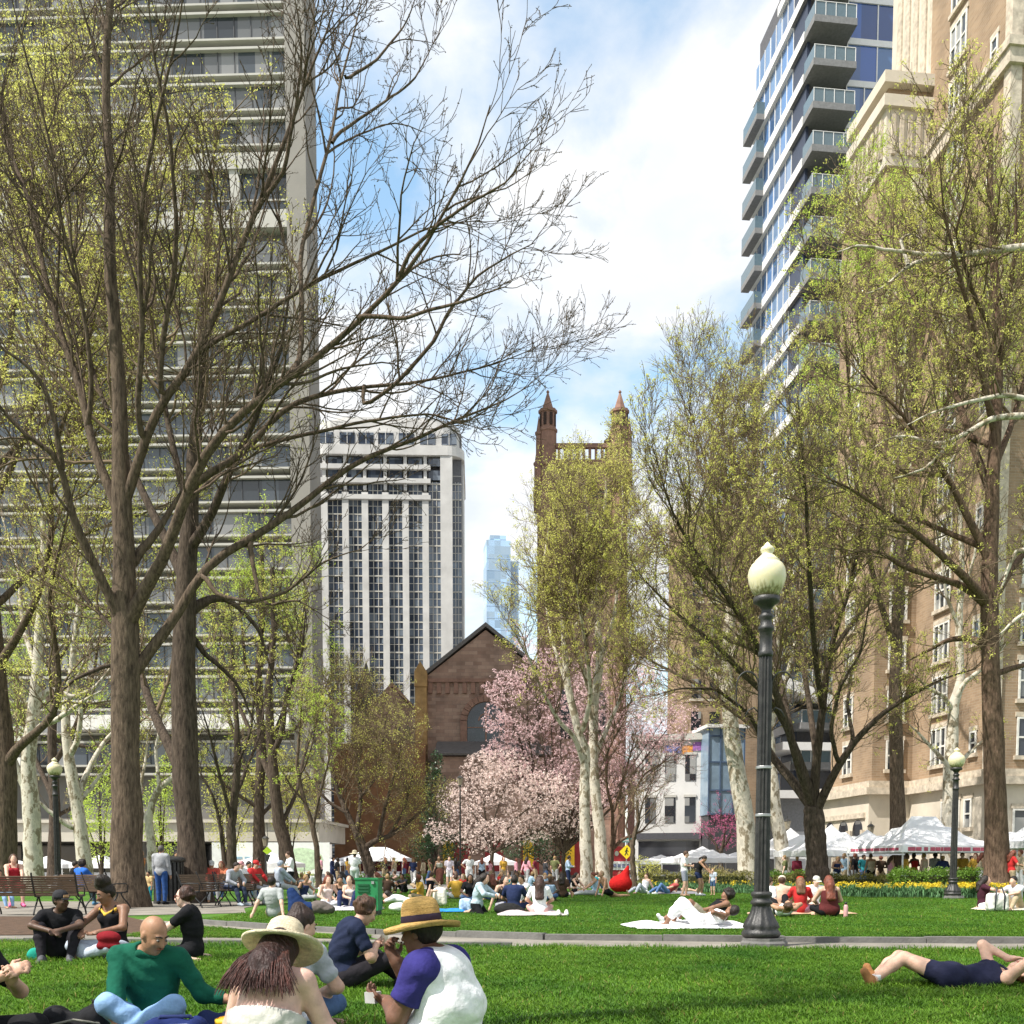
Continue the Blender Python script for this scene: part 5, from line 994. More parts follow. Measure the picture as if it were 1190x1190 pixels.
# pedestrian sign, street sign, round red sign
def signs():
    D = 66; b = P(728, 1008, D); t = thing('crossing_sign', 'yellow diamond pedestrian crossing sign with turquoise street sign on a post', 'sign', (b.x, b.y, 0)); s = D / FPX; Z = lambda py: (HZ - py) * s + 1.1
    MB().tube([(0, .05, 0), (0, .05, Z(975))], .035, 8).build('post', M_STEEL, t)
    h = .47; MB().prism([(0, Z(990) - h), (h, Z(990)), (0, Z(990) + h), (-h, Z(990))], -.02, 0).build('diamond', mat('sign_yellow', (.80, .62, .02), .5, .05), t)
    m = MB(); z = Z(990); m.ell((.02, -.03, z + .22), (.05, .008, .05)); m.bar((.0, -.03, z + .16), (-.02, -.03, z - .04), .09, .01, up=(0, 1, 0)); m.bar((-.02, -.03, z - .03), (-.12, -.03, z - .22), .05, .01, up=(0, 1, 0)); m.bar((-.02, -.03, z - .03), (.09, -.03, z - .2), .05, .01, up=(0, 1, 0)); m.bar((.0, -.03, z + .13), (.12, -.03, z + .02), .04, .01, up=(0, 1, 0)); m.bar((.0, -.03, z + .13), (-.11, -.03, z + .0), .04, .01, up=(0, 1, 0)); m.build('walker_symbol', M_IRON, t)
    MB().box(-.38, .38, .0, .03, Z(979), Z(974.5)).build('street_plate', mat('turquoise_plate', (.03, .30, .30), .5, .1), t)
    m = MB()
    for k in range(8): m.box(-.3 + k * .076, -.25 + k * .076, -.015, -.002, Z(978), Z(975.8))
    m.build('plate_lettering', M_WHT, t)
    b = P(718, 1008, 80); t = thing('red_kiosk', 'round topped red signboard with white panel under the crossing sign', 'sign', (b.x, b.y, 0)); s = 80 / FPX; Z = lambda py: (HZ - py) * s + 1.1
    MB().prism([(-.9, .4), (.9, .4)] + [(.9 * math.cos(a), Z(997) + .9 * math.sin(a)) for a in np.linspace(0, math.pi, 14)], 0, .25).build('board', mat('kiosk_red', (.42, .03, .04), .5, .15), t)
    MB().box(-.45, 1.05, -.06, -.01, Z(1011), Z(1001)).build('panel', mat('poster_white', (.72, .72, .74), .6, .2, 3), t)
    m = MB()
    for k in range(4): m.box(-.35 + k * .33, -.12 + k * .33, -.09, -.062, Z(1008), Z(1004))
    m.build('picture', mat('poster_blue', (.18, .2, .33), .6, .3, 5), t); MB().ell((-.1, -.03, Z(992)), (.16, .03, .2)).build('emblem', M_WHT, t)
    for x in (-.7, .7): MB().box(x - .05, x + .05, .05, .2, 0, .4).build('post', M_IRON, t)
    # kite-like yellow-green wind sock hanging from the lantern before the banner
    b = P(311, 1008, 50); z = P(311, 990, 50).z; t = thing('hanging_kite', 'yellow-green and dark striped kite hanging before the white banner', 'kite', (b.x, b.y, z)); k = 50 / FPX
    m = MB(); m.prism([(-5 * k, 1 * k), (0, 6 * k), (5 * k, 1 * k), (0, -3 * k)], -.06, .06); m.build('sail', mat('kite_lime', (.45, .62, .03), .6, .1), t); MB().prism([(-3.4 * k, -3.4 * k), (0, -3 * k), (3.4 * k, -3.4 * k), (0, -12 * k)], -.05, .05).build('tail', M_IRON, t); MB().tube([(0, 0, 8 * k), (.02, 0, 20 * k), (0, 0, 34 * k)], .015, 5).build('line', M_IRON, t)
signs()

# ================================================================== TENTS
M_TENT = mat('white_canvas', (.80, .80, .82), .7, .04, .8); M_POLE = mat('white_pole', (.6, .6, .6), .4, .1)
TG = 'white market tents'
def tent(px, D, w, d, top, label, eave=2.15, wall=None, rz=0, ridge=0., valance=None):
    b = P(px, 1008, D); t = thing('market_tent', label, 'tent', (b.x, b.y, 0), R(rz), TG); hw, hd = w / 2, d / 2
    n = 9; v = []; f = []
    for i in range(n):
        for j in range(n):
            x, y = (i / (n - 1) * 2 - 1), (j / (n - 1) * 2 - 1); xx = max(0, abs(x) - ridge) / (1 - ridge); q = max(xx, abs(y)); z = eave + .02 + (top - eave) * (1 - q) ** 1.25 - .05 * math.sin(q * math.pi) * (1 if abs(xx - abs(y)) > .15 else 0)
            v.append((x * hw, y * hd, z))
    f = [(i * n + j, (i + 1) * n + j, (i + 1) * n + j + 1, i * n + j + 1) for i in range(n - 1) for j in range(n - 1)]
    m = MB().add(v, f); m.build('canopy', M_TENT, t, False)
    m = MB(); 
    for (x0, x1, y0, y1) in ((-hw, hw, -hd - .015, -hd), (-hw, hw, hd, hd + .015), (-hw - .015, -hw, -hd, hd), (hw, hw + .015, -hd, hd)): m.box(x0, x1, y0, y1, eave - .26, eave + .03)
    va = m.build('valance', M_TENT, t)
    if valance:
        m = MB(); x = -hw + .25; rg = np.random.default_rng(5)
        while x < hw - .35:
            l = rg.uniform(.10, .42); m.box(x, x + l, -hd - .03, -hd - .017, eave - .20, eave - .04); x += l + rg.choice([.03, .03, .12])
        m.build('lettering', valance, va)
        m = MB(); y = -hd + .25
        while y < hd - .4:
            l = rg.uniform(.15, .45); m.box(-hw - .03, -hw - .017, y, y + l, eave - .18, eave - .06); y += l + .05
        m.build('lettering', valance, va)
    for x in (-hw + .05, hw - .05):
        for y in (-hd + .05, hd - .05): MB().box(x - .025, x + .025, y - .025, y + .025, 0, eave).build('leg', M_POLE, t)
    if wall: MB().box(-hw + .1, hw - .1, hd - .12, hd - .08, .1, eave - .2).build('back_wall', wall, t)
    MB().box(-hw + .3, hw - .3, -hd + .3, -hd + .9, .7, .75).box(-hw + .35, hw - .35, -hd + .35, -hd + .38, .02, .7).build('table', mat('table_cloth', (.55, .55, .58), .8, .2, 2), t)
    return t
M_MARK = mat('tent_print', (.50, .10, .16), .7)
M_MAROON = mat('maroon_cloth', (.26, .03, .05), .8, .2)
tent(1072, 46, 5.0, 4.2, 3.35, 'largest white market tent with maroon lettering on its valance, right of centre lawn', 2.0, None, 14, .25, M_MARK)
tent(1215, 44, 4.2, 4.2, 3.3, 'white market tent cut by the right edge behind the tall reddish tree', 2.15, None, 4)
tent(1007, 55, 4.6, 4, 3.1, 'white market tent with low roof just left of the lettered tent', 2.0, None, 8)
tent(965, 52, 4.4, 4, 3.25, 'white market tent right behind the vase shaped tree', 1.9, None, 8)
tent(918, 58, 4.6, 4, 3.3, 'white market tent right of the leaning mottled trunk', 2.0, None, 8)
tent(893, 66, 4.4, 4, 2.9, 'far white market tent seen just right of the lamp shaft', 1.9, None, 8)
tent(816, 66, 4.2, 4, 2.45, 'white peaked tent behind the standing couple', 1.65, None, 10)
tent(768, 82, 4, 3.4, 2.1, 'small grey-white tent low behind the flower bed left of the lamp', 1.6, None, 6)
tent(440, 85, 4.8, 4.2, 2.75, 'white market tent behind the twisted tree', 1.85, M_MAROON, -4, .4)
tent(415, 88, 3.6, 3.6, 2.3, 'lower white tent left of the twisted tree trunk', 1.7, None, -4)
tent(575, 90, 3.6, 3.6, 2.4, 'small peaked white tent before the red church doors', 1.55, None, 4)
tent(118, 72, 3.2, 3.2, 2.0, 'small white peaked tent left of the big bare trunk', 1.3, None, 0)
tent(58, 74, 3.2, 3.2, 1.95, 'small white tent behind the left lamp post', 1.3, None, 0)
tent(4, 74, 3.2, 3.2, 1.95, 'small white tent at the far left edge', 1.3, None, 0)
tent(312, 70, 4.2, 4, 2.2, 'low white tent in front of the white banner', 1.35, None, 0)
tent(376, 84, 3.4, 3.4, 2.1, 'white tent by the dark doorway left of the twisted tree', 1.5, None, 0)

# ================================================================== FLOWER BED
def strand_mesh(rg, n, region, h, w, lean=.25):
    """thin bent blades as one mesh; region() gives ground points"""
    p = region(n); n = len(p); a = rg.uniform(0, 2 * math.pi, n); hh = h * rg.uniform(.5, 1.2, n) * (1 + .25 * np.sin(p[:, 0] * 5.3 + 2 * np.sin(p[:, 1] * 3.1)) * np.sin(p[:, 1] * 4.7)); ww = w * rg.uniform(.7, 1.3, n)
    d = np.stack([np.cos(a), np.sin(a), np.zeros(n)], 1); s = np.stack([-np.sin(a), np.cos(a), np.zeros(n)], 1); ln = (lean * hh * rg.uniform(.2, 1.6, n))[:, None]
    up = np.array([[0, 0, 1.]]); b = np.concatenate([p, np.zeros((n, 1))], 1)
    v = np.stack([b - s * ww[:, None] / 2, b + s * ww[:, None] / 2, b + up * hh[:, None] * .55 + d * ln * .35 + s * ww[:, None] * .42, b + up * hh[:, None] * .55 + d * ln * .35 - s * ww[:, None] * .42, b + up * hh[:, None] * (1 - .2 * lean) + d * ln], 1).reshape(-1, 3)
    o = np.arange(n)[:, None] * 5; return v, (o + np.array([[2, 3, 4]])), (o + np.array([[0, 1, 2, 3]]))
L_DAFF = leafmat('daffodil_leaf', (.10, .22, .09), .4, .25); L_YEL = leafmat('daffodil_petal', (.80, .60, .04), .2, .3)
L_BOX = leafmat('hedge_leaf', (.13, .24, .03), .4, .25, .5); L_HEDGE2 = leafmat('olive_hedge_leaf', (.20, .19, .05), .4, .25)
def bed():
    rg = np.random.default_rng(77)
    A = [np.array(P(px, 1008, d)[:2]) for px, d in ((748, 47), (905, 42), (1010, 37.5), (1130, 36.5), (1185, 36))]
    def reg(n):
        i = rg.integers(0, len(A) - 1, n); t = rg.uniform(0, 1, (n, 1)); q = np.array(A); p = q[i] * (1 - t) + q[i + 1] * t; return p + np.stack([np.zeros(n), rg.uniform(0, 2.4, n)], 1)
    v, t3, q4 = strand_mesh(rg, 15000, reg, .42, .032); npmesh('daffodil_leaves', v, t3, q4, [L_DAFF]); tag(bpy.data.objects['daffodil_leaves'], 'green daffodil leaves filling the flower bed at the back of the right lawn', 'flower bed', None, 'stuff')
    p = reg(1500); d = np.clip((p[:, 0] - 10) / 8, 0.15, 1); p = p[rg.random(len(p)) < d]; c = np.concatenate([p, rg.uniform(.36, .52, (len(p), 1))], 1)
    V, Q = leafquads(rg, np.repeat(c, 6, 0) + rg.normal(0, .028, (len(c) * 6, 3)), .085); o = npmesh('daffodil_blooms', V, quads=Q, mats=[L_YEL]); tag(o, 'yellow daffodil blooms over the flower bed at the back of the right lawn', 'flowers', None, 'stuff')
    sheet('bed_soil', [tuple(a - np.array((0, .15))) for a in A] + [tuple(a + np.array((0, 5))) for a in A[::-1]], .014, M_MULCH)
bed()
HG = 'clipped hedges behind the flower bed'
def hedge(label, px0, px1, D, h, leaf, seed, n=5200, dep=1.1):
    rg = np.random.default_rng(seed); a, b = P(px0, 1008, D), P(px1, 1008, D); c = (a + b) / 2; L = (b - a).length; t = thing('hedge', label, 'hedge', (c.x, c.y, 0), 0, HG)
    u = rg.uniform(-1, 1, (n, 3)); k = rg.integers(0, 3, n); s = np.sign(rg.uniform(-1, 1, n)); u[np.arange(n), k] = s * rg.uniform(.8, 1.06, n); u[:, 2] = np.abs(u[:, 2])
    lump = 1 + .10 * np.sin(u[:, 0] * L * 2.3 + seed) + .07 * np.sin(u[:, 0] * L * 5 + u[:, 1] * 3)
    p = u * np.array((L / 2, dep / 2, h)); p[:, 2] *= lump; p[:, 2] = np.maximum(p[:, 2], .04)
    emit('crown', [leafquads(rg, p, .10, .4)], leaf, t, False)
    m = MB(); m.box(-L / 2 * .88, L / 2 * .88, -dep * .36, dep * .36, .02, h * .8); m.build('twig_core', mat('hedge_core', (.05, .055, .02), .95, .4, 8), t)
    for k in range(int(L / .7)): pass
hedge('bright green boxwood hedge under the lettered tent', 1038, 1135, 40.2, .95, L_BOX, 1, 6500)
hedge('olive hedge left of the boxwood, behind the yellow daffodils', 905, 1030, 44.5, .75, L_HEDGE2, 2, 6000)
hedge('olive hedge between the lamp post and the standing couple', 745, 872, 49.5, .85, L_HEDGE2, 3, 5000)
hedge('green hedge left of the vase shaped tree, right of the lamp post', 886, 935, 46, .85, L_BOX, 4, 3000)
hedge('far low hedge along the plaza behind the lawn sitters', 402, 520, 66, .6, L_BOX, 5, 4000)

# ================================================================== GRASS
def grass():
    L_GR = leafmat('grass_blade', (.15, .33, .036), .5, .35, .5)
    t = L_GR.node_tree; N = t.nodes.new; L = t.links.new; rp = [n for n in t.nodes if n.type == 'VALTORGB'][0]; pb = t.nodes['Principled BSDF']; tr = [n for n in t.nodes if n.type == 'BSDF_TRANSLUCENT'][0]
    k = rp.color_ramp.elements.new(.975); k.color = (.16, .34, .04, 1); k = rp.color_ramp.elements.new(.985); k.color = (.34, .30, .12, 1); rp.color_ramp.elements[-1].color = (.40, .34, .16, 1)
    tc = N('ShaderNodeTexCoord'); no = N('ShaderNodeTexNoise'); no.inputs['Scale'].default_value = .6; no.inputs['Detail'].default_value = 8; no.inputs['Roughness'].default_value = .7; L(tc.outputs['Object'], no.inputs['Vector'])
    r2 = N('ShaderNodeValToRGB'); e = r2.color_ramp.elements; e[0].position = .34; e[0].color = (.42, .60, .5, 1); e[1].position = .68; e[1].color = (1.55, 1.3, 1.0, 1); L(no.outputs['Fac'], r2.inputs[0])
    mx = N('ShaderNodeMix'); mx.data_type = 'RGBA'; mx.blend_type = 'MULTIPLY'; mx.inputs[0].default_value = 1; L(rp.outputs[0], mx.inputs[6]); L(r2.outputs[0], mx.inputs[7]); L(mx.outputs[2], pb.inputs['Base Color']); L(mx.outputs[2], tr.inputs['Color'])
    rg = np.random.default_rng(9)
    near = np.array([[p[0], p[1]] for p in PATH_NEAR]); far = np.array([[p[0], p[1]] for p in PATH_FAR])
    yn = lambda x: np.interp(x, near[:, 0], near[:, 1]); yf = lambda x: np.interp(x, far[:, 0], far[:, 1])
    def reg1(n):
        d = 5.4 + (16.2 - 5.4) * rg.uniform(0, 1, n) ** 1.35; x = rg.uniform(-1, 1, n) * (.52 * d + 2.6); k = d < yn(x) - .12; p = np.stack([x, d], 1)[k]
        cl = np.sin(p[:, 0] * 3.1 + np.sin(p[:, 1] * 2.2)) * np.sin(p[:, 1] * 2.7 + 1) ; w = np.sin(p[:, 0] * .9 + 1.3 * np.sin(p[:, 1] * .8)) * np.sin(p[:, 1] * 1.1 + .7); return p[rg.random(len(p)) < np.clip(.72 + .25 * cl + .3 * w, .18, 1)]
    def reg2(n):
        d = 15 + 30 * rg.uniform(0, 1, n) ** 1.6; x = rg.uniform(-1, 1, n) * (.52 * d + 3)
        lim = np.where(x < -6.5, 99, yf(x) + .14); k = (d > lim); return np.stack([x, d], 1)[k]
    def reg3(n):  # strip of lawn between the left path edge and the mulch
        x = rg.uniform(-6.2, -2.2, n); lo = yn(x) + 1.2; hi = yf(x) - .8; y = rg.uniform(0, 1, n) * (hi - lo) + lo; return np.stack([x, y], 1)[(hi - lo) > .2]
    for nm, n, rgn, h, w, lab in (('grass', 400000, reg1, .085, .0095, 'mown green grass of the near lawn'), ('grass', 220000, reg2, .06, .016, 'mown green grass of the lawn beyond the path'), ('grass', 16000, reg3, .06, .012, 'strip of grass beside the path at left')):
        v, t3, q4 = strand_mesh(rg, n, rgn, h, w, .75); o = npmesh(nm, v, t3, q4, [L_GR]); tag(o, lab, 'grass', None, 'stuff')
    sheet('grass_strip', [(-6.4, 17.2), (-4.4, 16.1), (-2.0, 15.5), (-2.6, 16.6), (-4.6, 17.9), (-6.3, 19.2)], .013, bpy.data.materials['lawn_soil'])
grass()
# ================================================================== PEOPLE: smooth-blended bodies meshed with surface nets
V3 = lambda *a: np.array(a, float)
def nrm(v): v = np.asarray(v, float); return v / (np.linalg.norm(v) + 1e-9)
def rc(a, b, r1, r2=None, k=.03): return ('c', np.asarray(a, float), np.asarray(b, float), r1, r1 if r2 is None else r2, k)
def el(c, r, ax=None, k=.03): return ('e', np.asarray(c, float), np.asarray(r, float), np.eye(3) if ax is None else np.array(ax, float), k)
def sdf_mesh(prims, h, cuts=(), subs=(), wrinkle=0., seed=0):
    lo, hi = [], []
    for p in prims:
        if p[0] == 'c': R_ = max(p[3], p[4]); lo.append(np.minimum(p[1], p[2]) - R_); hi.append(np.maximum(p[1], p[2]) + R_)
        else: R_ = p[2].max(); lo.append(p[1] - R_); hi.append(p[1] + R_)
    lo = np.min(lo, 0) - 3 * h; hi = np.max(hi, 0) + 3 * h; n = np.ceil((hi - lo) / h).astype(int) + 1
    ax = [lo[i] + h * np.arange(n[i]) for i in range(3)]; F = np.full(n, 9., np.float32)
    def sub(p, pad):
        if p[0] == 'c': R_ = max(p[3], p[4]); a, b = np.minimum(p[1], p[2]) - R_ - pad, np.maximum(p[1], p[2]) + R_ + pad
        else: R_ = p[2].max(); a, b = p[1] - R_ - pad, p[1] + R_ + pad
        i0 = np.clip(np.floor((a - lo) / h).astype(int), 0, n - 1); i1 = np.clip(np.ceil((b - lo) / h).astype(int) + 1, 1, n); sl = tuple(slice(i0[i], i1[i]) for i in range(3))
        X = np.stack(np.meshgrid(*[ax[i][sl[i]] for i in range(3)], indexing='ij'), -1); return sl, X
    def dist(p, X):
        if p[0] == 'c':
            ba = p[2] - p[1]; t = np.clip(((X - p[1]) @ ba) / (ba @ ba + 1e-9), 0, 1); return np.linalg.norm(X - p[1] - t[..., None] * ba, axis=-1) - (p[3] + (p[4] - p[3]) * t)
        q = (X - p[1]) @ p[3].T; k0 = np.linalg.norm(q / p[2], axis=-1); k1 = np.linalg.norm(q / p[2] ** 2, axis=-1) + 1e-6; return k0 * (k0 - 1) / k1
    for p in prims:
        k = max(p[-1], 1e-4); sl, X = sub(p, k + 3 * h)
        if X.size == 0: continue
        d = dist(p, X); f = F[sl]; m = np.clip(.5 + .5 * (f - d) / k, 0, 1); F[sl] = f * (1 - m) + d * m - k * m * (1 - m)
    if wrinkle:
        X = np.stack(np.meshgrid(*ax, indexing='ij'), -1); a = seed * 1.7
        u = X[..., 2] + .45 * X[..., 0] + .3 * X[..., 1] + .05 * np.sin(X[..., 0] * 13 + a) + .04 * np.sin(X[..., 1] * 17 + a); g_ = np.clip(.5 + .9 * np.sin(X[..., 0] * 7 + a) * np.sin(X[..., 2] * 9 + a * 2), 0, 1); w = np.sin(u * 62) * g_ + .7 * np.sin((X[..., 2] - .7 * X[..., 0] + .04 * np.sin(X[..., 1] * 15)) * 48 + a) * (1 - g_); F = F + wrinkle * w
    for p in subs:
        sl, X = sub(p, 3 * h); 
        if X.size: F[sl] = np.maximum(F[sl], -dist(p, X))
    if cuts:
        X = np.stack(np.meshgrid(*ax, indexing='ij'), -1)
        for (c, nn) in cuts: F = np.maximum(F, (X - np.asarray(c)) @ nrm(nn))
    S = F < 0; c = [S[i:n[0] - 1 + i, j:n[1] - 1 + j, k:n[2] - 1 + k] for i in (0, 1) for j in (0, 1) for k in (0, 1)]
    cnt = sum(q.astype(np.int8) for q in c); act = (cnt > 0) & (cnt < 8); idx = -np.ones(act.shape, int); A = np.argwhere(act); idx[act] = np.arange(len(A))
    if len(A) == 0: return np.zeros((0, 3)), np.zeros((0, 4), int)
    acc = np.zeros((len(A), 3)); num = np.zeros(len(A)); cs = [(i, j, k) for i in (0, 1) for j in (0, 1) for k in (0, 1)]
    val = {q: F[A[:, 0] + q[0], A[:, 1] + q[1], A[:, 2] + q[2]] for q in cs}
    for p in cs:
        for d in range(3):
            if p[d]: continue
            q = tuple(1 if e == d else p[e] for e in range(3)); a, b = val[p], val[q]; x = (a < 0) != (b < 0); t = np.where(x, a / np.where(x, a - b, 1), 0)
            pt = np.tile(np.array(p, float), (len(A), 1)); pt[:, d] = t; acc[x] += pt[x]; num[x] += 1
    V = lo + h * (A + acc / num[:, None]); Q = []
    for d in range(3):
        e1, e2 = [(1, 2), (2, 0), (0, 1)][d]; s0 = [slice(1, n[i] - 1) for i in range(3)]; s1 = list(s0); s0[d] = slice(0, n[d] - 1); s1[d] = slice(1, n[d])
        a, b = S[tuple(s0)], S[tuple(s1)]; E = np.argwhere(a != b)
        if not len(E): continue
        off = np.ones(3, int); off[d] = 0; G_ = E + off; fl = a[tuple(E.T)]
        def ci(o1, o2): g = G_.copy(); g[:, e1] -= o1; g[:, e2] -= o2; return idx[tuple(g.T)]
        q = np.stack([ci(1, 1), ci(0, 1), ci(0, 0), ci(1, 0)], 1); q[~fl] = q[~fl][:, ::-1]; Q.append(q)
    return V, np.concatenate(Q)

def skinmat(c):
    k = 'skin_%d_%d_%d' % tuple(int(x * 255) for x in c)
    if k in MATS: return MATS[k]
    m = mat(k, c, .5, .2, 12, .12, 60, spec=.35); b = m.node_tree.nodes['Principled BSDF']; b.inputs['Subsurface Weight'].default_value = .12; b.inputs['Subsurface Radius'].default_value = (.02, .008, .004); return m
def clothmat(c): return mat('cloth_%d_%d_%d' % tuple(int(x * 255) for x in c), c, .88, .2, 11, .5, 20, spec=.15)
def hairmat(c): return mat('hair_%d_%d_%d' % tuple(int(x * 255) for x in c), c, .5, .55, 10, .9, 16, spec=.35, stretch=(3, 3, .6))
def ik(a, c, l1, l2, hint):
    d = c - a; L = np.linalg.norm(d)
    if L > (l1 + l2) * .998: c = a + d / L * (l1 + l2) * .998; d = c - a; L = np.linalg.norm(d)
    u = d / L; x = (l1 * l1 - l2 * l2 + L * L) / (2 * L); y = math.sqrt(max(l1 * l1 - x * x, 0)); h = np.asarray(hint, float); h = h - (h @ u) * u; return a + u * x + nrm(h) * y, c
# poses: pelvis, spine direction, hands (right -x, left +x), elbow hints, ankles, knee hints, toe directions, head direction
POSES = dict(
    cross=dict(pel=(0, 0, .12), sp=(0, -.18, 1), hd=((-.14, -.36, .24), (.14, -.36, .24)), eh=((-1, .4, -.2), (1, .4, -.2)), an=((.14, -.30, .07), (-.16, -.40, .07)), kh=((-1, -.5, .3), (1, -.5, .3)), te=((1, -.3, 0), (-1, -.3, 0)), hf=(0, -1, -.25)),
    knees=dict(pel=(0, 0, .12), sp=(0, -.25, 1), hd=((-.06, -.48, .40), (.06, -.49, .40)), eh=((-1, .2, .1), (1, .2, .1)), an=((-.16, -.46, .06), (.16, -.46, .06)), kh=((-.25, -.2, 1), (.25, -.2, 1)), te=((-.1, -1, 0), (.1, -1, 0)), hf=(0, -1, -.1)),
    lean=dict(pel=(0, 0, .12), sp=(0, .38, 1), hd=((-.30, .36, .05), (.30, .36, .05)), eh=((-.6, 1, .3), (.6, 1, .3)), an=((-.12, -.80, .06), (.14, -.62, .06)), kh=((0, 0, 1), (0, 0, 1)), te=((0, -.5, .8), (0, -1, .1)), hf=(0, -1, -.05)),
    long=dict(pel=(0, 0, .12), sp=(0, -.1, 1), hd=((-.16, -.40, .25), (.14, -.42, .26)), eh=((-1, .3, -.2), (1, .3, -.2)), an=((-.1, -.84, .06), (.08, -.85, .06)), kh=((0, 0, 1), (0, 0, 1)), te=((-.2, -.4, .9), (.2, -.4, .9)), hf=(0, -1, -.3)),
    side=dict(pel=(0, 0, .12), sp=(.1, -.08, 1), hd=((-.32, .05, .06), (.16, -.34, .30)), eh=((-1, .3, .1), (1, .2, -.3)), an=((.42, -.10, .07), (.36, .08, .07)), kh=((-.3, -1, .2), (.6, -1, .3)), te=((1, .3, 0), (1, .5, 0)), hf=(.1, -1, -.15)),
    kneel=dict(pel=(0, .05, .30), sp=(0, -.3, 1), hd=((-.12, -.42, .42), (.12, -.44, .42)), eh=((-1, .2, -.3), (1, .2, -.3)), an=((-.12, .16, .07), (.12, .16, .07)), kh=((-.1, -1, -.1), (.1, -1, -.1)), te=((0, 1, -.2), (0, 1, -.2)), hf=(0, -1, -.4)),
    stand=dict(pel=(0, 0, .93), sp=(0, -.03, 1), hd=((-.25, -.06, .82), (.25, -.10, .84)), eh=((-.4, 1, 0), (.4, 1, 0)), an=((-.10, .02, .08), (.11, -.03, .08)), kh=((-.1, -1, 0), (.1, -1, 0)), te=((-.3, -1, 0), (.3, -1, 0)), hf=(0, -1, -.05)),
    stand2=dict(pel=(.03, 0, .92), sp=(-.04, -.05, 1), hd=((-.14, -.28, 1.12), (.10, -.30, 1.14)), eh=((-1, .3, -.6), (1, .3, -.6)), an=((-.12, .04, .08), (.13, -.06, .08)), kh=((-.1, -1, 0), (.1, -1, 0)), te=((-.4, -1, 0), (.3, -1, 0)), hf=(.2, -1, -.3)),
    akimbo=dict(pel=(0, 0, .92), sp=(.03, 0, 1), hd=((-.19, -.02, 1.02), (.24, -.05, .85)), eh=((-1, .3, 0), (.6, 1, 0)), an=((-.13, .02, .08), (.12, -.04, .08)), kh=((-.1, -1, 0), (.1, -1, 0)), te=((-.4, -1, 0), (.4, -1, 0)), hf=(.3, -1, 0)),
    walk=dict(pel=(0, 0, .90), sp=(0, -.08, 1), hd=((-.24, -.22, .92), (.25, .18, .86)), eh=((-.3, 1, 0), (.3, 1, 0)), an=((-.09, .26, .12), (.09, -.28, .08)), kh=((0, -1, 0), (0, -1, 0)), te=((0, -1, -.3), (0, -1, .2)), hf=(0, -1, -.05)),
    bend=dict(pel=(0, .06, .90), sp=(0, -.75, 1), hd=((-.12, -.62, .78), (.14, -.60, .76)), eh=((-1, 0, .2), (1, 0, .2)), an=((-.11, .03, .08), (.12, -.04, .08)), kh=((0, -1, 0), (0, -1, 0)), te=((-.2, -1, 0), (.2, -1, 0)), hf=(0, -.8, -.8)),
    bench=dict(pel=(0, .1, .54), sp=(0, .02, 1), hd=((-.16, -.36, .62), (.14, -.34, .64)), eh=((-1, .4, -.3), (1, .4, -.3)), an=((-.14, -.46, .08), (.14, -.40, .08)), kh=((-.1, -1, .6), (.1, -1, .6)), te=((-.2, -1, 0), (.2, -1, 0)), hf=(0, -1, -.3)),
    lie=dict(pel=(0, 0, .12), sp=(0, 1, .06), hd=((-.10, .22, .27), (.12, .26, .27)), eh=((-1, 0, .1), (1, 0, .1)), an=((-.12, -.50, .06), (.14, -.62, .06)), kh=((0, 0, 1), (.1, 0, 1)), te=((0, -1, .3), (0, -1, .2)), hf=(0, -.15, 1), hu=(0, 1, .1)),
    flat=dict(pel=(0, 0, .12), sp=(0, 1, .05), hd=((-.34, .1, .06), (.34, .06, .06)), eh=((-1, 0, .1), (1, 0, .1)), an=((-.12, -.86, .08), (.12, -.86, .08)), kh=((0, 0, 1), (0, 0, 1)), te=((-.3, -.3, 1), (.3, -.3, 1)), hf=(.5, -.1, 1), hu=(0, 1, .1)),
    prone=dict(pel=(0, 0, .13), sp=(0, -1, .22), hd=((-.16, -.92, .10), (.14, -.94, .10)), eh=((-1, 0, -.2), (1, 0, -.2)), an=((-.08, .84, .10), (.10, .52, .44)), kh=((0, 0, -1), (0, 0, -1)), te=((0, 1, 0), (0, .2, 1)), hf=(0, -1, -.1), hu=(0, -.1, 1)),
    updog=dict(pel=(0, 0, .22), sp=(0, -.40, 1), hd=((-.22, -.34, .05), (.22, -.34, .05)), eh=((-.3, 1, 0), (.3, 1, 0)), an=((-.1, .80, .08), (.1, .82, .08)), kh=((0, 0, -1), (0, 0, -1)), te=((0, 1, -.1), (0, 1, -.1)), hf=(0, -1, .25)),
    recline=dict(pel=(0, 0, .12), sp=(0, .9, .62), hd=((-.34, .62, .06), (.12, -.12, .24)), eh=((-.4, 1, -.3), (1, .2, 0)), an=((-.10, -.78, .06), (.12, -.56, .06)), kh=((0, 0, 1), (.1, 0, 1)), te=((0, -.5, .8), (0, -1, .1)), hf=(0, -1, .15)),
)
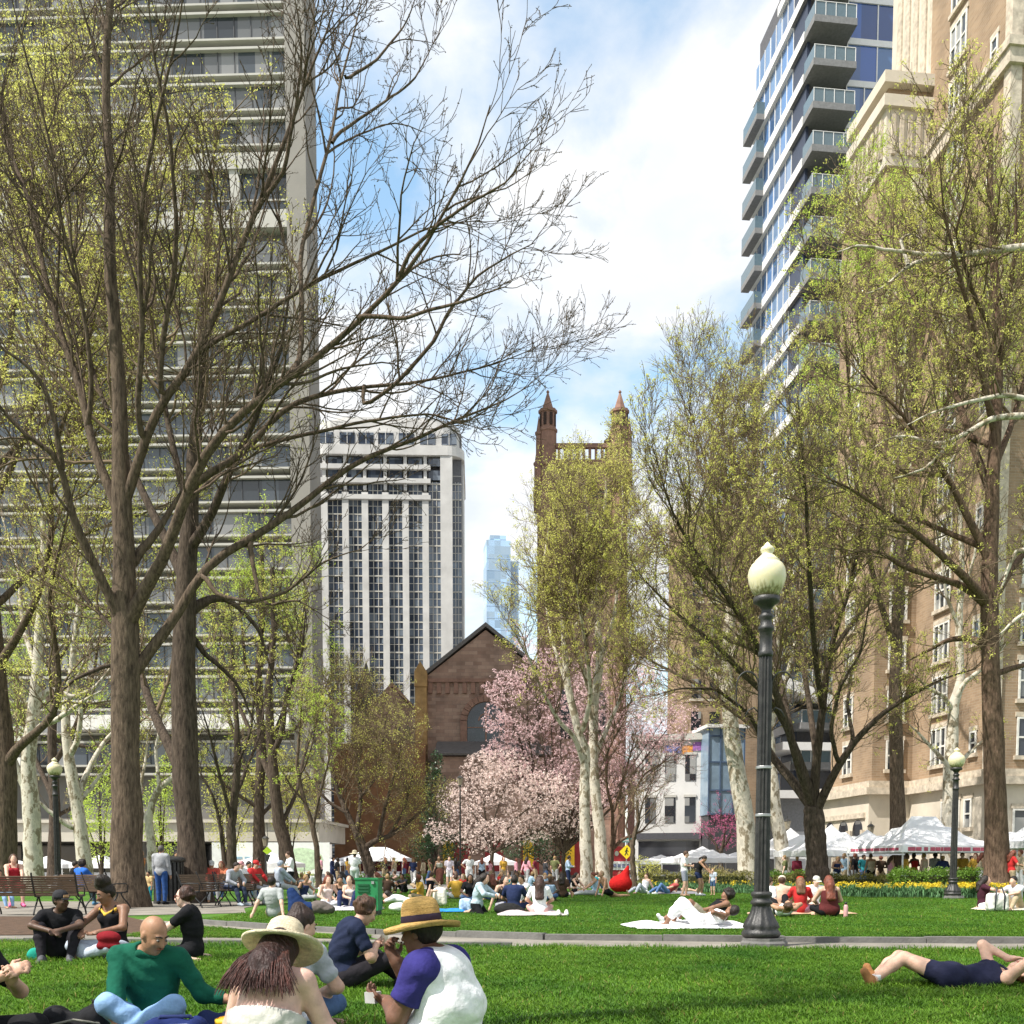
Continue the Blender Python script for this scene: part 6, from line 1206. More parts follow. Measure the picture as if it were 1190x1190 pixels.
def fingers(wr, d, n, side, curl=.5, k=.006, s=1.):
    """palm and five unequal bent fingers; d along the hand, n out of the palm"""
    d = nrm(d); n = nrm(n - (n @ d) * d); a = np.cross(n, d) * side   # a: towards the thumb
    out = [el(wr + d * .048 * s, (.040 * s, .017 * s, .052 * s), [a, n, d], .012), rc(wr - d * .015, wr + d * .03, .027 * s, .025 * s, .02)]
    for i, (o, L) in enumerate(((.027, .066), (.009, .074), (-.010, .068), (-.027, .052))):
        b = wr + (d * .085 + a * o) * s; c1 = curl * (1 + .08 * i); d1 = nrm(d * math.cos(c1 * .7) + n * math.sin(c1 * .7) + a * o * 3); d2 = nrm(d * math.cos(c1 * 1.7) + n * math.sin(c1 * 1.7)); m = b + d1 * L * .52 * s
        out += [rc(b - d * .01, m, .0098 * s, .009 * s, k), rc(m, m + d2 * L * .5 * s, .009 * s, .0075 * s, k)]
    b = wr + (d * .022 + a * .030) * s; m = b + nrm(a * .75 + d * .6 + n * .35) * .036 * s; e = m + nrm(a * .15 + d * .85 + n * .55) * .034 * s
    return out + [rc(b - a * .012, m, .0145 * s, .011 * s, .008), rc(m, e, .0105 * s, .0085 * s, k)]
GRP = dict(near='people picnicking on the near lawn', mid='people sitting on the lawn beyond the path', bench='people on and around the benches', crowd='people among the far tents', tent='people under the tents at right')
def person(px, D, pose, rz, label, skin=(.45, .27, .18), top=None, bot=None, hair=((.03, .02, .015), 'short'), hat=None, res=.02, sc=1., fat=1., z0=0., group='mid', ov=None, shoes=None, fem=0, fine=False, at=None, wr=0.):
    g = P(px, 1008, D) if at is None else Vector(at); t = thing('person', label, 'person', (g.x, g.y, z0), R(rz), GRP.get(group, group)); t.scale = (sc,) * 3
    p = {k: v for k, v in POSES[pose].items()}
    if ov: p.update(ov)
    pel = V3(*p['pel']); s = nrm(p['sp']); rx = V3(*p.get('rx', (1, 0, 0))); rx = nrm(rx - (rx @ s) * s); f = nrm(np.cross(rx, s)) * -1
    f = np.cross(s, rx) * -1 if np.cross(s, rx)[1] * 0 + 0 else np.cross(rx, s) * -1
    f = -np.cross(s, rx)            # forward: -y when upright
    ben = p.get('bend', .06); mid = pel + s * .24 - f * ben * .5; s2 = nrm(s + f * ben); nb = mid + s2 * .27; ch = mid + s2 * .13
    sw = .165 if fem else .185; hw = .095
    srx = nrm(rx + f * p.get('yaw', 0)); sh = [nb - srx * sw - s2 * .045, nb + srx * sw - s2 * .045]; hp = [pel - rx * hw, pel + rx * hw]
    EL, HDp, KN, AN = [], [], [], []
    for i in (0, 1):
        e, w = ik(sh[i], V3(*p['hd'][i]), .285, .255, p['eh'][i]); EL.append(e); HDp.append(w)
        k_, a_ = ik(hp[i], V3(*p['an'][i]), .43, .42, p['kh'][i]); KN.append(k_); AN.append(a_)
    hf = nrm(p['hf']); hu = V3(*p.get('hu', (0, 0, 1))); hu = nrm(hu - (hu @ hf) * hf); hr = np.cross(hf, hu) * -1; hc = nb + nrm(s2 * .8 + hu * .5) * .142 + hf * .035
    HX = [hr, hf, hu]; k = .035; TX = [srx, f, s2]; PX = [rx, f, s]
    hip = 1.08 if fem else 1.
    def torso(o=0., kk=.06):
        q = [el(pel + s * .03, (.158 * hip * fat + o, .112 * fat + o, .13 + o), PX, kk), el(mid, ((.128 if fem else .14) * fat + o, .098 * fat + o, .14 + o), PX, kk), el(ch, ((.143 if fem else .160) * (fat * .5 + .5) + o, .108 * (fat * .5 + .5) + o, .17 + o), TX, kk)]
        if fem:
            for sg in (-1, 1): q.append(el(ch + f * .085 * (fat * .5 + .5) + srx * sg * .062, (.058 + o * .6,) * 3, None, .035))
        if fat > 1.15: q.append(el(pel + s * .12 + f * .06, (.15 * fat + o, .12 * fat + o, .13 + o), PX, kk))
        return q
    af = .5 + .5 * fat
    def arm(i, o=0., frac=2.):
        q = [rc(nb + (sh[i] - nb) * .35, sh[i], .052 * af + o, .056 * af + o, .04)]
        if frac > 0: q.append(rc(sh[i], sh[i] + (EL[i] - sh[i]) * min(frac, 1), .053 * af + o, (.053 - .012 * min(frac, 1)) * af + o, .03))
        if frac > 1: q += [rc(EL[i], EL[i] + (HDp[i] - EL[i]) * min(1, (frac - 1)), .041 * af + o, (.041 - .013 * (frac - 1)) * af + o, .025)]
        return q
    lf = .55 + .45 * fat
    def leg(i, o=0., frac=2.):
        q = [rc(hp[i] + (KN[i] - hp[i]) * .04, hp[i] + (KN[i] - hp[i]) * min(frac, 1), .088 * lf * (1.06 if fem else 1) + o, (.088 - .03 * min(frac, 1)) * lf + o, .05)]
        if frac > 1:
            m = KN[i] + (AN[i] - KN[i]) * min(.35, (frac - 1)); bk = nrm(np.cross(np.cross(AN[i] - KN[i], KN[i] - hp[i]), AN[i] - KN[i]) + 1e-6); m = m + bk * .012
            q += [rc(KN[i], m, .055 * lf + o, .056 * lf + o, .03)]
            if frac > 1.4: q += [rc(m, KN[i] + (AN[i] - KN[i]) * min(1, frac - 1), .055 * lf + o, (.037 if frac > 1.9 else .045) * lf + o, .03)]
        return q
    # ---- body
    B = torso(-.004)
    for i in (0, 1):
        B += arm(i) + leg(i)
        fd = nrm(HDp[i] - EL[i]); sg = (-1, 1)[i]
        if fine:
            h = (p.get('hand') or (None, None))[i] or {}; B += fingers(HDp[i], V3(*h.get('d', fd)), V3(*h.get('n', nrm(np.cross(fd, rx * sg) + V3(0, 0, -.4)))), h.get('side', sg), h.get('curl', .55), s=1.06)
        else:
            B += [el(HDp[i] + fd * .06, (.038, .026, .07), None, .02) if res > .016 else rc(HDp[i], HDp[i] + fd * .06, .027, .032, .02)]
            if res <= .016:
                q = np.cross(fd, V3(.2, .1, 1)); q = nrm(q)
                for o in (-.024, -.008, .008, .024): B.append(rc(HDp[i] + fd * .07 + q * o, HDp[i] + fd * (.135 - abs(o) * .6) + q * o * 1.2 + V3(0, 0, -.012), .0105, .009, .006))
                B.append(rc(HDp[i] + fd * .03 + q * .03, HDp[i] + fd * .075 + q * .052, .012, .010, .008))
        td = nrm(p['te'][i]); B += [rc(AN[i] - td * .05 + V3(0, 0, -.02), AN[i] + td * .14 + V3(0, 0, -.035) * (1 if pose not in ('prone', 'updog', 'kneel') else 0), .036, .028, .03)]
    B += [rc(nb - s2 * .02, hc - hu * .06, .054 * (.8 + .2 * fat) * (.92 if fem else 1), .05, .03)]
    if fat > 1.1: B.append(el(nb + s2 * .02, (.085, .08, .05), TX, .04))
    B += [el(hc + hu * .025 - hf * .012, (.074, .094, .096), HX, .02), el(hc - hu * .035 + hf * .028, (.060, .066, .082), HX, .03), rc(hc - hu * .085 + hf * .052, hc - hu * .088 + hf * .066, .026, .022, .025)]
    sub = []
    if res <= .03:
        B += [rc(hc + hu * .018 + hf * .088, hc - hu * .022 + hf * .108, .009, .0135, .012), el(hc + hu * .034 + hf * .080, (.05, .012, .010), HX, .012), el(hc - hu * .05 + hf * .088, (.022, .010, .008), HX, .008)]
        for sg in (-1, 1): B += [el(hc + hr * sg * .076 - hf * .004 - hu * .004, (.010, .020, .030), HX, .008), el(hc + hr * sg * .030 - hu * .015 + hf * .078, (.024, .016, .02), HX, .02)]
        sub = [el(hc + hr * sg * .030 + hu * .012 + hf * .102, (.017, .014, .011), HX) for sg in (-1, 1)]
    v, q = sdf_mesh(B, res, subs=sub); npmesh('body', v, quads=q, mats=[skinmat(skin)], smooth=True, parent=t)
    if fine or res <= .014:
        for sg in (-1, 1):
            m = MB(); m.ell(hc + hr * sg * .030 + hu * .012 + hf * .084, (.0105, .011, .0075), 10, 6); e = m.build('eye', mat('eye_white', (.22, .2, .18), .35), t, True)
            MB().ell(hc + hr * sg * .031 + hu * .011 + hf * .0925, (.0058,) * 3, 8, 6).build('iris', mat('eye_iris', (.03, .018, .01), .1), e, True)
            MB().tube([hc + hr * sg * .012 + hu * .036 + hf * .094, hc + hr * sg * .032 + hu * .042 + hf * .089, hc + hr * sg * .052 + hu * .034 + hf * .075], .0045, 6).build('eyebrow', hairmat(p.get('brow', (.025, .018, .013))), t, True)
        MB().tube([hc + hr * -.022 - hu * .048 + hf * .096, hc - hu * .046 + hf * .1, hc + hr * .022 - hu * .048 + hf * .096], .0065, 6).build('mouth', skinmat(tuple(c * m for c, m in zip(skin, (.75, .45, .45)))), t, True)
    # ---- clothes
    def put(name, prims, c, cuts=(), subs=(), w=0.):
        v, q = sdf_mesh(prims, res, cuts, subs, w, len(label))
        if len(v): return npmesh(name, v, quads=q, mats=[clothmat(c) if not isinstance(c, bpy.types.Material) else c], smooth=True, parent=t)
    if bot:
        c, st = bot
        if st in ('long', 'short', 'short2'):
            fr = 1.93 if st == 'long' else (.72 if st == 'short' else .4); q = [el(pel + s * .02, (.158 * hip * fat + .011, .112 * fat + .011, .125), PX, .06)]
            for i in (0, 1): q += leg(i, .011, fr)
            if fat > 1.15: q.append(el(pel + s * .08 + f * .05, (.15 * fat + .014, .12 * fat + .014, .11), PX, .06))
            put('trousers' if st == 'long' else 'shorts', q, c, [], (), wr)
        else:
            kn = (KN[0] + KN[1]) / 2; q = [el(pel + s * .02, (.17 * fat, .125 * fat, .14), PX, .06)]
            for i in (0, 1): q += leg(i, .03, 1.0 if st == 'skirt' else 1.55)
            if pose in ('stand', 'stand2', 'walk', 'akimbo'): q.append(rc(pel, kn + V3(0, 0, -.1), .15, .22, .08))
            else: q.append(rc((KN[0] * .8 + pel * .2), (KN[1] * .8 + pel * .2), .09, .09, .08))
            put('skirt', q, c, [], (), wr)
    if top and top[1] != 'none':
        c, st = top; o = .02; q = torso(o); ncut = nb + s2 * p.get('nc', -.075); sl = {'tee': .62, 'long': 1.86, 'jacket': 1.92, 'roll': 1.45, 'half': .9, 'rag': .12, 'tank': -1, 'crop': -1}[st]
        if sl > 0:
            for i in (0, 1): q += arm(i, .014 if st != 'jacket' else .02, sl)
        else:
            q += [rc(ch + s2 * .05 - srx * .09, ch + s2 * .05 + srx * .09, .07, .07, .05)]
        cuts = ([(ncut, s2)] if sl < 0 else []) + [(pel + s * (-.09 if st not in ('crop',) else .2), -s)]; subs = [el(nb + s2 * .045 + f * .03, (.072, .085, .05), TX)] if sl > 0 else []
        if p.get('fmid') is not None: cuts.append((nb + srx * p['fmid'], srx))
        tp = put('shirt' if st not in ('jacket',) else 'jacket', q, c, cuts, subs, wr)
        if st in ('tank', 'crop') and res < .03:
            for sg in (() if p.get('nc') else (-1, 1)): MB().tube([ch + s2 * .06 + srx * sg * .085 + f * .115, nb + srx * sg * .095 - s2 * .0 + f * .05, nb + srx * sg * .095 - s2 * .005 - f * .045, ch + s2 * .06 + srx * sg * .085 - f * .115], .012, 6).build('strap', clothmat(c), t, True)
        t['_n'] = 0; del t['_n']
    # ---- hair and hats
    hcol, hst = hair; H = []; hcuts = []; o = .013
    if hst != 'bald':
        H = [el(hc + hu * .030 - hf * .02, (.074 + o, .092 + o, .094 + o), HX, .03)]; front = hc + hf * .048 + hu * .05
        hcuts = [(front, nrm(hf * 1. - hu * .75))]
        if hst in ('long', 'longback'):
            b = hc - hf * .075; dn = nrm(-hu * .9 - s2 * .4 - f * .12); e = nb - f * (.13 + .08 * (fat - 1)) - s2 * (.13 if hst == 'long' else (.26 if fat < 1.3 else .07))
            bk = .11 + .05 * (fat - 1); H += [rc(b, nb - f * bk + s2 * .02, .078, .080, .05), rc(nb - f * bk + s2 * .02, e, .080, .045, .05), rc(b + hr * .05, e + srx * .06, .05, .045, .04), rc(b - hr * .05, e - srx * .06, .05, .045, .04)]
            for sg in (-1, 1): H.append(rc(hc + hr * sg * .068 - hf * .03, nb + srx * sg * .075 - f * .07, .036, .035, .03))
            hcuts = []; H[0] = el(hc + hu * .030 - hf * .034, (.074 + o, .084 + o, .094 + o), HX, .03)
        if hst == 'bun': H.append(el(hc + hu * .10 - hf * .06, (.05, .05, .05), HX, .015))
        if hst == 'updo': H += [el(hc + hu * .14 - hf * .02, (.095, .09, .085), HX, .02), el(hc + hu * .19 + hr * .03, (.06, .06, .05), HX, .02), el(hc + hu * .12 - hr * .07, (.05, .06, .06), HX, .02)]; 
        if hst == 'pony': H += [rc(hc - hf * .10 + hu * .04, hc - hf * .15 - hu * .10, .03, .035, .03), rc(hc - hf * .15 - hu * .10, hc - hf * .13 - hu * .22, .035, .015, .03)]
        if hst in ('afro', 'curly'):
            rg = np.random.default_rng(len(label)); R0 = .115 if hst == 'afro' else .095
            H = [el(hc + hu * .035 - hf * .03, (R0, R0, R0 + .01), HX, .03)]
            for _ in range(34):
                a = nrm(rg.normal(0, 1, 3)); 
                if a @ hf > .45 and a @ hu < .5: continue
                if a @ hu < -.6: continue
                H.append(el(hc + hu * .035 - hf * .03 + (hr * a[0] + hf * (a @ hf) + hu * (a @ hu)) * (R0 - .005) if False else hc + hu * .035 - hf * .03 + a * (R0 - .004), (.026,) * 3, None, .012))
            hcuts = [(hc + hf * .07 + hu * .06, nrm(hf - hu * .6))]
    if H:
        v, q = sdf_mesh(H, res, hcuts, (), .003 if res < .02 else 0)
        if len(v):
            ho = npmesh('hair', v, quads=q, mats=[hairmat(hcol)], smooth=True, parent=t)
    def frame(m, name, mt, sm=True): 
        o_ = m.build(name, mt, t, sm); o_.matrix_local = Matrix(((hr[0], hf[0], hu[0], hc[0]), (hr[1], hf[1], hu[1], hc[1]), (hr[2], hf[2], hu[2], hc[2]), (0, 0, 0, 1))); return o_
    if hat:
        kind, c = hat
        if kind == 'cap': 
            m = MB(); m.lathe([(.093, .03), (.094, .06), (.086, .10), (.06, .128), (.02, .14), (.004, .142)], (0, -.012, 0), 16); m.v = [w * np.array((.93, 1.08, 1)) for w in m.v]; ca = frame(m, 'cap', clothmat(c))
            m = MB(); A = np.linspace(-1.1, 1.1, 9); m.prism([(.08 * math.sin(a), .075 + .03 * math.cos(a)) for a in A] + [(.085 * math.sin(a), .075 + .115 * math.cos(a)) for a in A[::-1]], .036, .043, 0, 'z'); frame(m, 'visor', clothmat(c), False)
        if kind in ('straw', 'sun'):
            M = mat('straw_' + kind, c, .8, .28, 18, .8, 70, stretch=(1, 1, 4)); k2 = 1. if kind == 'sun' else 1.
            rb = .225 if kind == 'sun' else .205
            pr = [(rb, .040 if kind == 'sun' else .052), (rb, .048 if kind == 'sun' else .060), (.16, .056), (.108, .062), (.105, .085), (.102, .13), (.092, .165), (.072, .186), (.04, .194), (.005, .19 if kind == 'straw' else .185)]
            m = MB(); m.lathe([(.10, .05)] + [(r, z - .012) for r, z in ((.16, .05), (rb - .005, .044))] + pr, n=40); vv = m.v[0]; ang = np.arctan2(vv[:, 1], vv[:, 0]); rad = np.hypot(vv[:, 0], vv[:, 1])
            vv[:, 2] += np.where(rad > .11, (rad - .11) * (.12 * np.cos(2 * ang + (0 if kind == 'sun' else 1.57)) - .12), 0); vv[:, 1] -= .012
            hobj = frame(m, 'hat', M)
            if kind == 'straw': m = MB(); m.lathe([(.1085, .064), (.1095, .066), (.1065, .098), (.105, .099)], (0, -.012, 0), 40); frame(m, 'hat_band', clothmat((.03, .02, .035)))
    if shoes:
        for i in (0, 1):
            td = nrm(p['te'][i]); v, q = sdf_mesh([rc(AN[i] - td * .055 + V3(0, 0, -.018), AN[i] + td * .15 + V3(0, 0, -.032) * (1 if pose not in ('prone', 'updog', 'kneel') else 0), .044, .036, .03), rc(AN[i] + V3(0, 0, .02), AN[i] - td * .03, .043, .045, .03)], min(res, .02)); npmesh('shoe', v, quads=q, mats=[clothmat(shoes)], smooth=True, parent=t)
    t_ = dict(hc=hc, hf=hf, hu=hu, hr=hr, nb=nb, s2=s2, f=f, srx=srx, ch=ch, pel=pel, s=s, HD=HDp, EL=EL, KN=KN, AN=AN, sh=sh, frame=frame)
    return t, t_
SK = dict(dark=(.095, .052, .034), brown=(.22, .115, .07), tan=(.40, .23, .145), fair=(.60, .38, .28), pale=(.66, .45, .36))
BLK, WHT, NVY, GRY, RED = (.012, .012, .014), (.76, .76, .77), (.02, .03, .08), (.35, .36, .37), (.45, .03, .03)
DK = (.018, .012, .009); BR = (.07, .035, .02); AUB = (.16, .045, .025)
JEAN, LJEAN, KHA = (.07, .12, .24), (.30, .42, .60), (.36, .28, .18)
def near_people():
    # bald man in green, cross-legged, turned to the right and looking down
    t, q = person(172, 6.4, 'cross', 10, 'bald man in dark green pullover and light blue jeans sitting cross-legged on the grass', (.34, .185, .11), ((.008, .09, .055), 'roll'), ((.22, .36, .58), 'long'), (DK, 'bald'), None, .0085, .95, 1.1, 0, 'near',
        dict(hd=((-.14, -.40, .13), (.58, -.16, .28)), eh=((-1, .15, .2), (.2, .3, -1)), hf=(.66, -.58, -.52), hand=(dict(d=(.35, -.35, -.8), n=(-.2, .8, -.2), curl=.5), dict(d=(.85, -.1, -.5), n=(0, .2, -1), curl=.7)), yaw=.10, sp=(.02, -.30, 1), bend=.12, kh=((-1, -.4, .75), (1, -.4, .75))), None, 0, True, None, .0048)
    m = MB(); m.lathe([(.036, -.012), (.038, 0), (.036, .012)], n=16); w = m.build('wristwatch', M_STEEL, t, True); e = q['EL'][1]; h = q['HD'][1]; z = nrm(h - e); c = h - z * .02; x = nrm(np.cross(z, (0, 0, 1))); y = np.cross(z, x); w.matrix_local = Matrix(((x[0], y[0], z[0], c[0]), (x[1], y[1], z[1], c[1]), (x[2], y[2], z[2], c[2]), (0, 0, 0, 1)))
    hc, hf, hu, hr = q['hc'], q['hf'], q['hu'], q['hr']
    v, f4 = sdf_mesh([rc(q['nb'] - q['srx'] * .05 + q['f'] * .055, q['nb'] + q['srx'] * .05 + q['f'] * .055, .022, .022, .02), rc(q['nb'] - q['srx'] * .065, q['nb'] - q['srx'] * .05 + q['f'] * .055, .02, .022), rc(q['nb'] + q['srx'] * .065, q['nb'] + q['srx'] * .05 + q['f'] * .055, .02, .022)], .008); npmesh('collar', v, quads=f4, mats=[clothmat((.008, .09, .055))], smooth=True, parent=t)
    # woman in the wide pale hat, seen from behind
    t, q = person(305, 5.0, 'cross', 168, 'woman seen from behind in wide cream sun hat and pale tank, long red-brown hair', (.60, .38, .31), ((.52, .50, .46), 'tank'), ((.05, .05, .06), 'long'), ((.03, .012, .01), 'longback'), ('sun', (.72, .62, .44)), .009, .93, 1.5, 0, 'near',
        dict(hd=((-.20, -.42, .28), (.22, -.40, .24)), eh=((-.5, .6, -.6), (.5, .6, -.6)), hf=(.05, -.9, -.55), sp=(0, -.34, 1), bend=.14, nc=-.235, hand=(None, dict(d=(.2, -.6, -.6), n=(0, .3, -1), curl=.6))), None, 1, True, None, .003)
    hair_strands(t, q, 520, (.075, .026, .02), .19)
    # dark haired sitter beyond her in light grey
    t, q = person(322, 6.6, 'cross', 172, 'dark haired person in light grey tee half hidden behind the cream sun hat', (.58, .36, .27), ((.40, .42, .46), 'tee'), (JEAN, 'long'), ((.03, .016, .012), 'bun'), None, .011, .98, 1.25, 0, 'near', dict(hf=(-.6, -.8, -.4), sp=(-.10, -.3, 1)), None, 1, False, None, .004)
    # navy tee, short hair, profile to the right
    t, q = person(398, 9.1, 'cross', 108, 'short haired person in navy tee sitting sideways on the grass, hands raised', (.56, .34, .25), ((.016, .022, .05), 'tee'), ((.018, .016, .02), 'long'), (BR, 'curly'), None, .011, .98, 1.1, 0, 'near', dict(hd=((-.02, -.30, .42), (.10, -.32, .40)), eh=((-1, .2, -.8), (1, .2, -.8)), hf=(.15, -.9, -.6), sp=(0, -.30, 1), bend=.16, an=((-.05, -.72, .07), (-.02, -.55, .07)), kh=((-.5, -.3, 1), (.8, -.3, .6)), te=((0, -1, 0), (0, -1, 0))), (.03, .03, .03), 0, True, None, .0035)
    m = MB(); c = q['HD'][0] + V3(.03, -.08, .03); m.lathe([(.03, -.05), (.034, .05), (.030, .055)], tuple(c), 14); m.build('cup', mat('paper_cup', (.6, .5, .38), .7), t, True)
    # straw hat, raglan tee, eating
    t, q = person(522, 5.35, 'cross', -112, 'person in straw hat and white and navy raglan tee eating with a fork', (.16, .08, .052), ((.74, .74, .75), 'rag'), ((.10, .16, .28), 'short'), (DK, 'short'), ('straw', (.50, .31, .10)), .0085, 1.0, 1.5, 0, 'near',
        dict(hd=((-.02, -.33, .60), (.02, -.36, .38)), eh=((-.8, .3, -1), (.8, .2, -1)), hf=(0, -1, -.12), sp=(0, -.26, 1), bend=.16, hand=(dict(d=(.1, -.4, .85), n=(.3, .9, .3), curl=1.2), dict(d=(0, -.9, .3), n=(-.2, .3, .8), curl=.8)), an=((.10, -.32, .07), (-.12, -.42, .07))), None, 0, True, None, .0035)
    # navy raglan sleeves over the white body of the tee
    for i in (0, 1):
        sh, e = q['sh'][i], q['EL'][i]; pr = [rc(q['nb'] + (sh - q['nb']) * .5, sh, .088, .096, .04), rc(sh, sh + (e - sh) * .6, .096, .084, .03)]
        v, f4 = sdf_mesh(pr, .0085, [(sh + (e - sh) * .66, e - sh)], (), .0025, 3); npmesh('sleeve', v, quads=f4, mats=[clothmat((.035, .03, .16))], smooth=True, parent=t)
    h = q['HD'][0]; mo = q['hc'] - q['hu'] * .045 + q['hf'] * .115; MB().tube([h + V3(.0, .0, .06), h * .5 + mo * .5 + V3(0, -.03, .06), mo + V3(0, -.01, 0)], .005, 6).build('fork', mat('wooden_fork', (.6, .45, .25), .6), t, True)
    MB().prism([(-.032, -.03), (.032, -.03), (.04, .03), (-.04, .03)], -.03, .03).build('food_tub', mat('clear_tub', (.6, .6, .58), .3), t, loc=tuple(q['HD'][1] + V3(0, -.09, .02)))
    # clasped hands of somebody at the left edge
    t, q = person(-62, 5.9, 'cross', 62, 'person mostly outside the left edge raising clasped hands over dark trousers', (.52, .31, .22), (BLK, 'tee'), (BLK, 'long'), (DK, 'short'), None, .0095, 1.0, 1.0, 0, 'near', dict(hd=((.06, -.42, .50), (.10, -.40, .46)), eh=((-1, .2, -1), (1, .2, -1)), hf=(0, -1, -.2), hand=(dict(d=(.3, -.8, .4), n=(.8, .2, -.3), curl=1.0), dict(d=(-.3, -.7, .6), n=(-.8, .1, -.2), curl=1.1))), None, 0, True)
    # man in black with cap, knees up
    t, q = person(70, 12.1, 'knees', 14, 'man in black tee, black trousers and dark cap sitting with knees up, hands clasped', SK['dark'], (BLK, 'tee'), ((.016, .016, .02), 'long'), (DK, 'short'), ('cap', (.03, .03, .034)), .013, .95, 1.08, 0, 'near', dict(hf=(.75, -.7, -.1), sp=(0, -.30, 1)), (.10, .10, .11), 0, True, None, .003)
    q['frame'](MB().box(-.035, .035, .088, .094, .055, .085), 'cap_emblem', clothmat((.45, .28, .14)), False)
    t, q = person(131, 12.2, 'cross', -18, 'woman with piled up dark hair in yellow trimmed black camisole beside the man in black', SK['brown'], (BLK, 'tank'), ((.42, .47, .55), 'long'), (DK, 'updo'), None, .013, 1.04, 1.0, 0, 'near', dict(hd=((-.16, -.36, .34), (.10, -.38, .34)), hf=(-.45, -.8, -.35), sp=(0, -.1, 1)), None, 1, True, None, .003)
    v, f4 = sdf_mesh([rc(q['ch'] + q['s2'] * .10 - q['srx'] * .10 + q['f'] * .07, q['ch'] + q['s2'] * .045 + q['f'] * .125, .014, .016, .02), rc(q['ch'] + q['s2'] * .10 + q['srx'] * .10 + q['f'] * .07, q['ch'] + q['s2'] * .045 + q['f'] * .125, .014, .016, .02), rc(q['nb'] - q['srx'] * .10 - q['f'] * .02, q['ch'] + q['s2'] * .10 - q['srx'] * .10 + q['f'] * .07, .014), rc(q['nb'] + q['srx'] * .10 - q['f'] * .02, q['ch'] + q['s2'] * .10 + q['srx'] * .10 + q['f'] * .07, .014)], .01); npmesh('neckline', v, quads=f4, mats=[clothmat((.62, .40, .06))], smooth=True, parent=t)
    t, q = person(217, 11.9, 'kneel', -84, 'person with curly brown hair and sunglasses in black, facing left', SK['pale'], (BLK, 'tee'), (BLK, 'long'), ((.05, .022, .014), 'curly'), None, .013, .96, 1.08, 0, 'near', dict(pel=(0, .05, .14), an=((-.3, .05, .07), (.3, .05, .07)), hf=(0, -1, -.08), hd=((-.10, -.44, .30), (.10, -.42, .28)), sp=(0, -.1, 1)), None, 0, True, None, .003)
    q['frame'](MB().box(-.062, -.008, .094, .102, 0, .03).box(.008, .062, .094, .102, 0, .03).box(-.008, .008, .096, .1, .014, .022).box(-.074, -.07, .0, .098, .014, .022).box(.07, .074, 0, .098, .014, .022), 'sunglasses', mat('red_brown_lens', (.12, .02, .015), .1, spec=.8), False)
    # woman lying at the right
    g = P(1104, 1008, 9.2)
    t, q = person(0, 0, 'flat', 0, 'woman in navy romper lying on her back on the near lawn at right', SK['fair'], ((.018, .02, .045), 'tank'), ((.018, .02, .045), 'short2'), ((.12, .05, .025), 'short'), None, .0095, 1.0, 1.06, 0, 'near',
        dict(an=((-.12, -.62, .08), (.05, -.68, .07)), kh=((-.9, 0, .62), (-.75, 0, .75)), te=((-.2, -.35, 1), (.2, -.5, .9)), hd=((-.15, .60, .27), (.10, .64, .25)), eh=((-.5, -.7, 1), (1, 0, .4)), hand=(dict(d=(.3, .9, .1), n=(.2, 0, -1), curl=.4), dict(d=(-.3, .9, .1), n=(0, 0, -1), curl=.5))), (.36, .17, .07), 1, True, (g.x, g.y, 0), .003)
    t.rotation_euler.z = R(-94)
    for i in (0, 1): MB().lathe([(.042, -.02), (.044, .02), (.04, .03)], tuple(q['AN'][i] + nrm(q['KN'][i] - q['AN'][i]) * .07), 12).build('sock', clothmat(WHT), t, True)
def hair_strands(t, q, n, col, L):
    rg = np.random.default_rng(4); Ps = []; f, s2, x = q['f'], q['s2'], q['srx']
    for i in range(n):
        u = rg.uniform(-1, 1); a = q['hc'] - q['hf'] * .08 + q['hr'] * u * .07; b = q['nb'] - f * (.16 + .03 * rg.random()) + x * u * .15 + s2 * .02; c = b - s2 * rg.uniform(.10, L) + x * u * .07 + rg.normal(0, .012, 3) - f * (.035 * (1 - u * u)); Ps.append(smooth(resample(np.array([a, a * .4 + b * .6 - f * .02, b, b * .4 + c * .6 - f * .012, c]), 12), 1) + np.cumsum(rg.normal(0, .0016, (12, 3)), 0))
    for part, cc in ((slice(0, n // 2), col), (slice(n // 2, n), (.045, .018, .014))):
        V, Q = tubes(np.array(Ps[part]), np.linspace(.0062, .0015, 12)[None] * rg.uniform(.6, 1.2, (len(Ps[part]), 1)), 6); npmesh('hair_lock', V, quads=Q, mats=[hairmat(cc)], smooth=True, parent=t)
near_people()

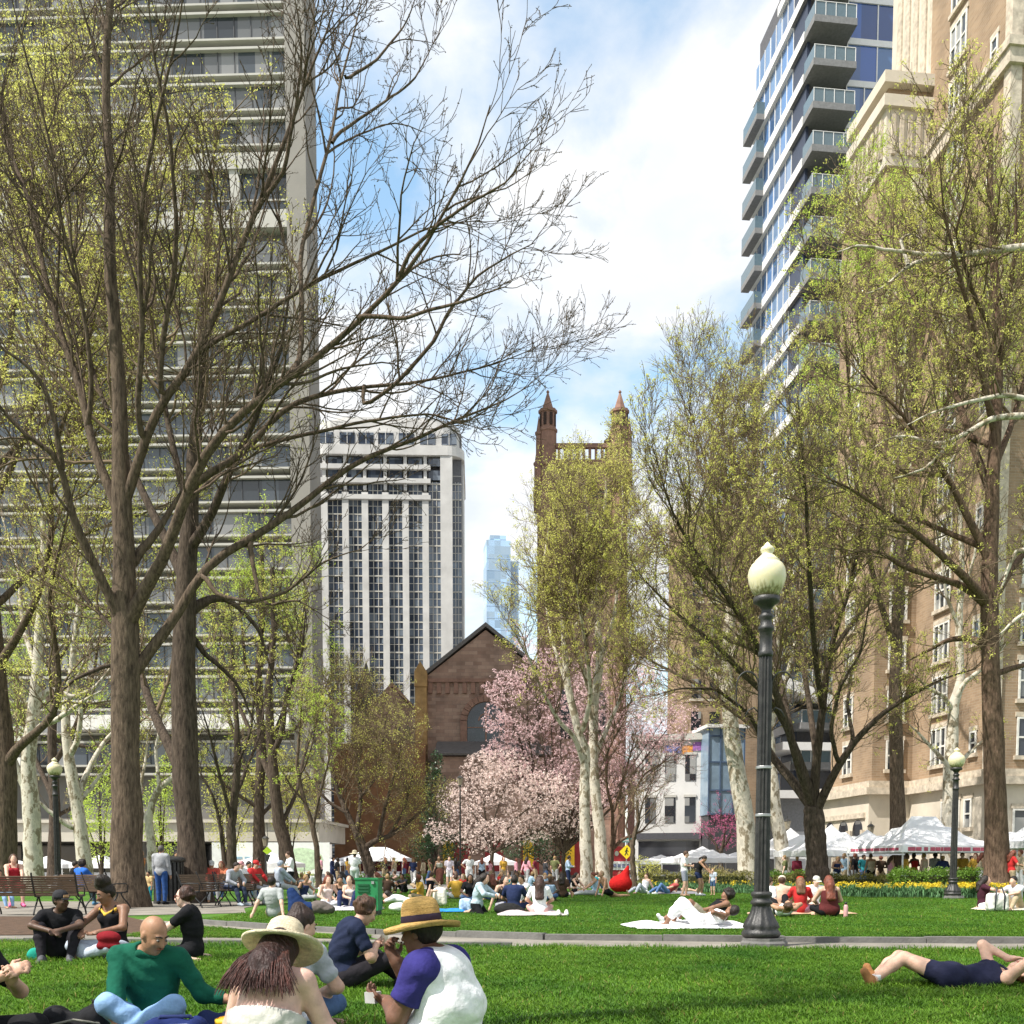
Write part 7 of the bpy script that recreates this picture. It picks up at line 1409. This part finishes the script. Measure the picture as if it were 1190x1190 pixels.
def mid_people():
    pp = person
    # reclining pair on the white blanket
    g = G(845, 1079); t, q = pp(0, 0, 'lie', -100, 'woman in white dress lying knees up on the white sheet by the lamp', SK['brown'], ((.78, .78, .79), 'tank'), ((.78, .78, .79), 'dress'), (DK, 'short'), None, .015, 1, 1.05, .02, 'mid', dict(hf=(-.8, -.5, .5), hu=(0, .8, .5), sp=(0, 1, .25), an=((-.12, -.44, .07), (.12, -.56, .07))), None, 1, False, (g.x - .55, g.y - .05, 0), .003)
    g = G(815, 1075); pp(0, 0, 'recline', -78, 'person with black hair and khaki shorts reclining behind the woman in white', SK['brown'], (BLK, 'tank'), ((.28, .25, .18), 'short'), (DK, 'afro'), None, .015, 1.03, 1, .02, 'mid', dict(hf=(-.1, -.9, .1)), (.75, .75, .75), 0, False, (g.x + .1, g.y + .35, 0))
    # group right of the lamp
    pp(909, 24.2, 'cross', 165, 'shirtless man with beige cap, back to us, right of the lamp post', SK['fair'], None, ((.2, .2, .22), 'short'), (BR, 'short'), ('cap', (.62, .56, .44)), .02, 1.02, 1.05)
    pp(931, 23.8, 'cross', 170, 'woman in red tee and red cap with long brown hair, back to us', SK['fair'], (RED, 'tee'), ((.4, .2, .28), 'short'), ((.17, .085, .045), 'long'), ('cap', (.6, .03, .02)), .02, 1, 1, 0, 'mid', None, None, 1)
    pp(910, 22.9, 'lie', 176, 'dark curly haired person lying low in front of the red cap woman', SK['tan'], (WHT, 'tank'), (BLK, 'long'), (BR, 'curly'), None, .02, 1, 1, 0, 'mid', dict(sp=(0, 1, .22)))
    pp(965, 22.8, 'cross', 178, 'woman with very long auburn hair in maroon top and black trousers, back to us', SK['fair'], ((.09, .02, .02), 'tank'), (BLK, 'long'), (AUB, 'longback'), None, .018, 1.04, 1.2, 0, 'mid', None, None, 1)
    pp(946, 25.6, 'cross', 10, 'person in white tee and sunglasses between the red cap and the auburn hair', SK['pale'], (WHT, 'tee'), (GRY, 'short'), (BR, 'short'), ('cap', (.6, .58, .52)), .022)
    pp(893, 23.4, 'side', 120, 'person in white sitting just right of the lamp post base', SK['fair'], (WHT, 'tee'), ((.66, .64, .6), 'long'), (BR, 'short'), None, .022)
    # far right pair
    pp(1143, 26.4, 'side', 70, 'woman with long black hair in dark maroon tee beside a white tote bag', SK['fair'], ((.05, .015, .025), 'tee'), (WHT, 'long'), (DK, 'long'), None, .02, 1, 1, 0, 'mid', dict(hd=((-.1, -.35, .5), (.16, -.34, .42))), None, 1)
    pp(1183, 26.2, 'knees', -60, 'person in pale grey shirt with raised khaki knees at the right edge', SK['fair'], ((.5, .51, .53), 'tee'), ((.45, .36, .24), 'long'), (DK, 'short'), None, .02)
    # standing couple
    pp(795, 38.8, 'stand2', 70, 'man in white tee and grey shorts standing on the lawn left of the lamp', SK['fair'], (WHT, 'tee'), ((.30, .31, .38), 'short'), (BR, 'short'), None, .024, 1.02, 1.05, 0, 'standing couple by the flower bed')
    pp(813, 39.4, 'bend', 60, 'woman in dark top and navy shorts bending beside the standing man', SK['tan'], (BLK, 'tank'), (NVY, 'short2'), (DK, 'pony'), None, .024, .96, 1, 0, 'standing couple by the flower bed', dict(sp=(0, -.35, 1)), WHT, 1)
    pp(829, 40.2, 'stand', -40, 'small child in white and blue beside the bending woman', SK['fair'], ((.5, .55, .65), 'tee'), (JEAN, 'short'), ((.4, .25, .1), 'short'), None, .026, .62)
    pp(705, 37.6, 'updog', -62, 'shirtless man in black shorts arching up on straight arms on the lawn', SK['tan'], None, (BLK, 'short2'), ((.3, .2, .12), 'short'), None, .024)
    pp(668, 42.5, 'long', 60, 'dark haired sunbather with legs stretched right, left of the arching man', SK['fair'], (BLK, 'crop'), (BLK, 'short2'), (DK, 'long'), None, .026, 1, 1, 0, 'mid', None, None, 1)
    pp(660, 52, 'stand2', 80, 'man in pale blue shirt and dark trousers standing left of the white sycamores', SK['tan'], ((.40, .50, .66), 'long'), (NVY, 'long'), (DK, 'short'), None, .03, 1, 1, 0, 'crowd')
    pp(748, 43, 'lean', -50, 'woman in white vest leaning back, pale jeans stretched left, right of the red bag', SK['fair'], (WHT, 'tank'), ((.52, .56, .62), 'long'), (BR, 'bun'), None, .026, 1, 1, 0, 'mid', None, None, 1)
    pp(775, 42, 'recline', -70, 'person in blue jeans lying back with feet left, left of the standing couple', SK['fair'], ((.3, .06, .06), 'tee'), ((.10, .18, .36), 'long'), (BR, 'short'), None, .026, 1, 1, 0, 'mid', None, WHT)
    pp(786, 44, 'flat', 80, 'sunbather lying flat with striped towel by the flower bed', SK['fair'], (GRY, 'tank'), (BLK, 'short2'), (BR, 'long'), None, .028, 1, 1, .02, 'mid', None, None, 1)
    # centre group
    pp(556, 24.4, 'kneel', 72, 'black haired person in pale denim jacket kneeling on the blue mat', SK['fair'], ((.40, .50, .56), 'jacket'), (BLK, 'long'), (DK, 'long'), None, .019, 1.02, 1.1, 0, 'mid', dict(pel=(0, .05, .2)), None, 1, False, None, .003)
    pp(583, 26, 'side', 30, 'woman with black vest leaning on her arm in the centre lawn group', SK['fair'], (BLK, 'tank'), ((.3, .3, .34), 'long'), (DK, 'long'), None, .021, 1, 1, 0, 'mid', None, None, 1)
    pp(597, 24.8, 'cross', 172, 'person in sleeveless navy top, back to us, in the centre lawn group', SK['tan'], (NVY, 'tee'), (NVY, 'long'), (DK, 'bun'), None, .019, 1.02, 1.05)
    pp(627, 23.4, 'cross', 178, 'woman in white tee and dark cap, back to us on the pink blanket', SK['fair'], (WHT, 'tee'), ((.6, .36, .34), 'short'), ((.05, .025, .018), 'longback'), ('cap', (.035, .02, .02)), .018, 1.02, 1.05, 0, 'mid', None, None, 1, False, None, .003)
    pp(610, 30, 'knees', -40, 'person in white tee sitting behind the woman with the dark cap', SK['tan'], (WHT, 'tee'), (GRY, 'long'), (DK, 'short'), None, .024)
    pp(476, 28.2, 'prone', -95, 'person in white lying face down with bare feet raised beside the green bin', SK['fair'], (WHT, 'tee'), ((.7, .7, .7), 'short'), (DK, 'short'), None, .021, 1, 1, 0, 'mid', dict(an=((-.08, .60, .46), (.10, .56, .48))))
    # left centre group
    pp(379, 27.5, 'cross', 30, 'auburn haired woman in pale pink shirt sitting left in the group by the bin', SK['fair'], ((.66, .55, .50), 'tank'), ((.6, .6, .64), 'long'), (AUB, 'long'), None, .02, 1, 1, 0, 'mid', None, None, 1)
    pp(395, 28.3, 'cross', 10, 'dark haired woman in black vest in the middle of the group by the bin', SK['tan'], (BLK, 'tank'), (BLK, 'long'), (DK, 'bun'), None, .021, 1, 1, 0, 'mid', None, None, 1)
    pp(409, 26.6, 'knees', -14, 'woman with long brown hair, navy trousers and white sneakers, knees up near the bin', SK['fair'], ((.66, .6, .56), 'tank'), (NVY, 'long'), (BR, 'long'), None, .019, 1.02, 1, 0, 'mid', dict(hd=((.1, -.35, .3), (.2, -.3, .3))), WHT, 1)
    pp(424, 26.9, 'cross', 160, 'bare backed dark haired woman in pink just left of the bin', SK['fair'], ((.55, .28, .26), 'crop'), (BLK, 'long'), (DK, 'bun'), None, .02, 1, 1, 0, 'mid', None, None, 1)
    pp(318, 22.2, 'lean', 168, 'dark haired man in grey tee leaning back on his hands, back to us', SK['fair'], ((.36, .38, .38), 'tee'), (KHA, 'short'), (DK, 'short'), None, .017, 1.02, 1.05, 0, 'mid', dict(sp=(0, .2, 1), hd=((-.36, .34, .05), (.36, .34, .05)), an=((.35, -.5, .06), (.1, -.55, .06))), (.05, .06, .04), 0, False, None, .003)
    pp(337, 36, 'stand2', -60, 'woman in white top and black trousers standing behind the benches', SK['fair'], (WHT, 'half'), (BLK, 'long'), (BR, 'bun'), None, .024, .98, 1, 0, 'bench', None, None, 1)
    pp(329, 31, 'bench', 130, 'person in blue grey hooded top hunched at the end bench', SK['fair'], ((.36, .41, .48), 'jacket'), (GRY, 'long'), ((.3, .35, .42), 'short'), None, .024, 1, 1, 0, 'bench')
    # benches
    def onb(px, py, rz, *a, **k): g = G(px, py); return pp(0, 0, 'bench', rz, *a, at=(g.x, g.y, 0), group='bench', **k)
    onb(270, 1053, 58, 'person in grey hooded jacket hunched over on the bench by the dark trunk', SK['fair'], ((.33, .34, .38), 'jacket'), ((.03, .04, .07), 'long'), (DK, 'short'), res=.021, ov=dict(sp=(0, -.5, 1)), shoes=(.35, .4, .45))
    onb(300, 1051, 52, 'man in red shirt and red cap on the bench behind the grey tee man', SK['fair'], (RED, 'long'), (GRY, 'long'), (DK, 'short'), hat=('cap', (.5, .04, .04)), res=.022, shoes=GRY)
    onb(283, 1047, 60, 'pale shirted person with pink cap on the far bench', SK['fair'], (WHT, 'tee'), (GRY, 'long'), (BR, 'short'), hat=('cap', (.6, .3, .32)), res=.024)
    onb(292, 1046, 60, 'white shirted dark haired person on the far bench', SK['tan'], ((.66, .66, .66), 'tee'), (NVY, 'long'), (DK, 'short'), res=.024)
    onb(247, 1049, 20, 'person in red fleece beside the dark trunk', SK['tan'], ((.42, .07, .05), 'long'), (GRY, 'long'), ((.3, .3, .3), 'short'), res=.024, hat=('cap', (.5, .5, .48)))
    onb(257, 1046, 0, 'second person in orange-red top on the bench right of the dark trunk', SK['tan'], ((.40, .13, .07), 'tee'), (JEAN, 'long'), (AUB, 'long'), res=.026, fem=1)
    onb(100, 1053, 150, 'person in bright blue jacket on the bench left of the big trunk', SK['tan'], ((.03, .13, .50), 'jacket'), ((.06, .1, .12), 'long'), (DK, 'afro'), res=.022, shoes=(.1, .25, .4))
    onb(92, 1048, 120, 'dark haired person in black on the bench behind the bright blue jacket', SK['tan'], (BLK, 'long'), ((.05, .08, .06), 'long'), (DK, 'short'), res=.024)
    onb(18, 1054, 30, 'woman in dark red dress on the bench at the left edge', SK['fair'], ((.30, .02, .03), 'tank'), ((.25, .02, .03), 'skirt'), (BR, 'long'), res=.021, fem=1, sc=1.12, shoes=(.7, .15, .3))
    onb(2, 1056, 60, 'child in red top at the left edge beside the woman in dark red', SK['tan'], ((.5, .03, .05), 'tee'), ((.25, .4, .6), 'long'), (DK, 'short'), res=.022, sc=.8)
    pp(187, 30, 'stand', 172, 'man in grey hoodie and blue jeans standing, back to us, between the two thick trunks', SK['tan'], ((.33, .34, .36), 'jacket'), ((.03, .08, .24), 'long'), ((.10, .09, .085), 'short'), None, .022, 1.02, 1.08, 0, 'bench', None, BLK)
    pp(173, 29.4, 'stand', -30, 'small child in turquoise behind the big trunk', SK['tan'], ((.55, .4, .2), 'tee'), ((.02, .25, .32), 'long'), (DK, 'short'), None, .024, .58, 1, 0, 'bench')
    pp(205, 38, 'stand2', 20, 'person in white shirt standing behind the trash can', SK['tan'], (WHT, 'tee'), (JEAN, 'long'), (DK, 'short'), None, .026, 1, 1, 0, 'bench')
    pp(163, 34, 'walk', 60, 'woman with orange top passing behind the big trunk', SK['tan'], ((.5, .2, .08), 'tank'), ((.5, .42, .3), 'skirt'), (AUB, 'long'), None, .026, 1, 1, 0, 'bench', None, None, 1)
    pp(412, 46, 'stand', 175, 'man in white hat and white shirt with pale trousers standing by the twisted tree', SK['tan'], (WHT, 'tee'), ((.45, .52, .5), 'long'), (DK, 'short'), ('sun', (.78, .77, .74)), .026, 1.06, 1.1, 0, 'crowd')
    pp(545, 54, 'akimbo', 10, 'person all in white standing hand on hip beside the slim post', SK['tan'], (WHT, 'tee'), ((.74, .74, .74), 'long'), (DK, 'short'), None, .028, 1.04, 1, 0, 'crowd')
    pp(511, 52, 'walk', -20, 'woman in brown crop top walking left of the person in white', SK['tan'], ((.55, .5, .45), 'crop'), ((.16, .06, .045), 'skirt'), (BR, 'long'), None, .028, 1.0, 1, 0, 'crowd', None, None, 1)
    pp(522, 56, 'stand', 10, 'person in pale lilac top standing left of the slim post', SK['fair'], ((.6, .55, .62), 'tee'), (WHT, 'short'), (BR, 'short'), None, .03, 1, 1, 0, 'crowd')
    pp(386, 64, 'walk', 80, 'person in navy walking past the dark doorway', SK['tan'], (NVY, 'long'), (NVY, 'long'), (DK, 'short'), None, .03, 1.05, 1, 0, 'crowd')
    # the crowd: everybody different
    rg = np.random.default_rng(21); cols = [('white', WHT), ('black', BLK), ('navy', NVY), ('black', BLK), ('charcoal', (.04, .04, .045)), ('brown', (.05, .03, .02)), ('grey', GRY), ('red', RED), ('pink', (.6, .3, .36)), ('beige', (.5, .42, .3)), ('skyblue', (.35, .48, .62)), ('olive', (.13, .14, .06)), ('maroon', (.16, .02, .04)), ('mustard', (.5, .3, .05)), ('teal', (.03, .22, .25))]
    bots = [('black', BLK), ('denim', JEAN), ('grey', GRY), ('khaki', KHA), ('white', WHT)]; seen = set()
    def crowd(lst, place, grp, poses):
        for (px, D) in lst:
            while True:
                a, b, ps = cols[rg.integers(len(cols))], bots[rg.integers(len(bots))], poses[rg.integers(len(poses))]; sty = ['tee', 'long', 'tank'][rg.integers(3)]; hs = ['short', 'long', 'bun', 'curly'][rg.integers(4)]; hc = [('black', DK), ('brown', BR), ('auburn', AUB), ('sandy', (.32, .2, .09))][rg.integers(4)]
                vb = {'stand': 'standing', 'stand2': 'gesturing', 'walk': 'walking', 'akimbo': 'posing', 'cross': 'sitting', 'knees': 'crouching', 'long': 'resting', 'side': 'leaning'}[ps]
                lab = '%s haired person in %s %s and %s trousers %s %s' % (hc[0], a[0], {'tee': 'tee', 'long': 'shirt', 'tank': 'vest'}[sty], b[0], vb, place)
                if lab not in seen: seen.add(lab); break
            fem = int(hs in ('long', 'bun')); pp(px, D, ps, rg.uniform(-180, 180), lab, list(SK.values())[rg.integers(5)], (a[1], sty), (b[1], 'long'), (hc[1], hs), None, .032, rg.uniform(.94, 1.06), rg.uniform(.95, 1.15), 0, grp, None, None, fem)
    ST = ['stand', 'stand2', 'walk', 'akimbo', 'stand']; SI = ['cross', 'knees', 'long', 'side']
    crowd([(448, 70), (458, 66), (470, 72), (480, 62), (492, 68), (500, 60), (530, 66), (560, 64), (570, 70)], 'among the white tents', 'crowd', ST)
    crowd([(585, 62), (600, 66), (612, 60), (622, 68), (634, 64), (645, 58)], 'before the church', 'crowd', ST)
    crowd([(462, 56), (488, 54), (570, 50), (580, 54), (592, 48), (604, 52), (616, 50), (640, 52), (530, 58), (450, 48), (470, 44), (500, 42), (538, 40), (565, 38), (600, 41), (632, 44), (655, 47), (690, 50), (720, 52), (450, 36), (488, 34), (530, 36), (546, 32), (640, 34), (655, 37), (692, 40), (573, 34)], 'at the back of the lawn', 'crowd', SI)
    crowd([(235, 46), (262, 52), (290, 48), (318, 54), (352, 46), (360, 50), (384, 44), (400, 41), (440, 40), (250, 40), (300, 37), (352, 33), (362, 37), (392, 36)], 'beyond the benches', 'crowd', SI)
    crowd([(912, 49), (926, 51), (972, 47), (982, 49), (993, 46), (1003, 50), (1012, 47), (1024, 49), (990, 52)], 'behind the olive hedge', 'tent', ST)
    crowd([(1036, 45.5), (1052, 44.8), (1063, 46), (1074, 45), (1086, 46.5), (1096, 44.6), (1118, 46)], 'under the lettered tent', 'tent', ST)
    crowd([(1133, 43), (1140, 41), (1176, 38.5), (1186, 41), (1128, 48)], 'near the tall reddish trunk', 'tent', ST)
    crowd([(30, 60), (140, 62), (232, 58), (300, 60), (372, 58), (392, 55), (405, 60)], 'before the left canopy', 'bench', ST)
mid_people()
# ================================================================== BLANKETS AND BAGS
def blanket(pts, label, col, seed, bump=.05):
    """a cloth lying on the grass with soft folds; pts are four ground corners"""
    rg = np.random.default_rng(seed); n = 26; a, b, c, d = [np.array(p[:2]) for p in pts]; o = (a + b + c + d) / 4; V = []
    ph = rg.uniform(0, 6, 6); th = []
    for top in (1, 0):
        for i in range(n):
            for j in range(n):
                u, v = i / (n - 1), j / (n - 1); p = (a * (1 - u) + b * u) * (1 - v) + (d * (1 - u) + c * u) * v - o
                p = p * (1 + .05 * math.sin(ph[0] + 9 * u + 7 * v)); e_ = min(1, 7 * min(u, 1 - u, v, 1 - v)); z = .035 + .04 * e_ + bump * (.25 + .75 * e_) * (.5 + .5 * math.sin(ph[1] + 11 * u + 4 * math.sin(6 * v + ph[2]))) * (.5 + .5 * math.sin(ph[3] + 8 * v + 3 * math.sin(5 * u + ph[4]))); V.append((p[0], p[1], z - (0 if top else .016)))
    F = [(i * n + j, (i + 1) * n + j, (i + 1) * n + j + 1, i * n + j + 1) for i in range(n - 1) for j in range(n - 1)]; k = n * n; F += [tuple(x + k for x in f[::-1]) for f in F]
    ring = [i * n for i in range(n)] + [(n - 1) * n + j for j in range(1, n)] + [i * n + n - 1 for i in range(n - 2, -1, -1)] + [j for j in range(n - 2, 0, -1)]
    F += [(ring[q], ring[q] + k, ring[(q + 1) % len(ring)] + k, ring[(q + 1) % len(ring)]) for q in range(len(ring))]
    o3 = MB().add(V, F).build('blanket', clothmat(col), None, True, (o[0], o[1], 0)); tag(o3, label, 'blanket', 'blankets spread on the grass'); return o3
def qd(px, py, w, dd, rz=0):
    g = G(px, py); c, s = math.cos(R(rz)), math.sin(R(rz)); return [(g.x + x * c - y * s, g.y + x * s + y * c) for x, y in ((-w / 2, -dd / 2), (w / 2, -dd / 2), (w / 2, dd / 2), (-w / 2, dd / 2))]
blanket(qd(800, 1078, 2.25, 1.5, 6), 'white sheet under the reclining pair left of the lamp post', (.76, .75, .76), 1, .06)
blanket(qd(945, 1062, 1.75, 1.3, 4), 'peach blanket under the group right of the lamp post', (.55, .36, .24), 2, .03)
blanket(qd(520, 1060, .95, .7, 2), 'flat bright blue mat on the lawn left of the denim jacket', (.03, .22, .58), 3, .015)
blanket(qd(617, 1064, 1.5, 1.0, 4), 'pale pink and grey blanket under the woman with the dark cap', (.52, .45, .45), 4, .06)
blanket(qd(398, 1058, 1.9, 1.4, 0), 'pale lilac blanket under the group by the green bin', (.50, .48, .52), 5, .05)
blanket(qd(1172, 1058, 1.6, .9, 0), 'cream blanket under the pair at the right edge', (.62, .56, .44), 6, .04)
blanket(qd(672, 1040, 1.9, 1.0, 0), 'pale towel under the dark haired sunbather', (.5, .46, .42), 7, .03)
blanket(qd(788, 1039, 2.0, 1.1, 0), 'black and white striped towel by the standing couple', (.22, .22, .24), 8, .05)
BGP = 'bags lying on the grass'
def bag(name, label, at, prims, col, res=.012, rz=0, extra=None, cat='bag'):
    t = thing(name, label, cat, (at[0], at[1], 0), R(rz), BGP); v, q = sdf_mesh(prims, res, (), (), .004, len(label)); npmesh('bag_body', v, quads=q, mats=[clothmat(col)], smooth=True, parent=t)
    if extra:
        for nm, pts, r, c in extra: MB().tube(pts, r, 6).build(nm, clothmat(c), t, True)
    return t
def rbox(c, r, k=.04): 
    x, y, z = r; o = []
    for i in (-1, 1):
        for j in (-1, 1): o.append(rc((c[0] + i * x * .62, c[1] + j * y * .5, c[2] - z * .62), (c[0] + i * x * .6, c[1] + j * y * .45, c[2] + z * .6), min(x, y) * .55, min(x, y) * .5, k))
    return o + [el(c, (x, y, z), None, k)]
g = G(78, 1212); bag('backpack', 'black backpack with grey piping lying left of the bald man', (P(82, 1008, 6.3).x, 6.3), rbox((0, 0, .10), (.19, .16, .11)), (.014, .014, .016), .011, 20, [('piping', [(-.17, -.13, .08), (-.14, -.15, .15), (0, -.16, .18), (.14, -.15, .15), (.17, -.13, .08), (.14, -.15, .03), (-.14, -.15, .03), (-.17, -.13, .08)], .008, (.25, .24, .2)), ('strap', [(.1, .1, .25), (.25, .05, .3), (.33, -.05, .16), (.28, -.1, .03)], .018, (.02, .02, .02))])
x = P(200, 1008, 5.6).x
t = bag('cooler_bag', 'navy zipped cooler bag in front of the bald man', (x, 5.6), rbox((0, 0, .13), (.18, .12, .14), .03), (.012, .022, .10), .011, 6, [('zip', [(-.16, -.09, .21), (-.08, -.115, .245), (.08, -.115, .25), (.17, -.09, .23)], .006, (.5, .5, .5)), ('handle', [(-.1, 0, .25), (-.08, 0, .28), (.08, 0, .28), (.1, 0, .25)], .012, (.02, .03, .1))])
MB().box(.02, .05, -.135, -.12, .15, .19).build('clasp', M_STEEL, t)
x = P(252, 1008, 6.15).x; bag('navy_bag', 'crumpled navy bag between the bald man and the cream sun hat', (x, 6.15), [el((0, 0, .1), (.16, .14, .12)), el((.08, .05, .17), (.09, .08, .07)), el((-.08, 0, .16), (.07, .09, .08))], (.012, .02, .07), .011)
t = thing('food_box', 'yellow-orange tub beside the navy bag', 'tub', (P(262, 1008, 5.9).x, 5.9, 0)); MB().lathe([(.06, 0), (.07, .20), (.074, .205), (.074, .22), (.05, .235), (.01, .24)], n=20).build('tub', mat('orange_plastic', (.75, .32, .02), .35, .08), t, True); MB().lathe([(.078, .195), (.078, .222), (.07, .226)], n=20).build('lid', mat('yellow_plastic', (.8, .5, .04), .35, .08), t, True)
bag('red_bag', 'red handbag in the lap of the woman with piled up hair', (P(124, 1008, 11.7).x, 11.7), [el((0, 0, .30), (.14, .07, .08), None, .05)] + [rc((-.09, 0, .2), (.09, 0, .2), .05, .05)], (.20, .012, .018), .014)
bag('turquoise_bag', 'small turquoise pouch on the grass left of the man in black', (P(38, 1008, 11.9).x, 11.9), [el((0, 0, .08), (.10, .07, .09))], (.02, .30, .22), .014)
bag('duffel_bag', 'large navy duffel bag standing right of the grey tee man', (P(346, 1008, 24).x, 24), [rc((-.02, 0, .2), (-.16, .02, .52), .21, .11, .08), el((.22, 0, .15), (.28, .18, .15), None, .06), rc((-.1, -.12, .12), (-.14, -.06, .40), .12, .08)], (.012, .03, .10), .018)
bag('grey_bag', 'grey-brown rucksack on the grass left of the white sneakers', (P(370, 1008, 24).x, 24), [el((0, 0, .16), (.26, .18, .17)), el((.2, 0, .12), (.18, .16, .12))], (.13, .11, .10), .018)
bag('white_pillow', 'plump white bag on the grass right of the green bin', (P(463, 1008, 25.5).x, 25.5), [el((0, 0, .11), (.25, .16, .12)), el((.12, .02, .1), (.16, .14, .10))], (.72, .71, .70), .018)
bag('white_backpack', 'white backpack standing upright on the lawn beyond the straw hat', (P(511, 1008, 29).x, 29), rbox((0, 0, .28), (.2, .13, .28)), (.70, .66, .58), .018, 0, [('strap', [(-.1, -.1, .5), (-.14, -.16, .3), (-.1, -.12, .08)], .02, (.45, .4, .32)), ('handle', [(-.05, 0, .55), (0, 0, .62), (.05, 0, .55)], .014, (.45, .4, .32))])
bag('dark_bag', 'black bag on the grass between the denim jacket and the pink blanket', (P(590, 1008, 23.6).x, 23.6), [el((0, 0, .14), (.32, .2, .15)), el((.2, 0, .1), (.2, .18, .1))], (.02, .022, .02), .018)
bag('tote_bag', 'white tote bag with dark straps in front of the black haired woman at right', (P(1160, 1008, 25.6).x, 25.6), rbox((0, 0, .24), (.27, .16, .23)), (.66, .64, .60), .018, 0, [('strap', [(-.12, -.14, .05), (-.11, -.17, .4), (-.06, -.1, .6), (.06, -.1, .6), (.11, -.17, .4), (.12, -.14, .05)], .02, (.06, .06, .07))])
bag('red_beanbag', 'big red teardrop shaped bag under the crossing sign', (P(724, 1008, 46).x, 46), [el((-.1, 0, .36), (.52, .42, .40), None, .1), rc((.0, 0, .5), (.22, 0, 1.12), .32, .06, .12)], (.42, .012, .012), .022)
bag('light_bag', 'pale blue bag behind the denim jacket', (P(541, 1008, 25.2).x, 25.2), rbox((0, 0, .18), (.16, .1, .17)), (.42, .55, .72), .018)
t = thing('drink_bottle', 'pink metal bottle standing beside the auburn haired woman', 'bottle', (P(984, 1008, 22.6).x, 22.6, 0)); MB().lathe([(.045, 0), (.048, .02), (.048, .24), (.03, .28)], n=16).build('flask', mat('pink_metal', (.55, .30, .30), .35, .05), t, True); MB().lathe([(.03, .28), (.032, .33), (.028, .335)], n=14).build('cap', M_IRON, t, True)
t = thing('sneaker_pair', 'pair of pale sneakers left on the pink blanket edge', 'shoes', (P(654, 1008, 22.9).x, 22.9, .02))
for k in (-.09, .09):
    v, q = sdf_mesh([rc((k, .1, .05), (k, -.12, .04), .05, .038), rc((k, .08, .06), (k, .06, .1), .045, .04)], .014); npmesh('sneaker', v, quads=q, mats=[clothmat((.7, .68, .64))], smooth=True, parent=t)
